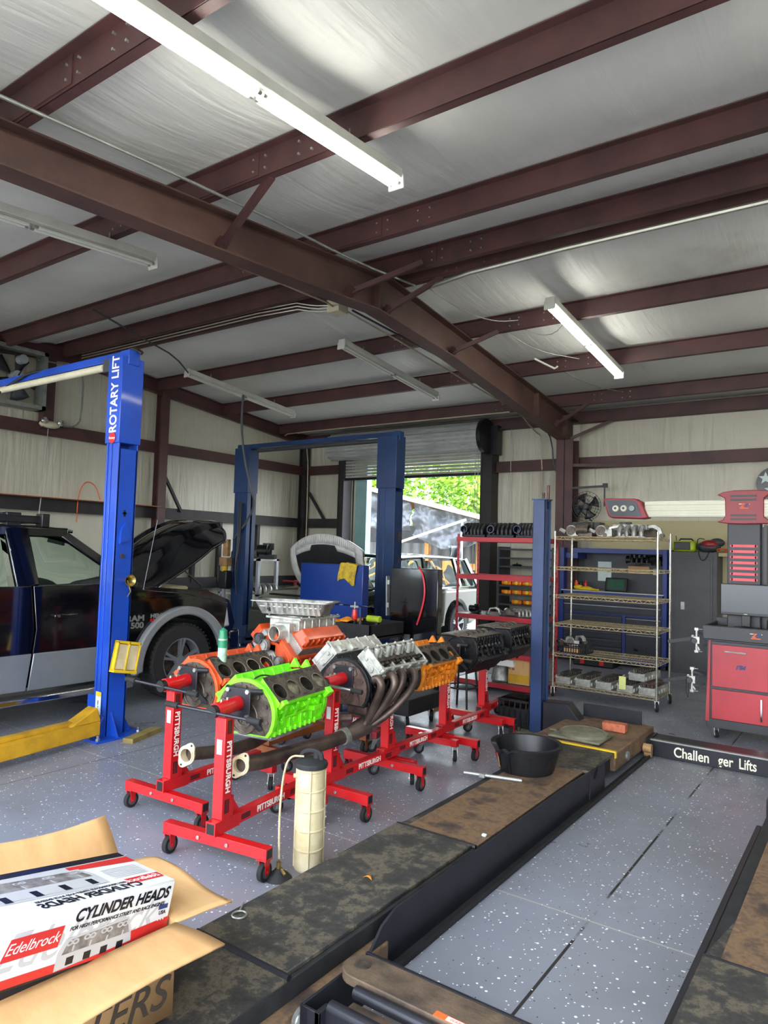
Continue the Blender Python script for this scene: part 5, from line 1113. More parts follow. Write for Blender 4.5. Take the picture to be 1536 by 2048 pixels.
# right-hand corner column of the lift stands outside the frame
# rolling bridge jack between runways
jk = thing('bridge_jack', 'black and rust-brown rolling bridge jack lying between the runways', 'rolling jack', (0, 0, 0))
B().prism([(-1.60, 2.17), (-1.56, 2.23), (-.64, 2.23), (-.64, 2.10), (-1.58, 2.08)], (0, 0, .19), (1, 0, 0), (0, 1, 0), (0, 0, .022)).build('top_arm', 'rust', jk) if 0 else None
arm = [(-1.54 + .075 * cos(radians(a)), 2.125 + .075 * sin(radians(a))) for a in range(90, 271, 15)]
B().prism([(-.62, 2.05)] + [(-.62, 2.20)] + arm, (0, 0, .20), (1, 0, 0), (0, 1, 0), (0, 0, .035)).build('top_arm', 'rust_dark', jk, bevel=.004)
B().pipe((-1.545, 2.13, .232), (-1.545, 2.13, .238), .03, .018).cyl((-1.545, 2.13, .236), (-1.545, 2.13, .2355), .018).build('pivot_hole', 'castiron', jk)
B().bb((-1.60, 2.22, .12), (-.62, 2.235, .222)).bb((-1.5, 2.235, .12), (-.62, 2.26, .15)).build('rear_plate', 'plate_black', jk, bevel=.002)
B().cyl((-1.5, 2.03, .205), (-.62, 2.03, .205), .022, n=14).build('tie_tube', 'plate_black', jk)
B().bb((-1.5, 1.96, .12), (-.62, 2.02, .175)).build('lower_plate', 'rust_dark', jk)
B().cyl((-1.53, 1.93, .19), (-.62, 1.93, .19), .025, n=14).bb((-1.53, 1.905, .02), (-.62, 1.93, .19)).build('front_panel', 'plate_black', jk)
b = B().bb((-1.615, 1.88, .02), (-1.605, 2.23, .2)).bb((-1.615, 1.87, .14), (-1.53, 1.88, .2)).bb((-1.55, 1.87, .04), (-1.53, 1.93, .2)).bb((-1.615, 1.87, .05), (-1.58, 1.875, .2)); b.build('end_bracket', 'plate_black', jk, bevel=.002)
for zz in (.09, .07): pass
B().cyl((-1.67, 1.93, .1), (-1.61, 1.93, .1), .04, n=20).cyl((-1.66, 1.93, .1), (-1.65, 1.93, .1), .045, n=20).build('roller', 'bolt', jk)
B().bb((-1.20, 2.052, .2345), (-1.04, 2.08, .236)).build('warning_label', 'text_orange', jk, bevel=0)
B().bb((-1.155, 2.055, .236), (-1.05, 2.077, .2363)).build('label_field', 'paper', jk)
text('WARNING', .018, (-1.1, 2.066, .2365), (1, 0, 0), (0, 1, 0), 'text_orange', jk, ext=.0003)

# things on the runway
bk = thing('rubber_pan', 'black rubber feed pan with a torn rim standing on the runway', 'rubber pan', (-2.08, 4.80, .203))
n = 40; prof = [(.19, 0), (.225, .13), (.235, .17), (.255, .175), (.258, .19), (.225, .188), (.215, .13), (.18, .012), (.001, .01)]
vs = []
for r_, z_ in [(.001, 0)] + prof:
    for i in range(n):
        a = 2 * pi * i / n; d = min(abs(a - 4.15), 2 * pi - abs(a - 4.15)); dip = .05 * math.exp(-(d / .16) ** 2) + .03 * math.exp(-((a - 4.55) / .12) ** 2)
        vs.append((r_ * cos(a) * (1 - dip * 1.2 * (z_ > .1)), r_ * sin(a) * (1 - dip * 1.2 * (z_ > .1)), z_ - (dip if z_ > .15 else 0)))
m_ = len(prof) + 1
B().add(vs, [(k * n + i, k * n + (i + 1) % n, (k + 1) * n + (i + 1) % n, (k + 1) * n + i) for k in range(m_ - 1) for i in range(n)]).build('pan', 'black', bk)
for k in range(18):
    a = 2 * pi * k / 18; B().beam((.194 * cos(a), .194 * sin(a), .01), (.226 * cos(a), .226 * sin(a), .125), .012, .006, up=(cos(a), sin(a), 0)).build('rib', 'black', bk) if k % 2 else None
b = B().grid(lambda u, v: ((.201 + .020 * v) * cos(3.5 + .5 * u), (.201 + .020 * v) * sin(3.5 + .5 * u), .02 + .10 * v), 8, 3); b.build('paper_label', 'card_edge', bk)
B().grid(lambda u, v: ((.222 + .003 * v) * cos(3.5 + .5 * u), (.222 + .003 * v) * sin(3.5 + .5 * u), .10 + .03 * v), 8, 2).build('red_band', 'gloss_red', bk)
tag(B().cyl((-2.37, 4.40, .216), (-1.98, 4.50, .216), .012, n=10).box((-2.24, 4.434, .216), (.04, .04, .026)).build('handle_tube', 'galv'), 'short steel handle tube lying on the rusty runway before the rubber pan', 'steel tube')
tt = thing('turn_plate', 'round grey wheel alignment turn plate lying on the runway head', 'turn plate', (-2.07, 5.97, .205))
B().lathe([(.001, .0), (.2, .0), (.2, .02), (.185, .026), (.001, .026)], (0, 0, .02), 40).lathe([(.19, .046), (.18, .05), (.17, .046)], n=40).build('disc', 'concrete_plate', tt)
B().bb((-.24, -.2, 0), (.2, .2, .02)).bb((-.30, -.02, .01), (-.2, .02, .02)).build('base', 'concrete_plate', tt, bevel=.004)
tag(B().bb((-.1, -.05, 0), (.1, .05, .07)).build('brick', 'brick', loc=(-1.93, 6.38, .2), rot=(0, 0, radians(4)), bevel=.004), 'single red brick lying at the far end of the runway', 'brick')
tag(B().bb((-2.12, 3.18, .214), (-2.1, 3.2, .224)).build('metal_nut', 'bolt'), 'tiny bright nut lying on the dark grip section', 'nut') if 0 else None
tag(B().grid(lambda u, v: (-1.98 + .05 * u, 2.71 + .02 * v * sin(pi * u), .216 + .01 * sin(pi * u)), 6, 2).build('dry_leaf', 'orange', solid=.001), 'small curled orange leaf lying on the dark grip section', 'leaf')
tag(B().bb((-1.78, 3.52, .203), (-1.755, 3.54, .217)).build('white_pebble', 'paper', bevel=.004), 'small white crumb on the runway edge behind the hinge bar', 'pebble')
tag(B().torus((-2.18, 2.12, .216), .03, .004, n=16, k=6).tube([(-2.2, 2.14, .215), (-2.24, 2.2, .218)], .004).build('chain_link', 'galv'), 'small twisted wire ring lying at the left runway edge', 'wire ring')

# ---------------- cardboard carton with the cylinder head box ----------------
cbx = thing('cardboard_carton', 'open brown cardboard carton with flaps folded out, standing on the runway', 'cardboard box', (0, 0, 0))
zt, zb = .50, .212; P0, P1, P2, P3 = (-1.90, 1.56), (-1.96, .80), (-2.50, .90), (-2.40, 1.74)
b = B(); T_ = .006
def wallq(p, q, name):
    B().add([(p[0], p[1], zb), (q[0], q[1], zb), (q[0], q[1], zt), (p[0], p[1], zt)], [(0, 1, 2, 3)]).build(name, 'cardboard', cbx, solid=.006)
for p, q, nm in ((P0, P1, 'near_side'), (P1, P2, 'end_side'), (P2, P3, 'far_side'), (P3, P0, 'end_side')): wallq(p, q, nm)
B().add([(p[0], p[1], zb + .004) for p in (P0, P1, P2, P3)], [(0, 1, 2, 3)]).build('bottom', 'cardboard', cbx, solid=.006)
def flap(pts, nm):
    B().add(pts, [tuple(range(len(pts)))]).build(nm, 'cardboard', cbx, solid=.006)
def bil(a, b_, c, d, u, v): return V3(a) * (1 - u) * (1 - v) + V3(b_) * u * (1 - v) + V3(c) * u * v + V3(d) * (1 - u) * v
def flapg(a, b_, c, d, nm, wob=.008):
    def fn(u, v): p = bil(a, b_, c, d, u, v); return p + V3((0, 0, wob * sin(u * 7 + v * 3) * v))
    g_ = B().grid(fn, 16, 8); g_.build(nm, 'cardboard', cbx, solid=.007)
flapg((P1[0], P1[1], zt), (P0[0], P0[1], zt), (-1.705, 1.60, .485), (-1.74, .72, .47), 'near_flap')
flapg((P0[0], P0[1], zt), (P3[0], P3[1], zt), (-2.36, 1.83, .50), (-1.86, 1.77, .50), 'right_flap')
flapg((P3[0] - .04, P3[1] - .02, zt), (P2[0], P2[1], zt), (-2.62, .90, .66), (-2.53, 1.70, .655), 'back_flap', .012)
# printed word on near side
dv = (V3((P0[0], P0[1], 0)) - V3((P1[0], P1[1], 0))).normalized(); nrm = dv.cross(V3((0, 0, 1)))
o_ = V3((P1[0], P1[1], 0)) + dv * .46 + nrm * .005
text('HEATERS', .135, (o_.x, o_.y, .295), dv, (0, 0, 1), 'card_print', cbx, off=.001, sx=1.0, shear=.3, align='CENTER')
# the printed cylinder head box leaning in it
A0 = V3((-1.938, 1.586, .62)); Yw, Px, Ry = radians(5.09), radians(-11.2), radians(2.9)
Rm = Matrix.Rotation(Yw, 3, 'Z') @ Matrix.Rotation(Px, 3, 'X') @ Matrix.Rotation(Ry, 3, 'Y')
chb = thing('cylinder_head_box', 'white, red and grey printed cylinder head box lying tilted in the carton', 'product box', A0)
chb.rotation_euler = Rm.to_euler()
Lb, Wb, Hb = .66, .30, .18
b = B().bb((-Wb, -Lb, -Hb), (0, 0, 0)); b.build('carton_body', 'gloss_white', chb, bevel=.004)
# side face at local x=0 (normal +x), reading right=+y, up=+z ; top face at z=0, reading from the far side
e_ = .0012
def side_poly(poly, m, nm, lift=1): return B().add([(e_ * lift, p[0], p[1]) for p in poly], [tuple(range(len(poly)))]).build(nm, m, chb)
def top_poly(poly, m, nm, lift=1): return B().add([(p[0], p[1], e_ * lift) for p in poly], [tuple(range(len(poly)))]).build(nm, m, chb)
text('Edelbrock', .135, (e_ * .6, -.35, -.09), (0, 1, 0), (0, 0, 1), 'gloss_grey', chb, ext=.0002, shear=.5)
side_poly([(-.66, -.175), (0, -.175), (0, -.112), (-.17, -.125), (-.22, -.15), (-.66, -.150)], 'gloss_red', 'red_band', 1)
side_poly([(-.66, -.18), (0, -.18), (0, -.174), (-.66, -.174)], 'gloss_black', 'black_edge', 1)
side_poly([(-.58, -.050), (-.60, -.105), (-.425, -.105), (-.415, -.050)], 'gloss_red', 'logo_field', 1.2)
text('Edelbrock', .04, (e_ * 1.4, -.51, -.077), (0, 1, 0), (0, 0, 1), 'gloss_white', chb, ext=.0002, shear=.4)
text('CYLINDER HEADS', .046, (e_ * 1.4, -.205, -.035), (0, 1, 0), (0, 0, 1), 'gloss_black', chb, ext=.0002, shear=.25, off=.0016, sx=.98)
text('FOR HIGH PERFORMANCE STREET AND RACE ENGINES', .0145, (e_ * 1.4, -.215, -.066), (0, 1, 0), (0, 0, 1), 'gloss_black', chb, ext=.0002, shear=.25, off=.0004, sx=1.0)
text('USA', .016, (e_ * 1.4, -.035, -.095), (0, 1, 0), (0, 0, 1), 'gloss_black', chb, ext=.0002, off=.0006)
side_poly([(-.055, -.07), (-.015, -.07), (-.015, -.084), (-.055, -.084)], 'text_navy', 'star_field', 1.3)
for k in range(3): side_poly([(-.05 + k * .011, -.104), (-.045 + k * .011, -.104), (-.045 + k * .011, -.118), (-.05 + k * .011, -.118)], 'gloss_white', 'stripe', 1.5)
# pictured head on the side
g = B()
def pic(g, O, R_, U_, N_, L, H_, m0=0):
    T = lambda a, b_, c=0: V3(O) + V3(R_) * a + V3(U_) * b_ + V3(N_) * c
    def q(pts, m, c): g.add([T(a, b_, c) for a, b_ in pts], [tuple(range(len(pts)))], m)
    q([(0, 0), (L, .02), (L * .97, H_ * .55), (L * .9, H_), (.02, H_ * .86), (0, H_ * .5)], 0, .0004)
    q([(.015, H_ * .42), (L * .95, H_ * .5), (L * .88, H_ * .93), (.03, H_ * .8)], 1, .0006)
    for k in range(4):
        a = .035 + k * L * .22
        q([(a, .008), (a + .025, .009), (a + .025, H_ * .32), (a, H_ * .31)], 2, .0008)
        for dx in (0, .02):
            c = [(a + dx + .012 * cos(t_), H_ * .72 + k * .003 + .008 * sin(t_)) for t_ in [i * pi / 6 for i in range(12)]]; q(c, 0, .0008)
            c = [(a + dx + .006 * cos(t_), H_ * .72 + k * .003 + .004 * sin(t_)) for t_ in [i * pi / 6 for i in range(12)]]; q(c, 1, .001)
        q([(a + .012, H_ * .46), (a + .018, H_ * .46), (a + .02, H_ * .62), (a + .014, H_ * .62)], 0, .0008)
pic(g, (e_ * 1.2, -.42, -.172), (0, 1, 0), (0, 0, 1), (1, 0, 0), .27, .095)
g.build('head_picture', ['gloss_grey', 'photo_metal', 'gloss_black'], chb)
# top face: text is upside down from here
text('CYLINDER HEADS', .046, (-.035, -.30, e_), (0, -1, 0), (-1, 0, 0), 'gloss_black', chb, ext=.0002, shear=.25, off=.0016, sx=.98)
text('FOR HIGH PERFORMANCE STREET AND RACE ENGINES', .0145, (-.066, -.30, e_), (0, -1, 0), (-1, 0, 0), 'gloss_black', chb, ext=.0002, shear=.25, off=.0004)
top_poly([(-.045, -.012), (-.045, -.16), (-.085, -.15), (-.085, -.01)], 'gloss_red', 'logo_field', 1.1)
text('Edelbrock', .034, (-.065, -.085, e_ * 1.3), (0, -1, 0), (-1, 0, 0), 'gloss_white', chb, ext=.0002, shear=.4)
top_poly([(-.205, -.0), (-.255, -.0), (-.255, -.25), (-.225, -.25)], 'gloss_red', 'red_band', 1)
top_poly([(-.262, -.0), (-.3, -.0), (-.3, -.66), (-.262, -.66)], 'gloss_black', 'black_edge', 1)
top_poly([(-.075, -.25), (-.28, -.25), (-.28, -.66), (-.1, -.66)], 'gloss_grey', 'grey_field', .8)
for k in range(7): top_poly([(-.105 - k * .012, -.03), (-.105 - k * .012, -.17), (-.109 - k * .012, -.17), (-.109 - k * .012, -.03)], 'gloss_grey', 'fine_print', 1)
g = B(); pic(g, (-.09, -.20, e_), (0, -1, 0), (-1, 0, 0), (0, 0, 1), .44, .16); g.build('head_picture', ['gloss_grey', 'photo_metal', 'gloss_black'], chb)
B().bb((-2.35, 1.0, .22), (-2.0, 1.5, .40)).build('packing', 'card_edge', cbx) if 0 else None
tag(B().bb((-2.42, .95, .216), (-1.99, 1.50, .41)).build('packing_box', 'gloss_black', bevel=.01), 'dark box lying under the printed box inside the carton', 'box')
# ---------------- right side: racks, cabinets, alignment machine ----------------
def wire_shelf(par, x0, x1, y0, y1, z):
    b = B()
    for y in (y0, y1):
        for dz in (0, -.034): b.cyl((x0, y, z + dz), (x1, y, z + dz), .005, n=6)
        n_ = int((x1 - x0) / .05); pts = [(x0 + (x1 - x0) * i / n_, y, z - (.034 if i % 2 else 0)) for i in range(n_ + 1)]
        b.tube(pts, .004, 5)
    for x in (x0, x1):
        for dz in (0, -.032): b.cyl((x, y0, z + dz), (x, y1, z + dz), .0035, n=6)
        n_ = int((y1 - y0) / .05); b.tube([(x, y0 + (y1 - y0) * i / n_, z - (.032 if i % 2 else 0)) for i in range(n_ + 1)], .0028, 5)
    k = x0 + .03
    while k < x1 - .01: b.cyl((k, y0, z + .004), (k, y1, z + .004), .0025, n=4, cap=False); k += .028
    for q in (.33, .66): b.cyl((x0, y0 + (y1 - y0) * q, z), (x1, y0 + (y1 - y0) * q, z), .004, n=6)
    return b.build('wire_shelf', 'wire_brass', par)
wr = thing('wire_rack', 'chrome wire shelving rack on casters holding cylinder heads and parts', 'wire rack', (0, 0, 0))
WX0, WX1, WY0, WY1 = -3.32, -2.08, 8.42, 9.02
_before = set(COL.objects)
WZ = [1.98, 1.60, 1.25, .90, .53, .155]
for z_ in WZ: wire_shelf(wr, WX0, WX1, WY0, WY1, z_)
for x in (WX0, WX1):
    for y in (WY0, WY1):
        b = B().cyl((x, y, .12), (x, y, 2.05), .0127, n=12)
        for z_ in WZ: b.cyl((x, y, z_ - .03), (x, y, z_ + .01), .017, n=12)
        b.build('post', 'chrome_post', wr); caster(wr, x, y, .12, r=.055, rigid=False, rot=.4, m='castiron')
def junk(name, label, cat, x, y, z, k, m='alu', rz=0, s=1, group=None):
    t_ = thing(name, label, cat, (x, y, z), rz, group)
    random.seed(k * 13 + 5)
    if k % 4 == 0: # throttle / turbo type housing
        B().pipe((-.09 * s, 0, .07 * s), (.03 * s, 0, .07 * s), .055 * s, .042 * s, 20).lathe([(.06 * s, -.02), (.075 * s, 0), (.06 * s, .02)], (0, .03, .07 * s), 18, axis='X').box((0, .03, .02 * s), (.14 * s, .12 * s, .04 * s)).build('housing', m, t_, bevel=.004)
        B().bb((-.05 * s, .05, .08 * s), (.05 * s, .1, .14 * s)).build('actuator', 'black', t_, bevel=.006)
    elif k % 4 == 1: # bracket with web
        B().prism([(-.12, 0), (-.1, .02), (-.07, .10), (.05, .12), (.1, .09), (.13, 0), (.09, 0), (.07, .07), (.03, .09), (-.05, .08), (-.08, 0)], (0, -.02, 0), (s, 0, 0), (0, 0, s), (0, .05 * s, 0)).build('bracket', m, t_, bevel=.004)
        for q in (-.11, .11): B().cyl((q * s, -.03, .02 * s), (q * s, .04, .02 * s), .02 * s, n=12).build('bushing', 'castiron', t_)
    elif k % 4 == 2: # pump body
        B().cyl((0, -.03, .06 * s), (0, .09 * s, .06 * s), .055 * s, n=18).box((.06 * s, .02, .04 * s), (.1 * s, .1 * s, .07 * s)).cyl((-.06 * s, 0, .04 * s), (-.12 * s, 0, .07 * s), .022 * s).build('pump_body', m, t_, bevel=.004)
        B().lathe([(.001, 0), (.045 * s, 0), (.045 * s, -.02), (.001, -.02)], (0, -.035, .06 * s), 16, axis='Y').build('pulley', 'castiron', t_)
    else: # manifold with runners
        b = B().bb((-.13 * s, -.05, .07 * s), (.13 * s, .05, .12 * s))
        for q in range(4): b.tube([((-.1 + q * .065) * s, -.05, .1 * s), ((-.1 + q * .065) * s, -.1 * s, .08 * s), ((-.1 + q * .065) * s, -.1 * s, .0)], .022 * s, 8, smooth=1)
        b.bb((-.13 * s, -.12 * s, 0), (.13 * s, -.08 * s, .012)); b.build('runners', m, t_, bevel=.003)
    return t_
zt_ = WZ[0] + .006
names = [('alternator', 'rounded alternator at the left end of the wire rack top', 2, -3.2, 'alu'), ('throttle_body', 'dark throttle body on the wire rack top beside the alternator', 0, -3.0, 'castiron'),
         ('pump', 'alloy pump standing between the two dark housings on the wire rack top', 2, -2.82, 'alu'), ('bracket', 'large bright alloy bracket arching over the parts in the middle of the wire rack top', 1, -2.62, 'alu_bright'),
         ('manifold', 'grey manifold with short runners on the right half of the wire rack top', 3, -2.42, 'alu'), ('bracket', 'pale alloy bracket at the front right corner of the wire rack top', 1, -2.24, 'alu_bright')]
for nm, lb, k, x, m_ in names: junk(nm, lb, nm.replace('_', ' '), x, 8.66 + (.02 * (k % 3)), zt_, k, m_, s=1.3)
for i, (x, m_, k) in enumerate(((-3.1, 'black_engine', 0), (-2.9, 'castiron', 2), (-2.62, 'alu', 0), (-2.36, 'castiron', 2))):
    junk('housing', ['black housing behind the dark throttle body on the wire rack top', 'rusty pump housing behind the alloy pump on the wire rack top', 'tall alloy housing behind the arching bracket on the wire rack top', 'dark pump housing at the back right of the wire rack top'][i], 'engine part', x, 8.95, zt_, k, m_, s=1.45)
# cylinder heads on the bottom shelf
def small_head(x, y, z, label, rz=0, tilt=0, m='alu_bright', inner='bore_metal'):
    t_ = thing('bare_casting', label, 'cylinder head', (x, y, z), rz, 'cylinder heads on the wire rack')
    t_.rotation_euler = (tilt, 0, rz)
    b = B().bb((-.095, 0, 0), (.095, .46, .075)).bb((-.1, -.004, .065), (.1, .02, .085)).bb((-.095, 0, .07), (-.08, .46, .1)).bb((.08, 0, .07), (.095, .46, .09))
    b.cyl((0, -.006, .04), (0, .0, .04), .018, n=14); b.beam((-.08, -.004, .02), (-.02, -.004, .06), .008, .008); b.beam((.03, -.004, .055), (.08, -.004, .02), .008, .008)
    for k in range(5): b.box((.1, .05 + k * .09, .035), (.02, .05, .04))
    b.build('head_casting', m, t_, bevel=.004)
    c = B()
    for k in range(8):
        yy = .04 + k * .055
        for q in (-.045, .0, .045): c.cyl((q, yy, .07), (q * 1.1, yy, .135 - abs(q) * .3), .011, n=8)
        c.box((0, yy + .015, .125), (.12, .014, .014))
    c.build('valve_gear', inner, t_); return t_
hz = WZ[5] + .006
for i, lb in enumerate(('cylinder head at the left end of the bottom wire shelf', 'cylinder head second from the left on the bottom wire shelf', 'cylinder head in the middle of the bottom wire shelf', 'cylinder head second from the right, under the yellow tag', 'cylinder head at the right end of the bottom wire shelf')):
    small_head(-3.22 + i * .252, 8.52, hz, lb, radians(-4), inner='bore_metal' if i < 4 else 'iron_brown')
small_head(-2.34, 8.56, hz + .145, 'cylinder head stacked on top of the others at the right of the bottom wire shelf', radians(-8))
tag(B().bb((-2.52, 8.478, .20), (-2.44, 8.482, .35)).cyl((-2.48, 8.482, .35), (-2.46, 8.50, .37), .003).build('paper_tag', 'tag_yellow'), 'pale yellow paper tag hanging on a cylinder head', 'tag')
# black basket with parts on fifth shelf
ba = thing('parts_basket', 'black plastic basket of small alloy parts on the wire rack', 'basket', (-3.12, 8.72, WZ[4] + .006))
b = B()
for k in range(11): b.bb((-.16 + k * .032, -.13, 0), (-.15 + k * .032, -.124, .12)); b.bb((-.16 + k * .032, .124, 0), (-.15 + k * .032, .13, .12))
for k in range(8): b.bb((.16, -.13 + k * .036, 0), (.166, -.12 + k * .036, .12)); b.bb((-.166, -.13 + k * .036, 0), (-.16, -.12 + k * .036, .12))
for z_ in (0, .06, .11): b.bb((-.166, -.13, z_), (.166, -.122, z_ + .012)); b.bb((-.166, .122, z_), (.166, .13, z_ + .012)); b.bb((.158, -.13, z_), (.166, .13, z_ + .012)); b.bb((-.166, -.13, z_), (-.158, .13, z_ + .012))
b.bb((-.16, -.125, 0), (.16, .125, .006)); b.build('basket_body', 'black', ba)
junk('water_pump', 'alloy water pump piled in the black basket', 'pump', -3.20, 8.70, WZ[4] + .08, 2, 'alu', .4, 1.0)
junk('bracket', 'alloy bracket sticking out of the black basket', 'bracket', -3.08, 8.72, WZ[4] + .13, 1, 'alu_bright', -.5, .8)
junk('throttle_body', 'small throttle body leaning out at the left of the black basket', 'throttle body', -3.27, 8.62, WZ[4] + .07, 0, 'castiron', .9, .6)
tag(B().bb((-3.24, 8.6, WZ[4] + .014), (-3.06, 8.66, WZ[4] + .08)).build('small_carton', 'cardboard', bevel=.002), 'small brown carton in the front of the black basket', 'carton')
for o in [q for q in COL.objects if q not in _before and q.parent is None]:
    if o.type == 'EMPTY': o.location = (o.location.x + .02, o.location.y - .08, o.location.z)
    else: o.location = (.02, -.08, 0)
# blue and black tool bench behind
tb = thing('tool_bench', 'blue framed workbench with dark drawers and pegboard hutch', 'workbench', (0, 0, 0))
BX0, BX1 = -4.38, -2.72
b = B().bb((BX0, 11.45, .12), (BX1, 11.95, 1.14)); b.build('cabinet', 'drawer_grey', tb, bevel=.004)
b = B()
for x in (BX0, BX1): b.bb((x - .03, 11.42, .08), (x + .04, 11.97, 1.88))
b.bb((BX0, 11.42, 1.1), (BX1, 11.47, 1.16)); b.bb((BX0, 11.42, .06), (BX1, 11.47, .16)); b.bb((BX0, 11.6, 1.80), (BX1, 11.97, 1.88)); b.bb((-3.36, 11.42, .14), (-3.31, 11.46, .82)); b.bb((BX0, 11.42, .80), (BX1, 11.44, .82)); b.bb((BX0, 11.5, 1.7), (BX0 + .25, 11.97, 1.8))
b.build('frame', 'bench_blue', tb, bevel=.004)
B().bb((BX0, 11.4, 1.16), (BX1, 11.97, 1.18)).build('worktop', 'galv', tb, bevel=.003)
B().bb((BX0, 11.95, 1.18), (BX1, 11.97, 1.82)).build('hutch_panel', 'peg_dark', tb)
for i in range(2): 
    z_ = .85 + i * .13; B().bb((BX0 + .05, 11.425, z_), (BX1 - .05, 11.45, z_ + .115)).bb((BX0 + .05, 11.40, z_ + .088), (BX1 - .05, 11.43, z_ + .1), 1).build('drawer', ['drawer_grey', 'light_grey_paint'], tb, bevel=.003)
for i in range(5):
    z_ = .17 + i * .125
    B().bb((BX0 + .05, 11.425, z_), (-3.37, 11.45, z_ + .115)).bb((BX0 + .05, 11.405, z_ + .092), (-3.37, 11.43, z_ + .102), 1).build('drawer', ['drawer_grey', 'mid_grey'], tb, bevel=.003)
for z_, h_ in ((.67, .115), (.545, .115), (.17, .365)):
    B().bb((-3.30, 11.425, z_), (BX1 - .05, 11.45, z_ + h_)).bb((-3.30, 11.405, z_ + h_ - .023), (BX1 - .05, 11.43, z_ + h_ - .013), 1).build('drawer', ['drawer_grey', 'light_grey_paint'], tb, bevel=.003)
text('MAC', .13, (-3.05, 11.422, .29), (1, 0, 0), (0, 0, 1), 'black', tb, off=.002)
for k in range(3): B().bb((BX0 + .1 + k * .75, 11.5, 0), (BX0 + .17 + k * .75, 11.6, .12)).build('foot', 'black', tb)
tag(B().bb((-3.93, 11.935, 1.33), (-3.70, 11.945, 1.66)).build('paper_sheet', 'paper'), 'pale printed sheet pinned to the dark hutch pegboard', 'paper')
tg = thing('scan_tablet', 'rugged black diagnostic tablet propped on the workbench', 'tablet', (-3.52, 11.62, 1.18))
B().box((0, 0, .11), (.36, .035, .23), 0, Matrix.Rotation(-.25, 3, 'X')).build('case', 'black', tg, bevel=.015); B().box((0, -.02, .112), (.27, .006, .17), 0, Matrix.Rotation(-.25, 3, 'X')).build('display', 'lens_glass', tg)
tag(B().ball((-4.0, 11.55, 1.2), .09, sc=(1.4, .7, .5)).ball((-4.13, 11.56, 1.22), .06, sc=(1.4, .8, .7)).tube([(-3.95, 11.55, 1.2), (-3.8, 11.5, 1.19), (-3.76, 11.5, 1.19)], .02).build('work_glove', 'yellow'), 'yellow work glove lying on the workbench', 'glove')
for i, (x, z_, lb) in enumerate(((-3.25, 1.48, 'brown envelope pinned in the middle of the hutch pegboard'), (-2.98, 1.47, 'small white note pinned right of the brown envelope'))):
    tag(B().bb((x - (.17 if i == 0 else .04), 11.935, z_), (x + (.17 if i == 0 else .04), 11.945, z_ + (.12 if i == 0 else .1))).build('note', 'cardboard' if i == 0 else 'paper'), lb, 'note')
for i in range(6):
    x = -3.32 + i * .10; junk('hung_tool', ['black drill case hung at the left of the hutch tool row', 'black strap tool second in the hutch tool row', 'black clamp third in the hutch tool row', 'black socket tray fourth in the hutch tool row', 'black puller fifth in the hutch tool row', 'black ratchet set at the right of the hutch tool row'][i], 'tool', x, 11.86, 1.62 + .03 * (i % 2), [0, 3, 1, 2, 3, 1][i], 'black', .3 * i, 1.2, 'black tools hung on the hutch')
for i in range(3):
    tag(B().lathe([(.001, 0), (.03, 0), (.03, .11), (.015, .13), (.015, .15), (.001, .15)], (-4.22 + i * .08, 11.7, 1.18), 14).build('spray_bottle', ['text_orange', 'black', 'gloss_red'][i]), ['orange', 'black', 'red'][i] + ' bottle standing at the left of the workbench top', 'bottle')
tc_ = thing('tool_case', 'black tool case with two red latches on the floor under the bench', 'tool case', (-3.7, 11.15, 0))
B().bb((-.32, -.1, 0), (.32, .25, .13)).build('case_body', 'black', tc_, bevel=.02)
for q in (-.17, .14): B().bb((q - .035, -.115, .03), (q + .035, -.1, .11)).build('latch', 'gloss_red', tc_, bevel=.004)
# grey tall cabinet
gc = thing('steel_cabinet', 'tall dark grey steel cabinet with a single door', 'cabinet', (0, 0, 0))
B().bb((-2.66, 11.5, .0), (-1.98, 11.95, 1.86)).build('body', 'cab_grey', gc, bevel=.006)
B().bb((-2.60, 11.485, .06), (-2.04, 11.5, 1.79)).bb((-2.57, 11.48, .10), (-2.07, 11.486, 1.75)).build('door', 'cab_grey', gc, bevel=.006)
B().bb((-2.49, 11.465, .97), (-2.43, 11.482, 1.09)).build('handle', 'galv', gc, bevel=.004); B().cyl((-2.55, 11.485, 1.03), (-2.55, 11.478, 1.03), .012).build('lock', 'castiron', gc)
rd = thing('job_radio', 'lime and black jobsite radio standing on the grey cabinet', 'radio', (-2.48, 11.68, 1.86))
B().bb((-.17, -.09, 0), (.17, .09, .17)).build('case', 'lime', rd, bevel=.04); B().bb((-.135, -.1, .03), (.1, -.085, .15)).build('grille', 'black', rd, bevel=.03)
B().tube([(-.08, 0, .17), (-.06, 0, .2), (.1, 0, .2), (.13, 0, .17)], .012).build('carry_handle', 'black', rd); B().cyl((-.12, 0, .16), (-.13, 0, .25), .006).build('antenna', 'black', rd)
bg = thing('tool_bag', 'red and grey tool bag slumped on the grey cabinet', 'bag', (-2.14, 11.68, 1.86))
B().ball((0, 0, .08), .1, sc=(1.8, .8, .85), n=14).build('bag_body', 'dark_grey', bg); B().ball((.02, -.01, .12), .1, sc=(1.3, .8, .7), n=14).build('bag_flap', 'dark_red', bg); B().ball((.12, .03, .15), .1, sc=(1.1, .7, .7), n=12).build('side_pocket', 'dark_grey', bg)
B().tube([(-.12, -.08, .08), (-.1, -.2, -.02), (-.06, -.22, -.13), (0, -.22, -.12), (.05, -.2, 0)], .007, 6, smooth=2).build('strap', 'black', bg)
B().tube([(-.16, 0, .1), (-.15, 0, .22), (-.05, 0, .2)], .007, 6, smooth=2).build('bag_handle', 'black', bg)
oc = B()
for k in range(6): oc.torus((-1.85 + .02 * (k % 3), 11.70 + .02 * k, 1.872 + .012 * k), .09 - .006 * k, .007, n=18, k=6)
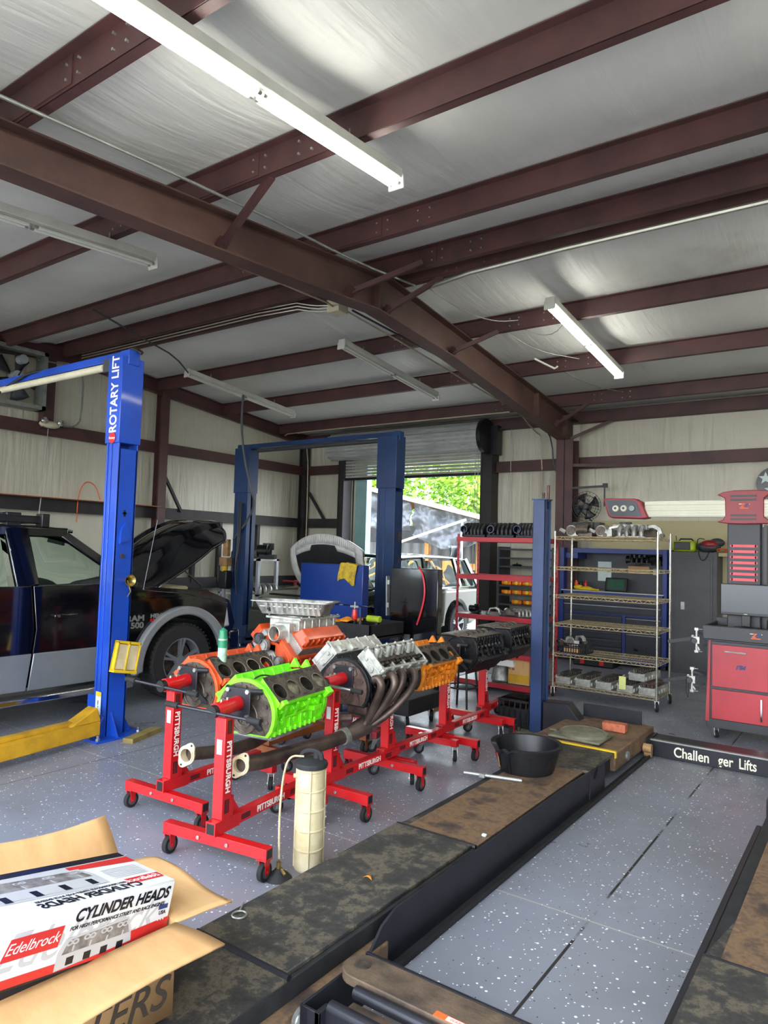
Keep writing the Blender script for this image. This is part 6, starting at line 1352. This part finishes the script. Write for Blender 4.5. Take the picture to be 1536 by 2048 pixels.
oc.tube([(-1.95, 11.6, 1.87), (-2.02, 11.56, 1.9), (-1.9, 11.55, 1.93), (-1.8, 11.6, 1.9)], .007, 6, smooth=1)
tag(oc.build('extension_cord', 'text_orange'), 'coiled bright orange extension cord hanging beside the cabinet top', 'cord')
tag(B().bb((-1.98, 11.6, 1.80), (-1.7, 11.95, 1.855)).build('wall_bracket', 'peg'), 'small ledge on the wall under the orange cord', 'ledge')
tag(B().bb((-1.86, 11.93, 1.71), (-1.80, 11.955, 1.78)).build('wall_outlet', 'beige'), 'small cream electric outlet under the orange cord', 'outlet')
# ---- alignment machine ----
am = thing('alignment_machine', 'red and charcoal wheel alignment cart with camera beam', 'alignment machine', (0, 0, 0))
CX0, CX1, CY0, CY1 = -1.40, -.55, 7.6, 8.25
b = B().bb((CX0, CY0, .10), (CX1, CY1, .185)).bb((CX0, CY0 + .01, .18), (CX1, CY1, .95)); b.build('cabinet_body', 'dark_grey', am, bevel=.004)
B().prism([(CX0 - .01, .16), (CX0 + .02, .95), (CX0 + .035, .95), (CX0 + .025, .16)], (0, CY0 - .004, 0), (1, 0, 0), (0, 0, 1), (0, .012, 0)).build('corner_trim', 'cart_red', am)
B().bb((CX0 + .05, CY0 - .016, .505), (-.86, CY0 + .01, .915)).build('upper_door', 'cart_red', am, bevel=.003)
B().bb((CX0 + .05, CY0 - .016, .19), (-.86, CY0 + .01, .478)).build('lower_door', 'cart_red', am, bevel=.003)
B().box((-1.14, CY0 - .03, .855), (.19, .012, .014)).bb((-1.235, CY0 - .03, .85), (-1.225, CY0 - .01, .86)).bb((-1.055, CY0 - .03, .85), (-1.045, CY0 - .01, .86)).build('door_handle', 'chrome', am)
B().box((-.915, CY0 - .03, .33), (.014, .012, .21)).bb((-.921, CY0 - .03, .425), (-.909, CY0 - .01, .435)).bb((-.921, CY0 - .03, .225), (-.909, CY0 - .01, .235)).build('door_handle', 'chrome', am)
text("1'54", .05, (-1.10, CY0 - .018, .71), (1, 0, 0), (0, 0, 1), 'text_navy', am, off=.004, shear=.3)
b = B().prism([(CX0 - .025, .965), (CX0 - .035, 1.10), (CX1, 1.10), (CX1, .965)], (0, CY0 - .06, 0), (1, 0, 0), (0, 0, 1), (0, .06, 0)).bb((CX0 - .03, CY0 - .02, .965), (CX0 - .01, CY1, 1.10)).bb((CX0 - .03, CY1 - .02, .965), (CX1, CY1, 1.14)).bb((CX0 - .02, CY0, .94), (CX1, CY1, .985)); b.build('top_tray', 'dark_grey', am, bevel=.008)
B().bb((CX0 + .0, CY0 + .01, 1.04), (CX1, CY1 - .05, 1.06)).build('tray_mat', 'black_rough', am)
def logo(x, y, z, s, par):
    text('Z', s, (x - .42 * s, y, z), (1, 0, 0), (0, 0, 1), 'text_orange', par, off=.004 * s * 10, shear=.35); text('E', s, (x + .28 * s, y, z), (1, 0, 0), (0, 0, 1), 'text_navy', par, off=.003 * s * 10, shear=.35)
    B().bb((x - .9 * s, y - .001, z - .62 * s), (x + .75 * s, y, z - .45 * s)).build('logo_bar', 'text_orange', par); B().cyl((x + .95 * s, y - .001, z + .3 * s), (x + .95 * s, y, z + .3 * s), .08 * s).build('logo_dot', 'text_white', par)
    B().bb((x - 1.05 * s, y - .001, z + .26 * s), (x - .5 * s, y, z + .38 * s)).build('logo_wing', 'text_white', par)
logo(-.955, CY0 - .064, 1.035, .05, am)
for x in (CX0 + .07, CX1 - .06):
    for y in (CY0 + .06, CY1 - .06): caster(am, x, y, .10, r=.035, rigid=False, rot=.5, m='castiron')
mo = thing('monitor', 'black flat computer monitor standing on the alignment cart', 'monitor', (-1.10, 7.95, 1.06))
B().bb((-.235, -.02, .13), (.235, .02, .45)).build('bezel', 'black', mo, bevel=.006); B().bb((-.225, -.022, .16), (.225, -.019, .44)).build('display_panel', 'screen', mo)
B().bb((-.04, .0, .02), (.04, .03, .2)).bb((-.11, -.08, 0), (.11, .08, .015)).build('monitor_stand', 'black', mo, bevel=.004); B().bb((-.015, -.024, .142), (.015, -.021, .15)).build('badge', 'galv', mo)
b = B().bb((-1.29, 8.05, .9), (-.98, 8.2, 2.17)); b.build('mast', 'dark_grey', am, bevel=.01)
B().bb((-.96, 8.1, .9), (-.93, 8.2, 2.12)).bb((-.985, 8.12, 1.0), (-.955, 8.14, 2.1)).build('cable_channel', 'black', am)
for k in range(9):
    z_ = 1.90 - k * .058; B().bb((-1.25, 8.044, z_ - .014), (-1.02, 8.05, z_ + .014)).cyl((-1.25, 8.044, z_), (-1.25, 8.05, z_), .014, n=12).cyl((-1.02, 8.044, z_), (-1.02, 8.05, z_), .014, n=12).build('red_stripe', 'stripe_red', am)
cp = [(-.2, .13), (-.14, .16), (-.02, .175), (.2, .175), (.36, .16), (.42, .14), (.3, .12), (.26, .09), (.26, -.10), (.3, -.13), (.42, -.155), (.3, -.17), (.05, -.175), (-.10, -.17), (-.2, -.155), (-.14, -.13), (-.115, -.09), (-.12, .09), (-.16, .115)]
cp = [(x * .95 + 0, z) for x, z in cp]
B().prism(cp, (-1.19, 7.98, 2.30), (1, 0, 0), (0, 0, 1), (0, .1, 0)).build('mast_cover', 'cover_red', am, bevel=.008)
for dz in (.115, .075, -.085, -.125): B().bb((-1.25, 7.974, 2.30 + dz - .01), (-1.01, 7.98, 2.30 + dz + .01)).build('vent_slot', 'black', am, bevel=0)
logo(-1.12, 7.976, 2.315, .05, am)
b = B()
for k, (z0, z1, y_) in enumerate(((2.20, 2.375, 8.0), (2.21, 2.24, 7.994), (2.33, 2.365, 7.994), (2.27, 2.30, 7.996))): b.bb((-2.12, y_, z0), (.2, 8.06, z1))
b.build('camera_beam', 'boom_cream', am, bevel=.004)
hp = [(0, .22), (.10, .225), (.36, .215), (.42, .18), (.50, .0), (.44, -.012), (.1, -.002), (.06, .02)]
B().prism(hp, (-2.57, 7.95, 2.19), (1, 0, 0), (0, 0, 1), (0, .16, 0)).build('camera_housing', 'cover_red', am, bevel=.012)
ip = [(.03, .20), (.33, .195), (.375, .165), (.43, .015), (.09, .02)]
B().prism(ip, (-2.57, 7.945, 2.19), (1, 0, 0), (0, 0, 1), (0, .01, 0)).build('camera_face', 'drawer_grey', am)
for k, (mm, dx) in enumerate((('boom_cream', .165), ('boom_cream', .255), ('lens_glass', .345))):
    B().lathe([(.001, -.012), (.032, -.012), (.038, 0)], (-2.57 + dx - .02, 7.944, 2.19 + .105), 20, axis='Y').build('camera_lens', mm, am)
    if k < 2: B().cyl((-2.57 + dx - .02, 7.93, 2.297), (-2.57 + dx - .02, 7.926, 2.297), .014, n=16).build('lens_pupil', 'black', am)
# wheel clamps with targets hanging on the cart side
def clamp(x, y, z, label):
    t_ = thing('wheel_clamp', label, 'wheel clamp', (x, y, z), 0, 'wheel clamps on the alignment cart'); t_.scale = (.68, .68, .68)
    B().beam((0, 0, -.17), (0, 0, .17), .045, .03, up=(1, 0, 0)).box((0, 0, 0), (.09, .05, .11)).beam((.0, 0, -.08), (.045, 0, -.15), .03, .03).build('clamp_bar', 'alu_bright', t_, bevel=.006)
    for q in (-.165, .165): B().box((0, 0, q), (.055, .06, .04)).cyl((-.03, 0, q), (.08, 0, q), .006, n=8).build('claw', 'alu_bright', t_, bevel=.006)
    B().cyl((-.03, -.05, -.01), (-.03, .0, -.01), .042, n=18).build('knob', 'dark_grey', t_, bevel=.006)
    B().cyl((-.05, -.03, .055), (-.05, .0, .055), .02, n=12).build('small_knob', 'alu', t_)
    B().beam((-.06, 0, .0), (-.30, -.08, .03 - .06), .02, .03).beam((-.04, .0, .03), (-.38, -.12, -.05), .015, .05).build('target_arm', 'black', t_)
    B().beam((.0, .02, .12), (.16, .1, .06), .02, .03).beam((0, .02, -.1), (.16, .1, -.06), .02, .03).build('hanger_arm', 'dark_grey', t_)
    return t_
c1 = clamp(-1.51, 7.68, .93, 'upper alloy wheel clamp hung on the side of the alignment cart')
c2 = clamp(-1.55, 7.68, .53, 'lower alloy wheel clamp hung on the side of the alignment cart')
B().tube([(-.08, -.02, .0), (-.08, -.02, -.2), (-.06, -.02, -.23), (-.045, -.02, -.2), (-.05, 0, -.05)], .005, 6, smooth=1).cyl((-.06, -.02, -.23), (-.055, -.02, -.27), .006).build('strap', 'black', c2)
# round mirror / sign at the right edge
sg = thing('round_sign', 'round black and white starred wall sign above the camera beam', 'sign', (-1.27, 11.97, 2.93))
B().cyl((0, 0, 0), (0, -.02, 0), .25, n=40).build('disc', 'gloss_black', sg)
for cx, cz, rr in ((-.12, .08, .1), (.08, .1, .08), (-.05, -.1, .09), (.12, -.08, .07)):
    B().add([(cx + (rr if i % 2 == 0 else rr * .42) * sin(i * pi / 5), -.0215, cz + (rr if i % 2 == 0 else rr * .42) * cos(i * pi / 5)) for i in range(10)], [tuple(range(10))]).build('star', 'paper', sg)
# ---- red steel rack and grey shelf ----
rk = thing('red_rack', 'red boltless steel rack carrying black intake manifolds', 'shelving rack', (0, 0, 0))
RX0, RX1, RY0, RY1 = -4.57, -3.40, 8.15, 8.72
for x in (RX0, RX1):
    for y in (RY0, RY1):
        b = B().bb((x, y, 0), (x + .035 * (1 if x == RX0 else -1), y + .004, 1.99)).bb((x, y, 0), (x + .004, y + .035, 1.99))
        for k in range(28): b.box((x + .017 * (1 if x == RX0 else -1), y - .001, .08 + k * .068), (.01, .003, .028), 1); b.box((x - .001, y + .018, .08 + k * .068), (.003, .01, .028), 1)
        b.build('upright', ['rack_red', 'black'], rk)
RZ = [1.95, 1.46, .95, .49, .11]
for z_ in RZ:
    for y in (RY0 - .01, RY1 + .01): B().bb((RX0, y - .012, z_ - .055), (RX1, y + .012, z_)).bb((RX0, y - .02, z_ - .058), (RX1, y + .002, z_ - .05)).build('shelf_beam', 'rack_red', rk)
    for x in (RX0, RX1): B().bb((x - .01, RY0, z_ - .05), (x + .01, RY1, z_)).build('end_beam', 'rack_red', rk)
    if z_ < .6 or z_ > 1.9 or .9 < z_ < 1: B().bb((RX0 + .01, RY0, z_ - .02), (RX1 - .01, RY1, z_ - .005)).build('shelf_board', 'galv' if z_ < .2 else 'black', rk)
def manifold(x, y, z, label, w_, rz=0, badge=None):
    t_ = thing('intake_manifold', label, 'intake manifold', (x, y, z), rz, 'black intake manifolds on the red rack')
    b = B().bb((-w_, -.12, 0), (w_, .12, .03))
    for k in range(6):
        px = -w_ + .04 + k * (2 * w_ - .08) / 5; b.tube([(px, -.12, .03), (px, -.13, .1), (px, -.07, .165), (px, .05, .16), (px, .11, .1), (px, .11, .02)], .03, 8, smooth=2)
    b.build('runners', 'black_engine', t_, bevel=.003)
    B().cyl((-w_ * .9, 0, .09), (w_ * .9, 0, .09), .062, n=16).build('plenum', 'black_engine', t_)
    b = B().pipe((-.1, -.20, .1), (-.1, -.08, .1), .052, .042, 24); b.build('throttle_neck', 'black', t_)
    B().pipe((-.1, -.201, .1), (-.1, -.197, .1), .047, .042, 24).build('gasket_ring', 'panel_blue', t_)
    if badge: text(badge, .03, (.1, -.145, .13), (1, 0, 0), (0, 0, 1), 'text_white', t_)
    return t_
manifold(-4.37, 8.33, 1.955, 'black intake manifold at the left end of the red rack top', .17)
manifold(-3.98, 8.33, 1.955, 'black intake manifold with a round throttle opening in the middle of the red rack top', .19)
manifold(-3.62, 8.35, 1.955, 'black intake manifold beside the blue post on the red rack top', .15)
bx1 = thing('cardboard_box', 'brown cardboard box with faded print on the bottom of the red rack', 'cardboard box', (-3.69, 8.35, .115))
B().bb((-.14, -.13, 0), (.14, .13, .3)).build('box_body', 'cardboard', bx1, bevel=.003); B().bb((-.15, -.136, .2), (.06, -.13, .31)).build('flap', 'cardboard', bx1)
B().bb((-.14, -.132, .02), (.14, -.13, .12)).build('yellow_print', 'yellow_arm', bx1); text('A &', .06, (-.1, -.134, .19), (1, 0, 0), (0, 0, 1), 'card_print', bx1)
tr2 = thing('transmission_case', 'ribbed alloy transmission case on the bottom of the red rack', 'transmission', (-3.98, 8.33, .115))
B().lathe([(.001, 0), (.12, 0), (.13, .02), (.1, .17), (.11, .2), (.001, .2)], n=18).build('case', 'alu', tr2)
for k in range(9): B().beam((.124 * cos(k * .698), .124 * sin(k * .698), .02), (.103 * cos(k * .698), .103 * sin(k * .698), .17), .01, .014).build('rib', 'alu', tr2)
tag(B().bb((-4.05, 8.2, .325), (-3.78, 8.5, .33)).box((-3.9, 8.3, .37), (.34, .28, .08), taper=.9).build('white_tray', 'gloss_white', bevel=.01), 'white plastic tray lying over the transmission case on the red rack', 'tray')
for i, (x, k, lb) in enumerate(((-4.4, 0, 'dark round housing at the left of the middle red shelf'), (-4.12, 1, 'grey bracket on the middle red shelf'), (-3.92, 2, 'alloy pump on the middle red shelf'), (-3.72, 3, 'small dark manifold on the middle red shelf'))):
    junk('engine_part', lb, 'engine part', x, 8.36, .95, k, ['black_engine', 'alu', 'castiron', 'alu'][i], .3 * i, .8)
for i, (x, k, lb) in enumerate(((-4.3, 2, 'dark pump on the lower red shelf behind the black block'), (-3.95, 0, 'black housing on the lower red shelf behind the black block'))):
    junk('engine_part', lb, 'engine part', x, 8.4, .495, k, 'black_engine', .4 * i, 1.3)
tag(B().tube([(-3.92, 8.3, 1.9), (-3.95, 8.28, 1.82), (-4.05, 8.25, 1.75), (-4.0, 8.25, 1.7)], .012, 8, smooth=1).build('hook', 'gloss_red'), 'red hook hanging under the top beam of the red rack', 'hook') if 0 else None
gs = thing('grey_shelf', 'grey steel bin shelving unit beside the roll-up door', 'shelving', (0, 0, 0))
for z_ in (1.84, 1.68, 1.53, 1.36, 1.19, 1.03, .86, .70, .55, .38, .2): B().bb((-5.56, 11.45, z_ - .03), (-4.55, 11.9, z_)).build('shelf', 'dark_grey', gs)
for x in (-5.57, -4.55): B().bb((x - .02, 11.44, 0), (x + .02, 11.9, 1.87)).build('side_frame', 'dark_grey', gs)
k_ = 0
for z_, xs in ((1.19, (-5.42, -5.22, -5.02, -4.8)), (1.03, (-5.42, -5.22, -5.02, -4.8)), (.86, (-5.22, -5.0))):
    for x in xs:
        f_ = thing('amber_lamp', 'amber vehicle lamp unit on the grey bin shelf', 'amber lamp', (x, 11.52, z_), 0, 'amber lamps on the grey bin shelves'); f_['label'] = 'amber lamp on the %s bin shelf holding lamps' % {1.19: 'upper', 1.03: 'middle', .86: 'lowest'}[z_]
        B().bb((-.09, -.06, 0), (.09, .06, .075)).build('lens', 'amber_lens', f_, bevel=.015); B().lathe([(.001, -.02), (.03, -.015), (.035, 0)], (0, -.06, .04), 14, axis='Y').build('bulb_socket', 'yellow', f_)
tag(B().ball((-5.3, 11.65, 1.545), .06, sc=(1.6, 1, .35)).cyl((-5.3, 11.65, 1.55), (-5.3, 11.65, 1.59), .012).build('rubber_plug', 'black'), 'small black cap on an empty grey bin shelf', 'cap')
# milk crate
mc = thing('milk_crate', 'black plastic milk crate with glass panes on the floor under the red rack', 'crate', (-2.99, 6.72, 0), 0)
b = B()
for z_ in (0, .09, .19, .27):
    b.bb((-.165, -.165, z_), (.165, -.157, z_ + .02)); b.bb((-.165, .157, z_), (.165, .165, z_ + .02)); b.bb((-.165, -.165, z_), (-.157, .165, z_ + .02)); b.bb((.157, -.165, z_), (.165, .165, z_ + .02))
for k in range(12):
    q = -.165 + k * .03; b.beam((q, -.161, 0), (q + (.03 if k % 2 else -.0), -.161, .29), .006, .008); b.beam((.161, q, 0), (.161, q + .01, .29), .006, .008); b.bb((-.165, q, 0), (-.157, q + .008, .29)); b.bb((q, .157, 0), (q + .008, .165, .29))
b.bb((-.16, -.16, 0), (.16, .16, .008)); b.bb((-.155, -.155, .01), (.155, .155, .2)); b.build('crate_body', 'black', mc)
for k in range(4): tag(B().bb((-3.12, 6.62 + k * .05, .205), (-2.88, 6.635 + k * .05, .305)).build('folder', 'black_gloss'), ['front', 'second', 'third', 'rearmost'][k] + ' dark slab standing upright in the milk crate', 'slab')
# wall fan
fn_ = thing('wall_fan', 'round black wire-caged wall fan mounted beside the column', 'fan', (-4.0, 11.5, 2.58))
b = B()
for k in range(24): a = 2 * pi * k / 24; b.tube([(.05 * cos(a), -.09, .05 * sin(a)), (.17 * cos(a), -.08, .17 * sin(a)), (.25 * cos(a), 0, .25 * sin(a)), (.17 * cos(a), .08, .17 * sin(a))], .0022, 4)
for r_, y_ in ((.05, -.09), (.12, -.085), (.19, -.07), (.25, 0), (.18, .08)): b.torus((0, y_, 0), r_, .004, 'Y', 32, 5)
b.build('cage', 'black', fn_)
for k in range(4):
    a = 2 * pi * k / 4 + .4; B().grid(lambda u, v: ((.04 + .18 * u) * cos(a + (v - .5) * (.5 + .5 * u)), .03 * (v - .5), (.04 + .18 * u) * sin(a + (v - .5) * (.5 + .5 * u))), 5, 4).build('blade', 'black', fn_, solid=.003)
B().cyl((0, -.03, 0), (0, .14, 0), .06).build('motor', 'black', fn_, bevel=.01)
B().beam((-.28, .08, .32), (.3, .08, .34), .05, .035).beam((.28, .08, .36), (.28, .08, 0), .02, .02).beam((-.3, .1, .33), (-.3, .1, -.05), .03, .03).beam((0, .14, 0), (-.3, .14, 0), .05, .05).box((.29, .08, .35), (.07, .06, .07)).build('bracket', 'black', fn_)
B().bb((-.22, -.05, -.38), (.25, .2, -.27)).build('drip_box', 'black', fn_)
# ---------------- middle background ----------------
bp = thing('tool_cabinet', 'tall plain blue steel cabinet seen from behind with a yellow rag on top', 'tool cabinet', (0, 0, 0))
B().bb((-6.30, 7.0, 1.04), (-5.26, 7.13, 1.545)).build('upper_chest', 'panel_blue', bp, bevel=.01)
B().bb((-6.26, 7.0, .12), (-5.28, 7.15, 1.03)).build('lower_chest', 'panel_blue', bp, bevel=.01)
for x in (-6.2, -5.35):
    for y in (7.03, 7.12): caster(bp, x, y, .12, r=.05, rigid=True, m='black')
B().cyl((-5.62, 6.999, 1.035), (-5.56, 6.999, 1.035), .006).build('hinge_pin', 'galv', bp)
rg = B(); rg.grid(lambda u, v: (-5.63 + .27 * u + .02 * sin(v * 5), 7.11 - .13 * min(1, v * 3) - .008 * sin(u * 14 + v * 3), 1.557 - .23 * max(0, v - .33) * 1.5 + .006 * sin(u * 19) + (.04 * sin(u * 5) * v)), 20, 16)
tag(rg.build('rag', 'yellow_rag', solid=.006), 'crumpled yellow rag draped over the blue cabinet top edge', 'rag')
ck = thing('black_cabinet', 'flat glossy black steel panel cabinet beside the blue lift column', 'tool cabinet', (0, 0, 0))
B().bb((-4.56, 6.6, .72), (-3.93, 6.70, 1.55)).build('upper_body', 'black_gloss', ck, bevel=.008)
B().bb((-3.97, 6.62, .12), (-3.94, 6.66, .72)).bb((-4.55, 6.62, .12), (-4.52, 6.66, .72)).bb((-3.97, 6.66, .12), (-3.94, 6.70, .72)).bb((-4.55, 6.66, .12), (-4.52, 6.70, .72)).build('leg_frame', 'black', ck)
B().beam((-4.60, 6.6, 1.45), (-4.60, 6.62, 1.0), .015, .06).box((-4.58, 6.59, 1.38), (.03, .02, .05)).box((-4.58, 6.59, 1.12), (.03, .02, .05)).build('side_bracket', 'galv', ck)
B().bb((-3.93, 6.6, .8), (-3.86, 6.66, .84)).build('push_handle', 'black', ck, bevel=.006)
tag(B().tube([(-4.24, 6.70, 1.56), (-4.2, 6.62, 1.575), (-4.12, 6.585, 1.5), (-4.08, 6.585, 1.3), (-4.12, 6.585, 1.1), (-4.18, 6.585, .93)], .011, 8, smooth=3).build('red_hose', 'red_hose'), 'red air hose looped over the black cabinet panel', 'hose')
ct = thing('service_cart', 'low black service cart with tools between the engine stands and cabinet', 'cart', (0, 0, 0))
B().bb((-4.85, 5.9, .82), (-4.3, 6.5, .84)).bb((-4.85, 5.88, .80), (-4.3, 5.9, .96)).bb((-4.85, 6.5, .80), (-4.3, 6.52, .96)).bb((-4.32, 5.88, .80), (-4.3, 6.52, .96)).bb((-4.87, 5.88, .80), (-4.85, 6.52, .96)).build('top_tray', 'black_rough', ct, bevel=.003)
B().bb((-4.6, 5.75, .14), (-3.72, 6.4, .30)).build('lower_tray', 'black_rough', ct, bevel=.01)
for x, y in ((-4.83, 5.92), (-4.33, 5.92), (-4.83, 6.48), (-4.33, 6.48)): B().bb((x - .015, y - .015, .14), (x + .015, y + .015, .82)).build('leg', 'black', ct)
B().bb((-4.87, 5.88, .14), (-4.3, 6.52, .3)).build('lower_side', 'black_rough', ct) 
for x, y in ((-3.80, 5.85), (-3.80, 6.3), (-4.75, 6.0), (-4.75, 6.4)): caster(ct, x, y, .14, r=.065, rigid=False, rot=.7, m='black')
ob = B().prism([(0, 0), (.24, .02), (.3, .1), (.12, .2), (.0, .22)], (-4.55, 5.85, .3), (1, 0, 0), (0, 0, 1), (0, .35, 0)); tag(ob.build('oil_drain_pan', 'black_rough', bevel=.02), 'angular black drain container lying on the lower tray of the service cart', 'drain pan')
og = B().grid(lambda u, v: (-5.0 + .34 * u, 5.95 + .3 * v, .965 + .03 * sin(u * 9) * sin(v * 7) - (.16 * max(0, .3 - u) * 3)), 16, 12); tag(og.build('orange_rag', 'orange_rag', solid=.006), 'orange rag hanging over the corner of the service cart', 'rag')
gn = thing('grease_gun', 'red handled pneumatic tool standing on the service cart', 'tool', (-4.68, 6.1, .84)); B().cyl((0, 0, 0), (0, 0, .14), .028).build('barrel', 'black', gn); B().lathe([(.03, .14), (.035, .19), (.022, .25), (.001, .26)], n=16).build('grip', 'gloss_red', gn); B().bb((-.06, -.008, .27), (.05, .008, .29)).cyl((0, 0, .25), (0, 0, .33), .01).build('lever', 'galv', gn)
dl = thing('cordless_drill', 'lime cordless drill lying on the service cart', 'drill', (-4.44, 6.15, .84)); B().cyl((-.1, 0, .16), (.07, 0, .16), .035).build('drill_body', 'lime', dl, bevel=.006); B().cyl((-.15, 0, .16), (-.1, 0, .16), .02).build('chuck', 'black', dl); B().bb((.01, -.02, .03), (.05, .02, .14)).bb((-.02, -.03, 0), (.08, .03, .04)).build('handle', 'black', dl, bevel=.006)
sk = thing('plastic_bottle', 'black bottle standing between drill and red tool on the cart', 'bottle', (-4.56, 6.05, .84)); B().lathe([(.001, 0), (.025, 0), (.025, .12), (.012, .15), (.012, .19), (.001, .19)], n=16).build('bottle_body', 'plate_black', sk)
# jack stand and stool
js = thing('jack_stand', 'small tan jack stand on the floor under the service cart', 'jack stand', (-4.05, 6.75, 0)); B().lathe([(.09, 0), (.08, .02), (.03, .05), (.025, .3), (.06, .33), (.06, .36), (.001, .36)], n=18).build('screw_body', 'pump_tan', js)
st = thing('shop_stool', 'black four legged round shop stool behind the orange block', 'stool', (-3.82, 7.0, 0))
B().lathe([(.001, .72), (.17, .72), (.18, .74), (.17, .77), (.001, .775)], n=28).build('seat', 'black', st)
for k in range(4): a = pi / 4 + k * pi / 2; B().cyl((.20 * cos(a), .20 * sin(a), 0), (.12 * cos(a), .12 * sin(a), .72), .012, n=10).build('leg', 'black', st)
B().torus((0, 0, .25), .175, .009).build('foot_ring', 'black', st)
# white shelf far left by the wall
ws = thing('white_shelf', 'white painted steel shelf loaded with parts behind the second lift', 'shelving', (0, 0, 0))
for x in (-10.78, -9.74):
    for y in (9.6, 10.1): B().bb((x - .03, y - .03, 0), (x + .03, y + .03, 1.5)).build('upright', 'light_grey_paint', ws)
for z_ in (1.5, .82, .33): B().bb((-10.81, 9.57, z_ - .04), (-9.71, 10.13, z_)).build('shelf', 'white_enamel', ws)
lbs = ['black air cleaner housing on top of the white shelf, left end', 'black intake assembly in the middle of the white shelf top', 'black bundle with a pale round end on the white shelf top', 'grey gearbox casing on the middle white shelf', 'light alloy casing on the middle white shelf near its right post', 'rusty housing on the middle white shelf, left end', 'dark bent pipe assembly on the lowest white shelf', 'alloy pump on the lowest white shelf near its right post']
for i, (x, z_, k, m_, s_) in enumerate(((-10.4, 1.5, 3, 'black_engine', 1.6), (-10.0, 1.5, 2, 'black_engine', 1.7), (-9.75, 1.5, 0, 'black_engine', 2.2), (-10.0, .82, 2, 'castiron', 1.8), (-9.8, .82, 3, 'alu', 1.7), (-10.4, .82, 0, 'black_engine', 2.2), (-10.1, .33, 3, 'castiron', 1.8), (-9.8, .33, 2, 'alu', 1.6))):
    junk('shelf_part', lbs[i], 'engine part', x, 9.85, z_, k, m_, .3 * i, s_)
tag(B().cyl((-9.62, 9.78, 1.78), (-9.50, 9.72, 1.78), .08, n=20).build('filter', 'white_enamel'), 'round white filter end standing on the black bundle', 'filter') if 0 else None
tag(B().bb((-9.08, 9.9, 0), (-9.04, 9.94, 1.12)).bb((-9.35, 9.88, 1.08), (-8.95, 9.96, 1.11)).build('red_stand', 'rack_red'), 'thin red steel stand by the left wall behind the blue cabinet', 'stand')
tag(B().cyl((-10.3, 11.7, .75), (-8.6, 11.7, .75), .06, n=14).build('black_pipe', 'black_rough'), 'thick black pipe along the wall left of the roll-up door', 'pipe') if 0 else None
tm = thing('spare_tyre', 'black tyre standing behind the orange engine beside the blue cabinet', 'tyre', (-6.75, 7.6, .36), 0); B().lathe([(.22, -.1), (.33, -.1), (.36, -.07), (.36, .07), (.33, .1), (.22, .1), (.21, 0), (.22, -.1)], n=32, axis='X').build('tyre_body', 'tyre', tm)
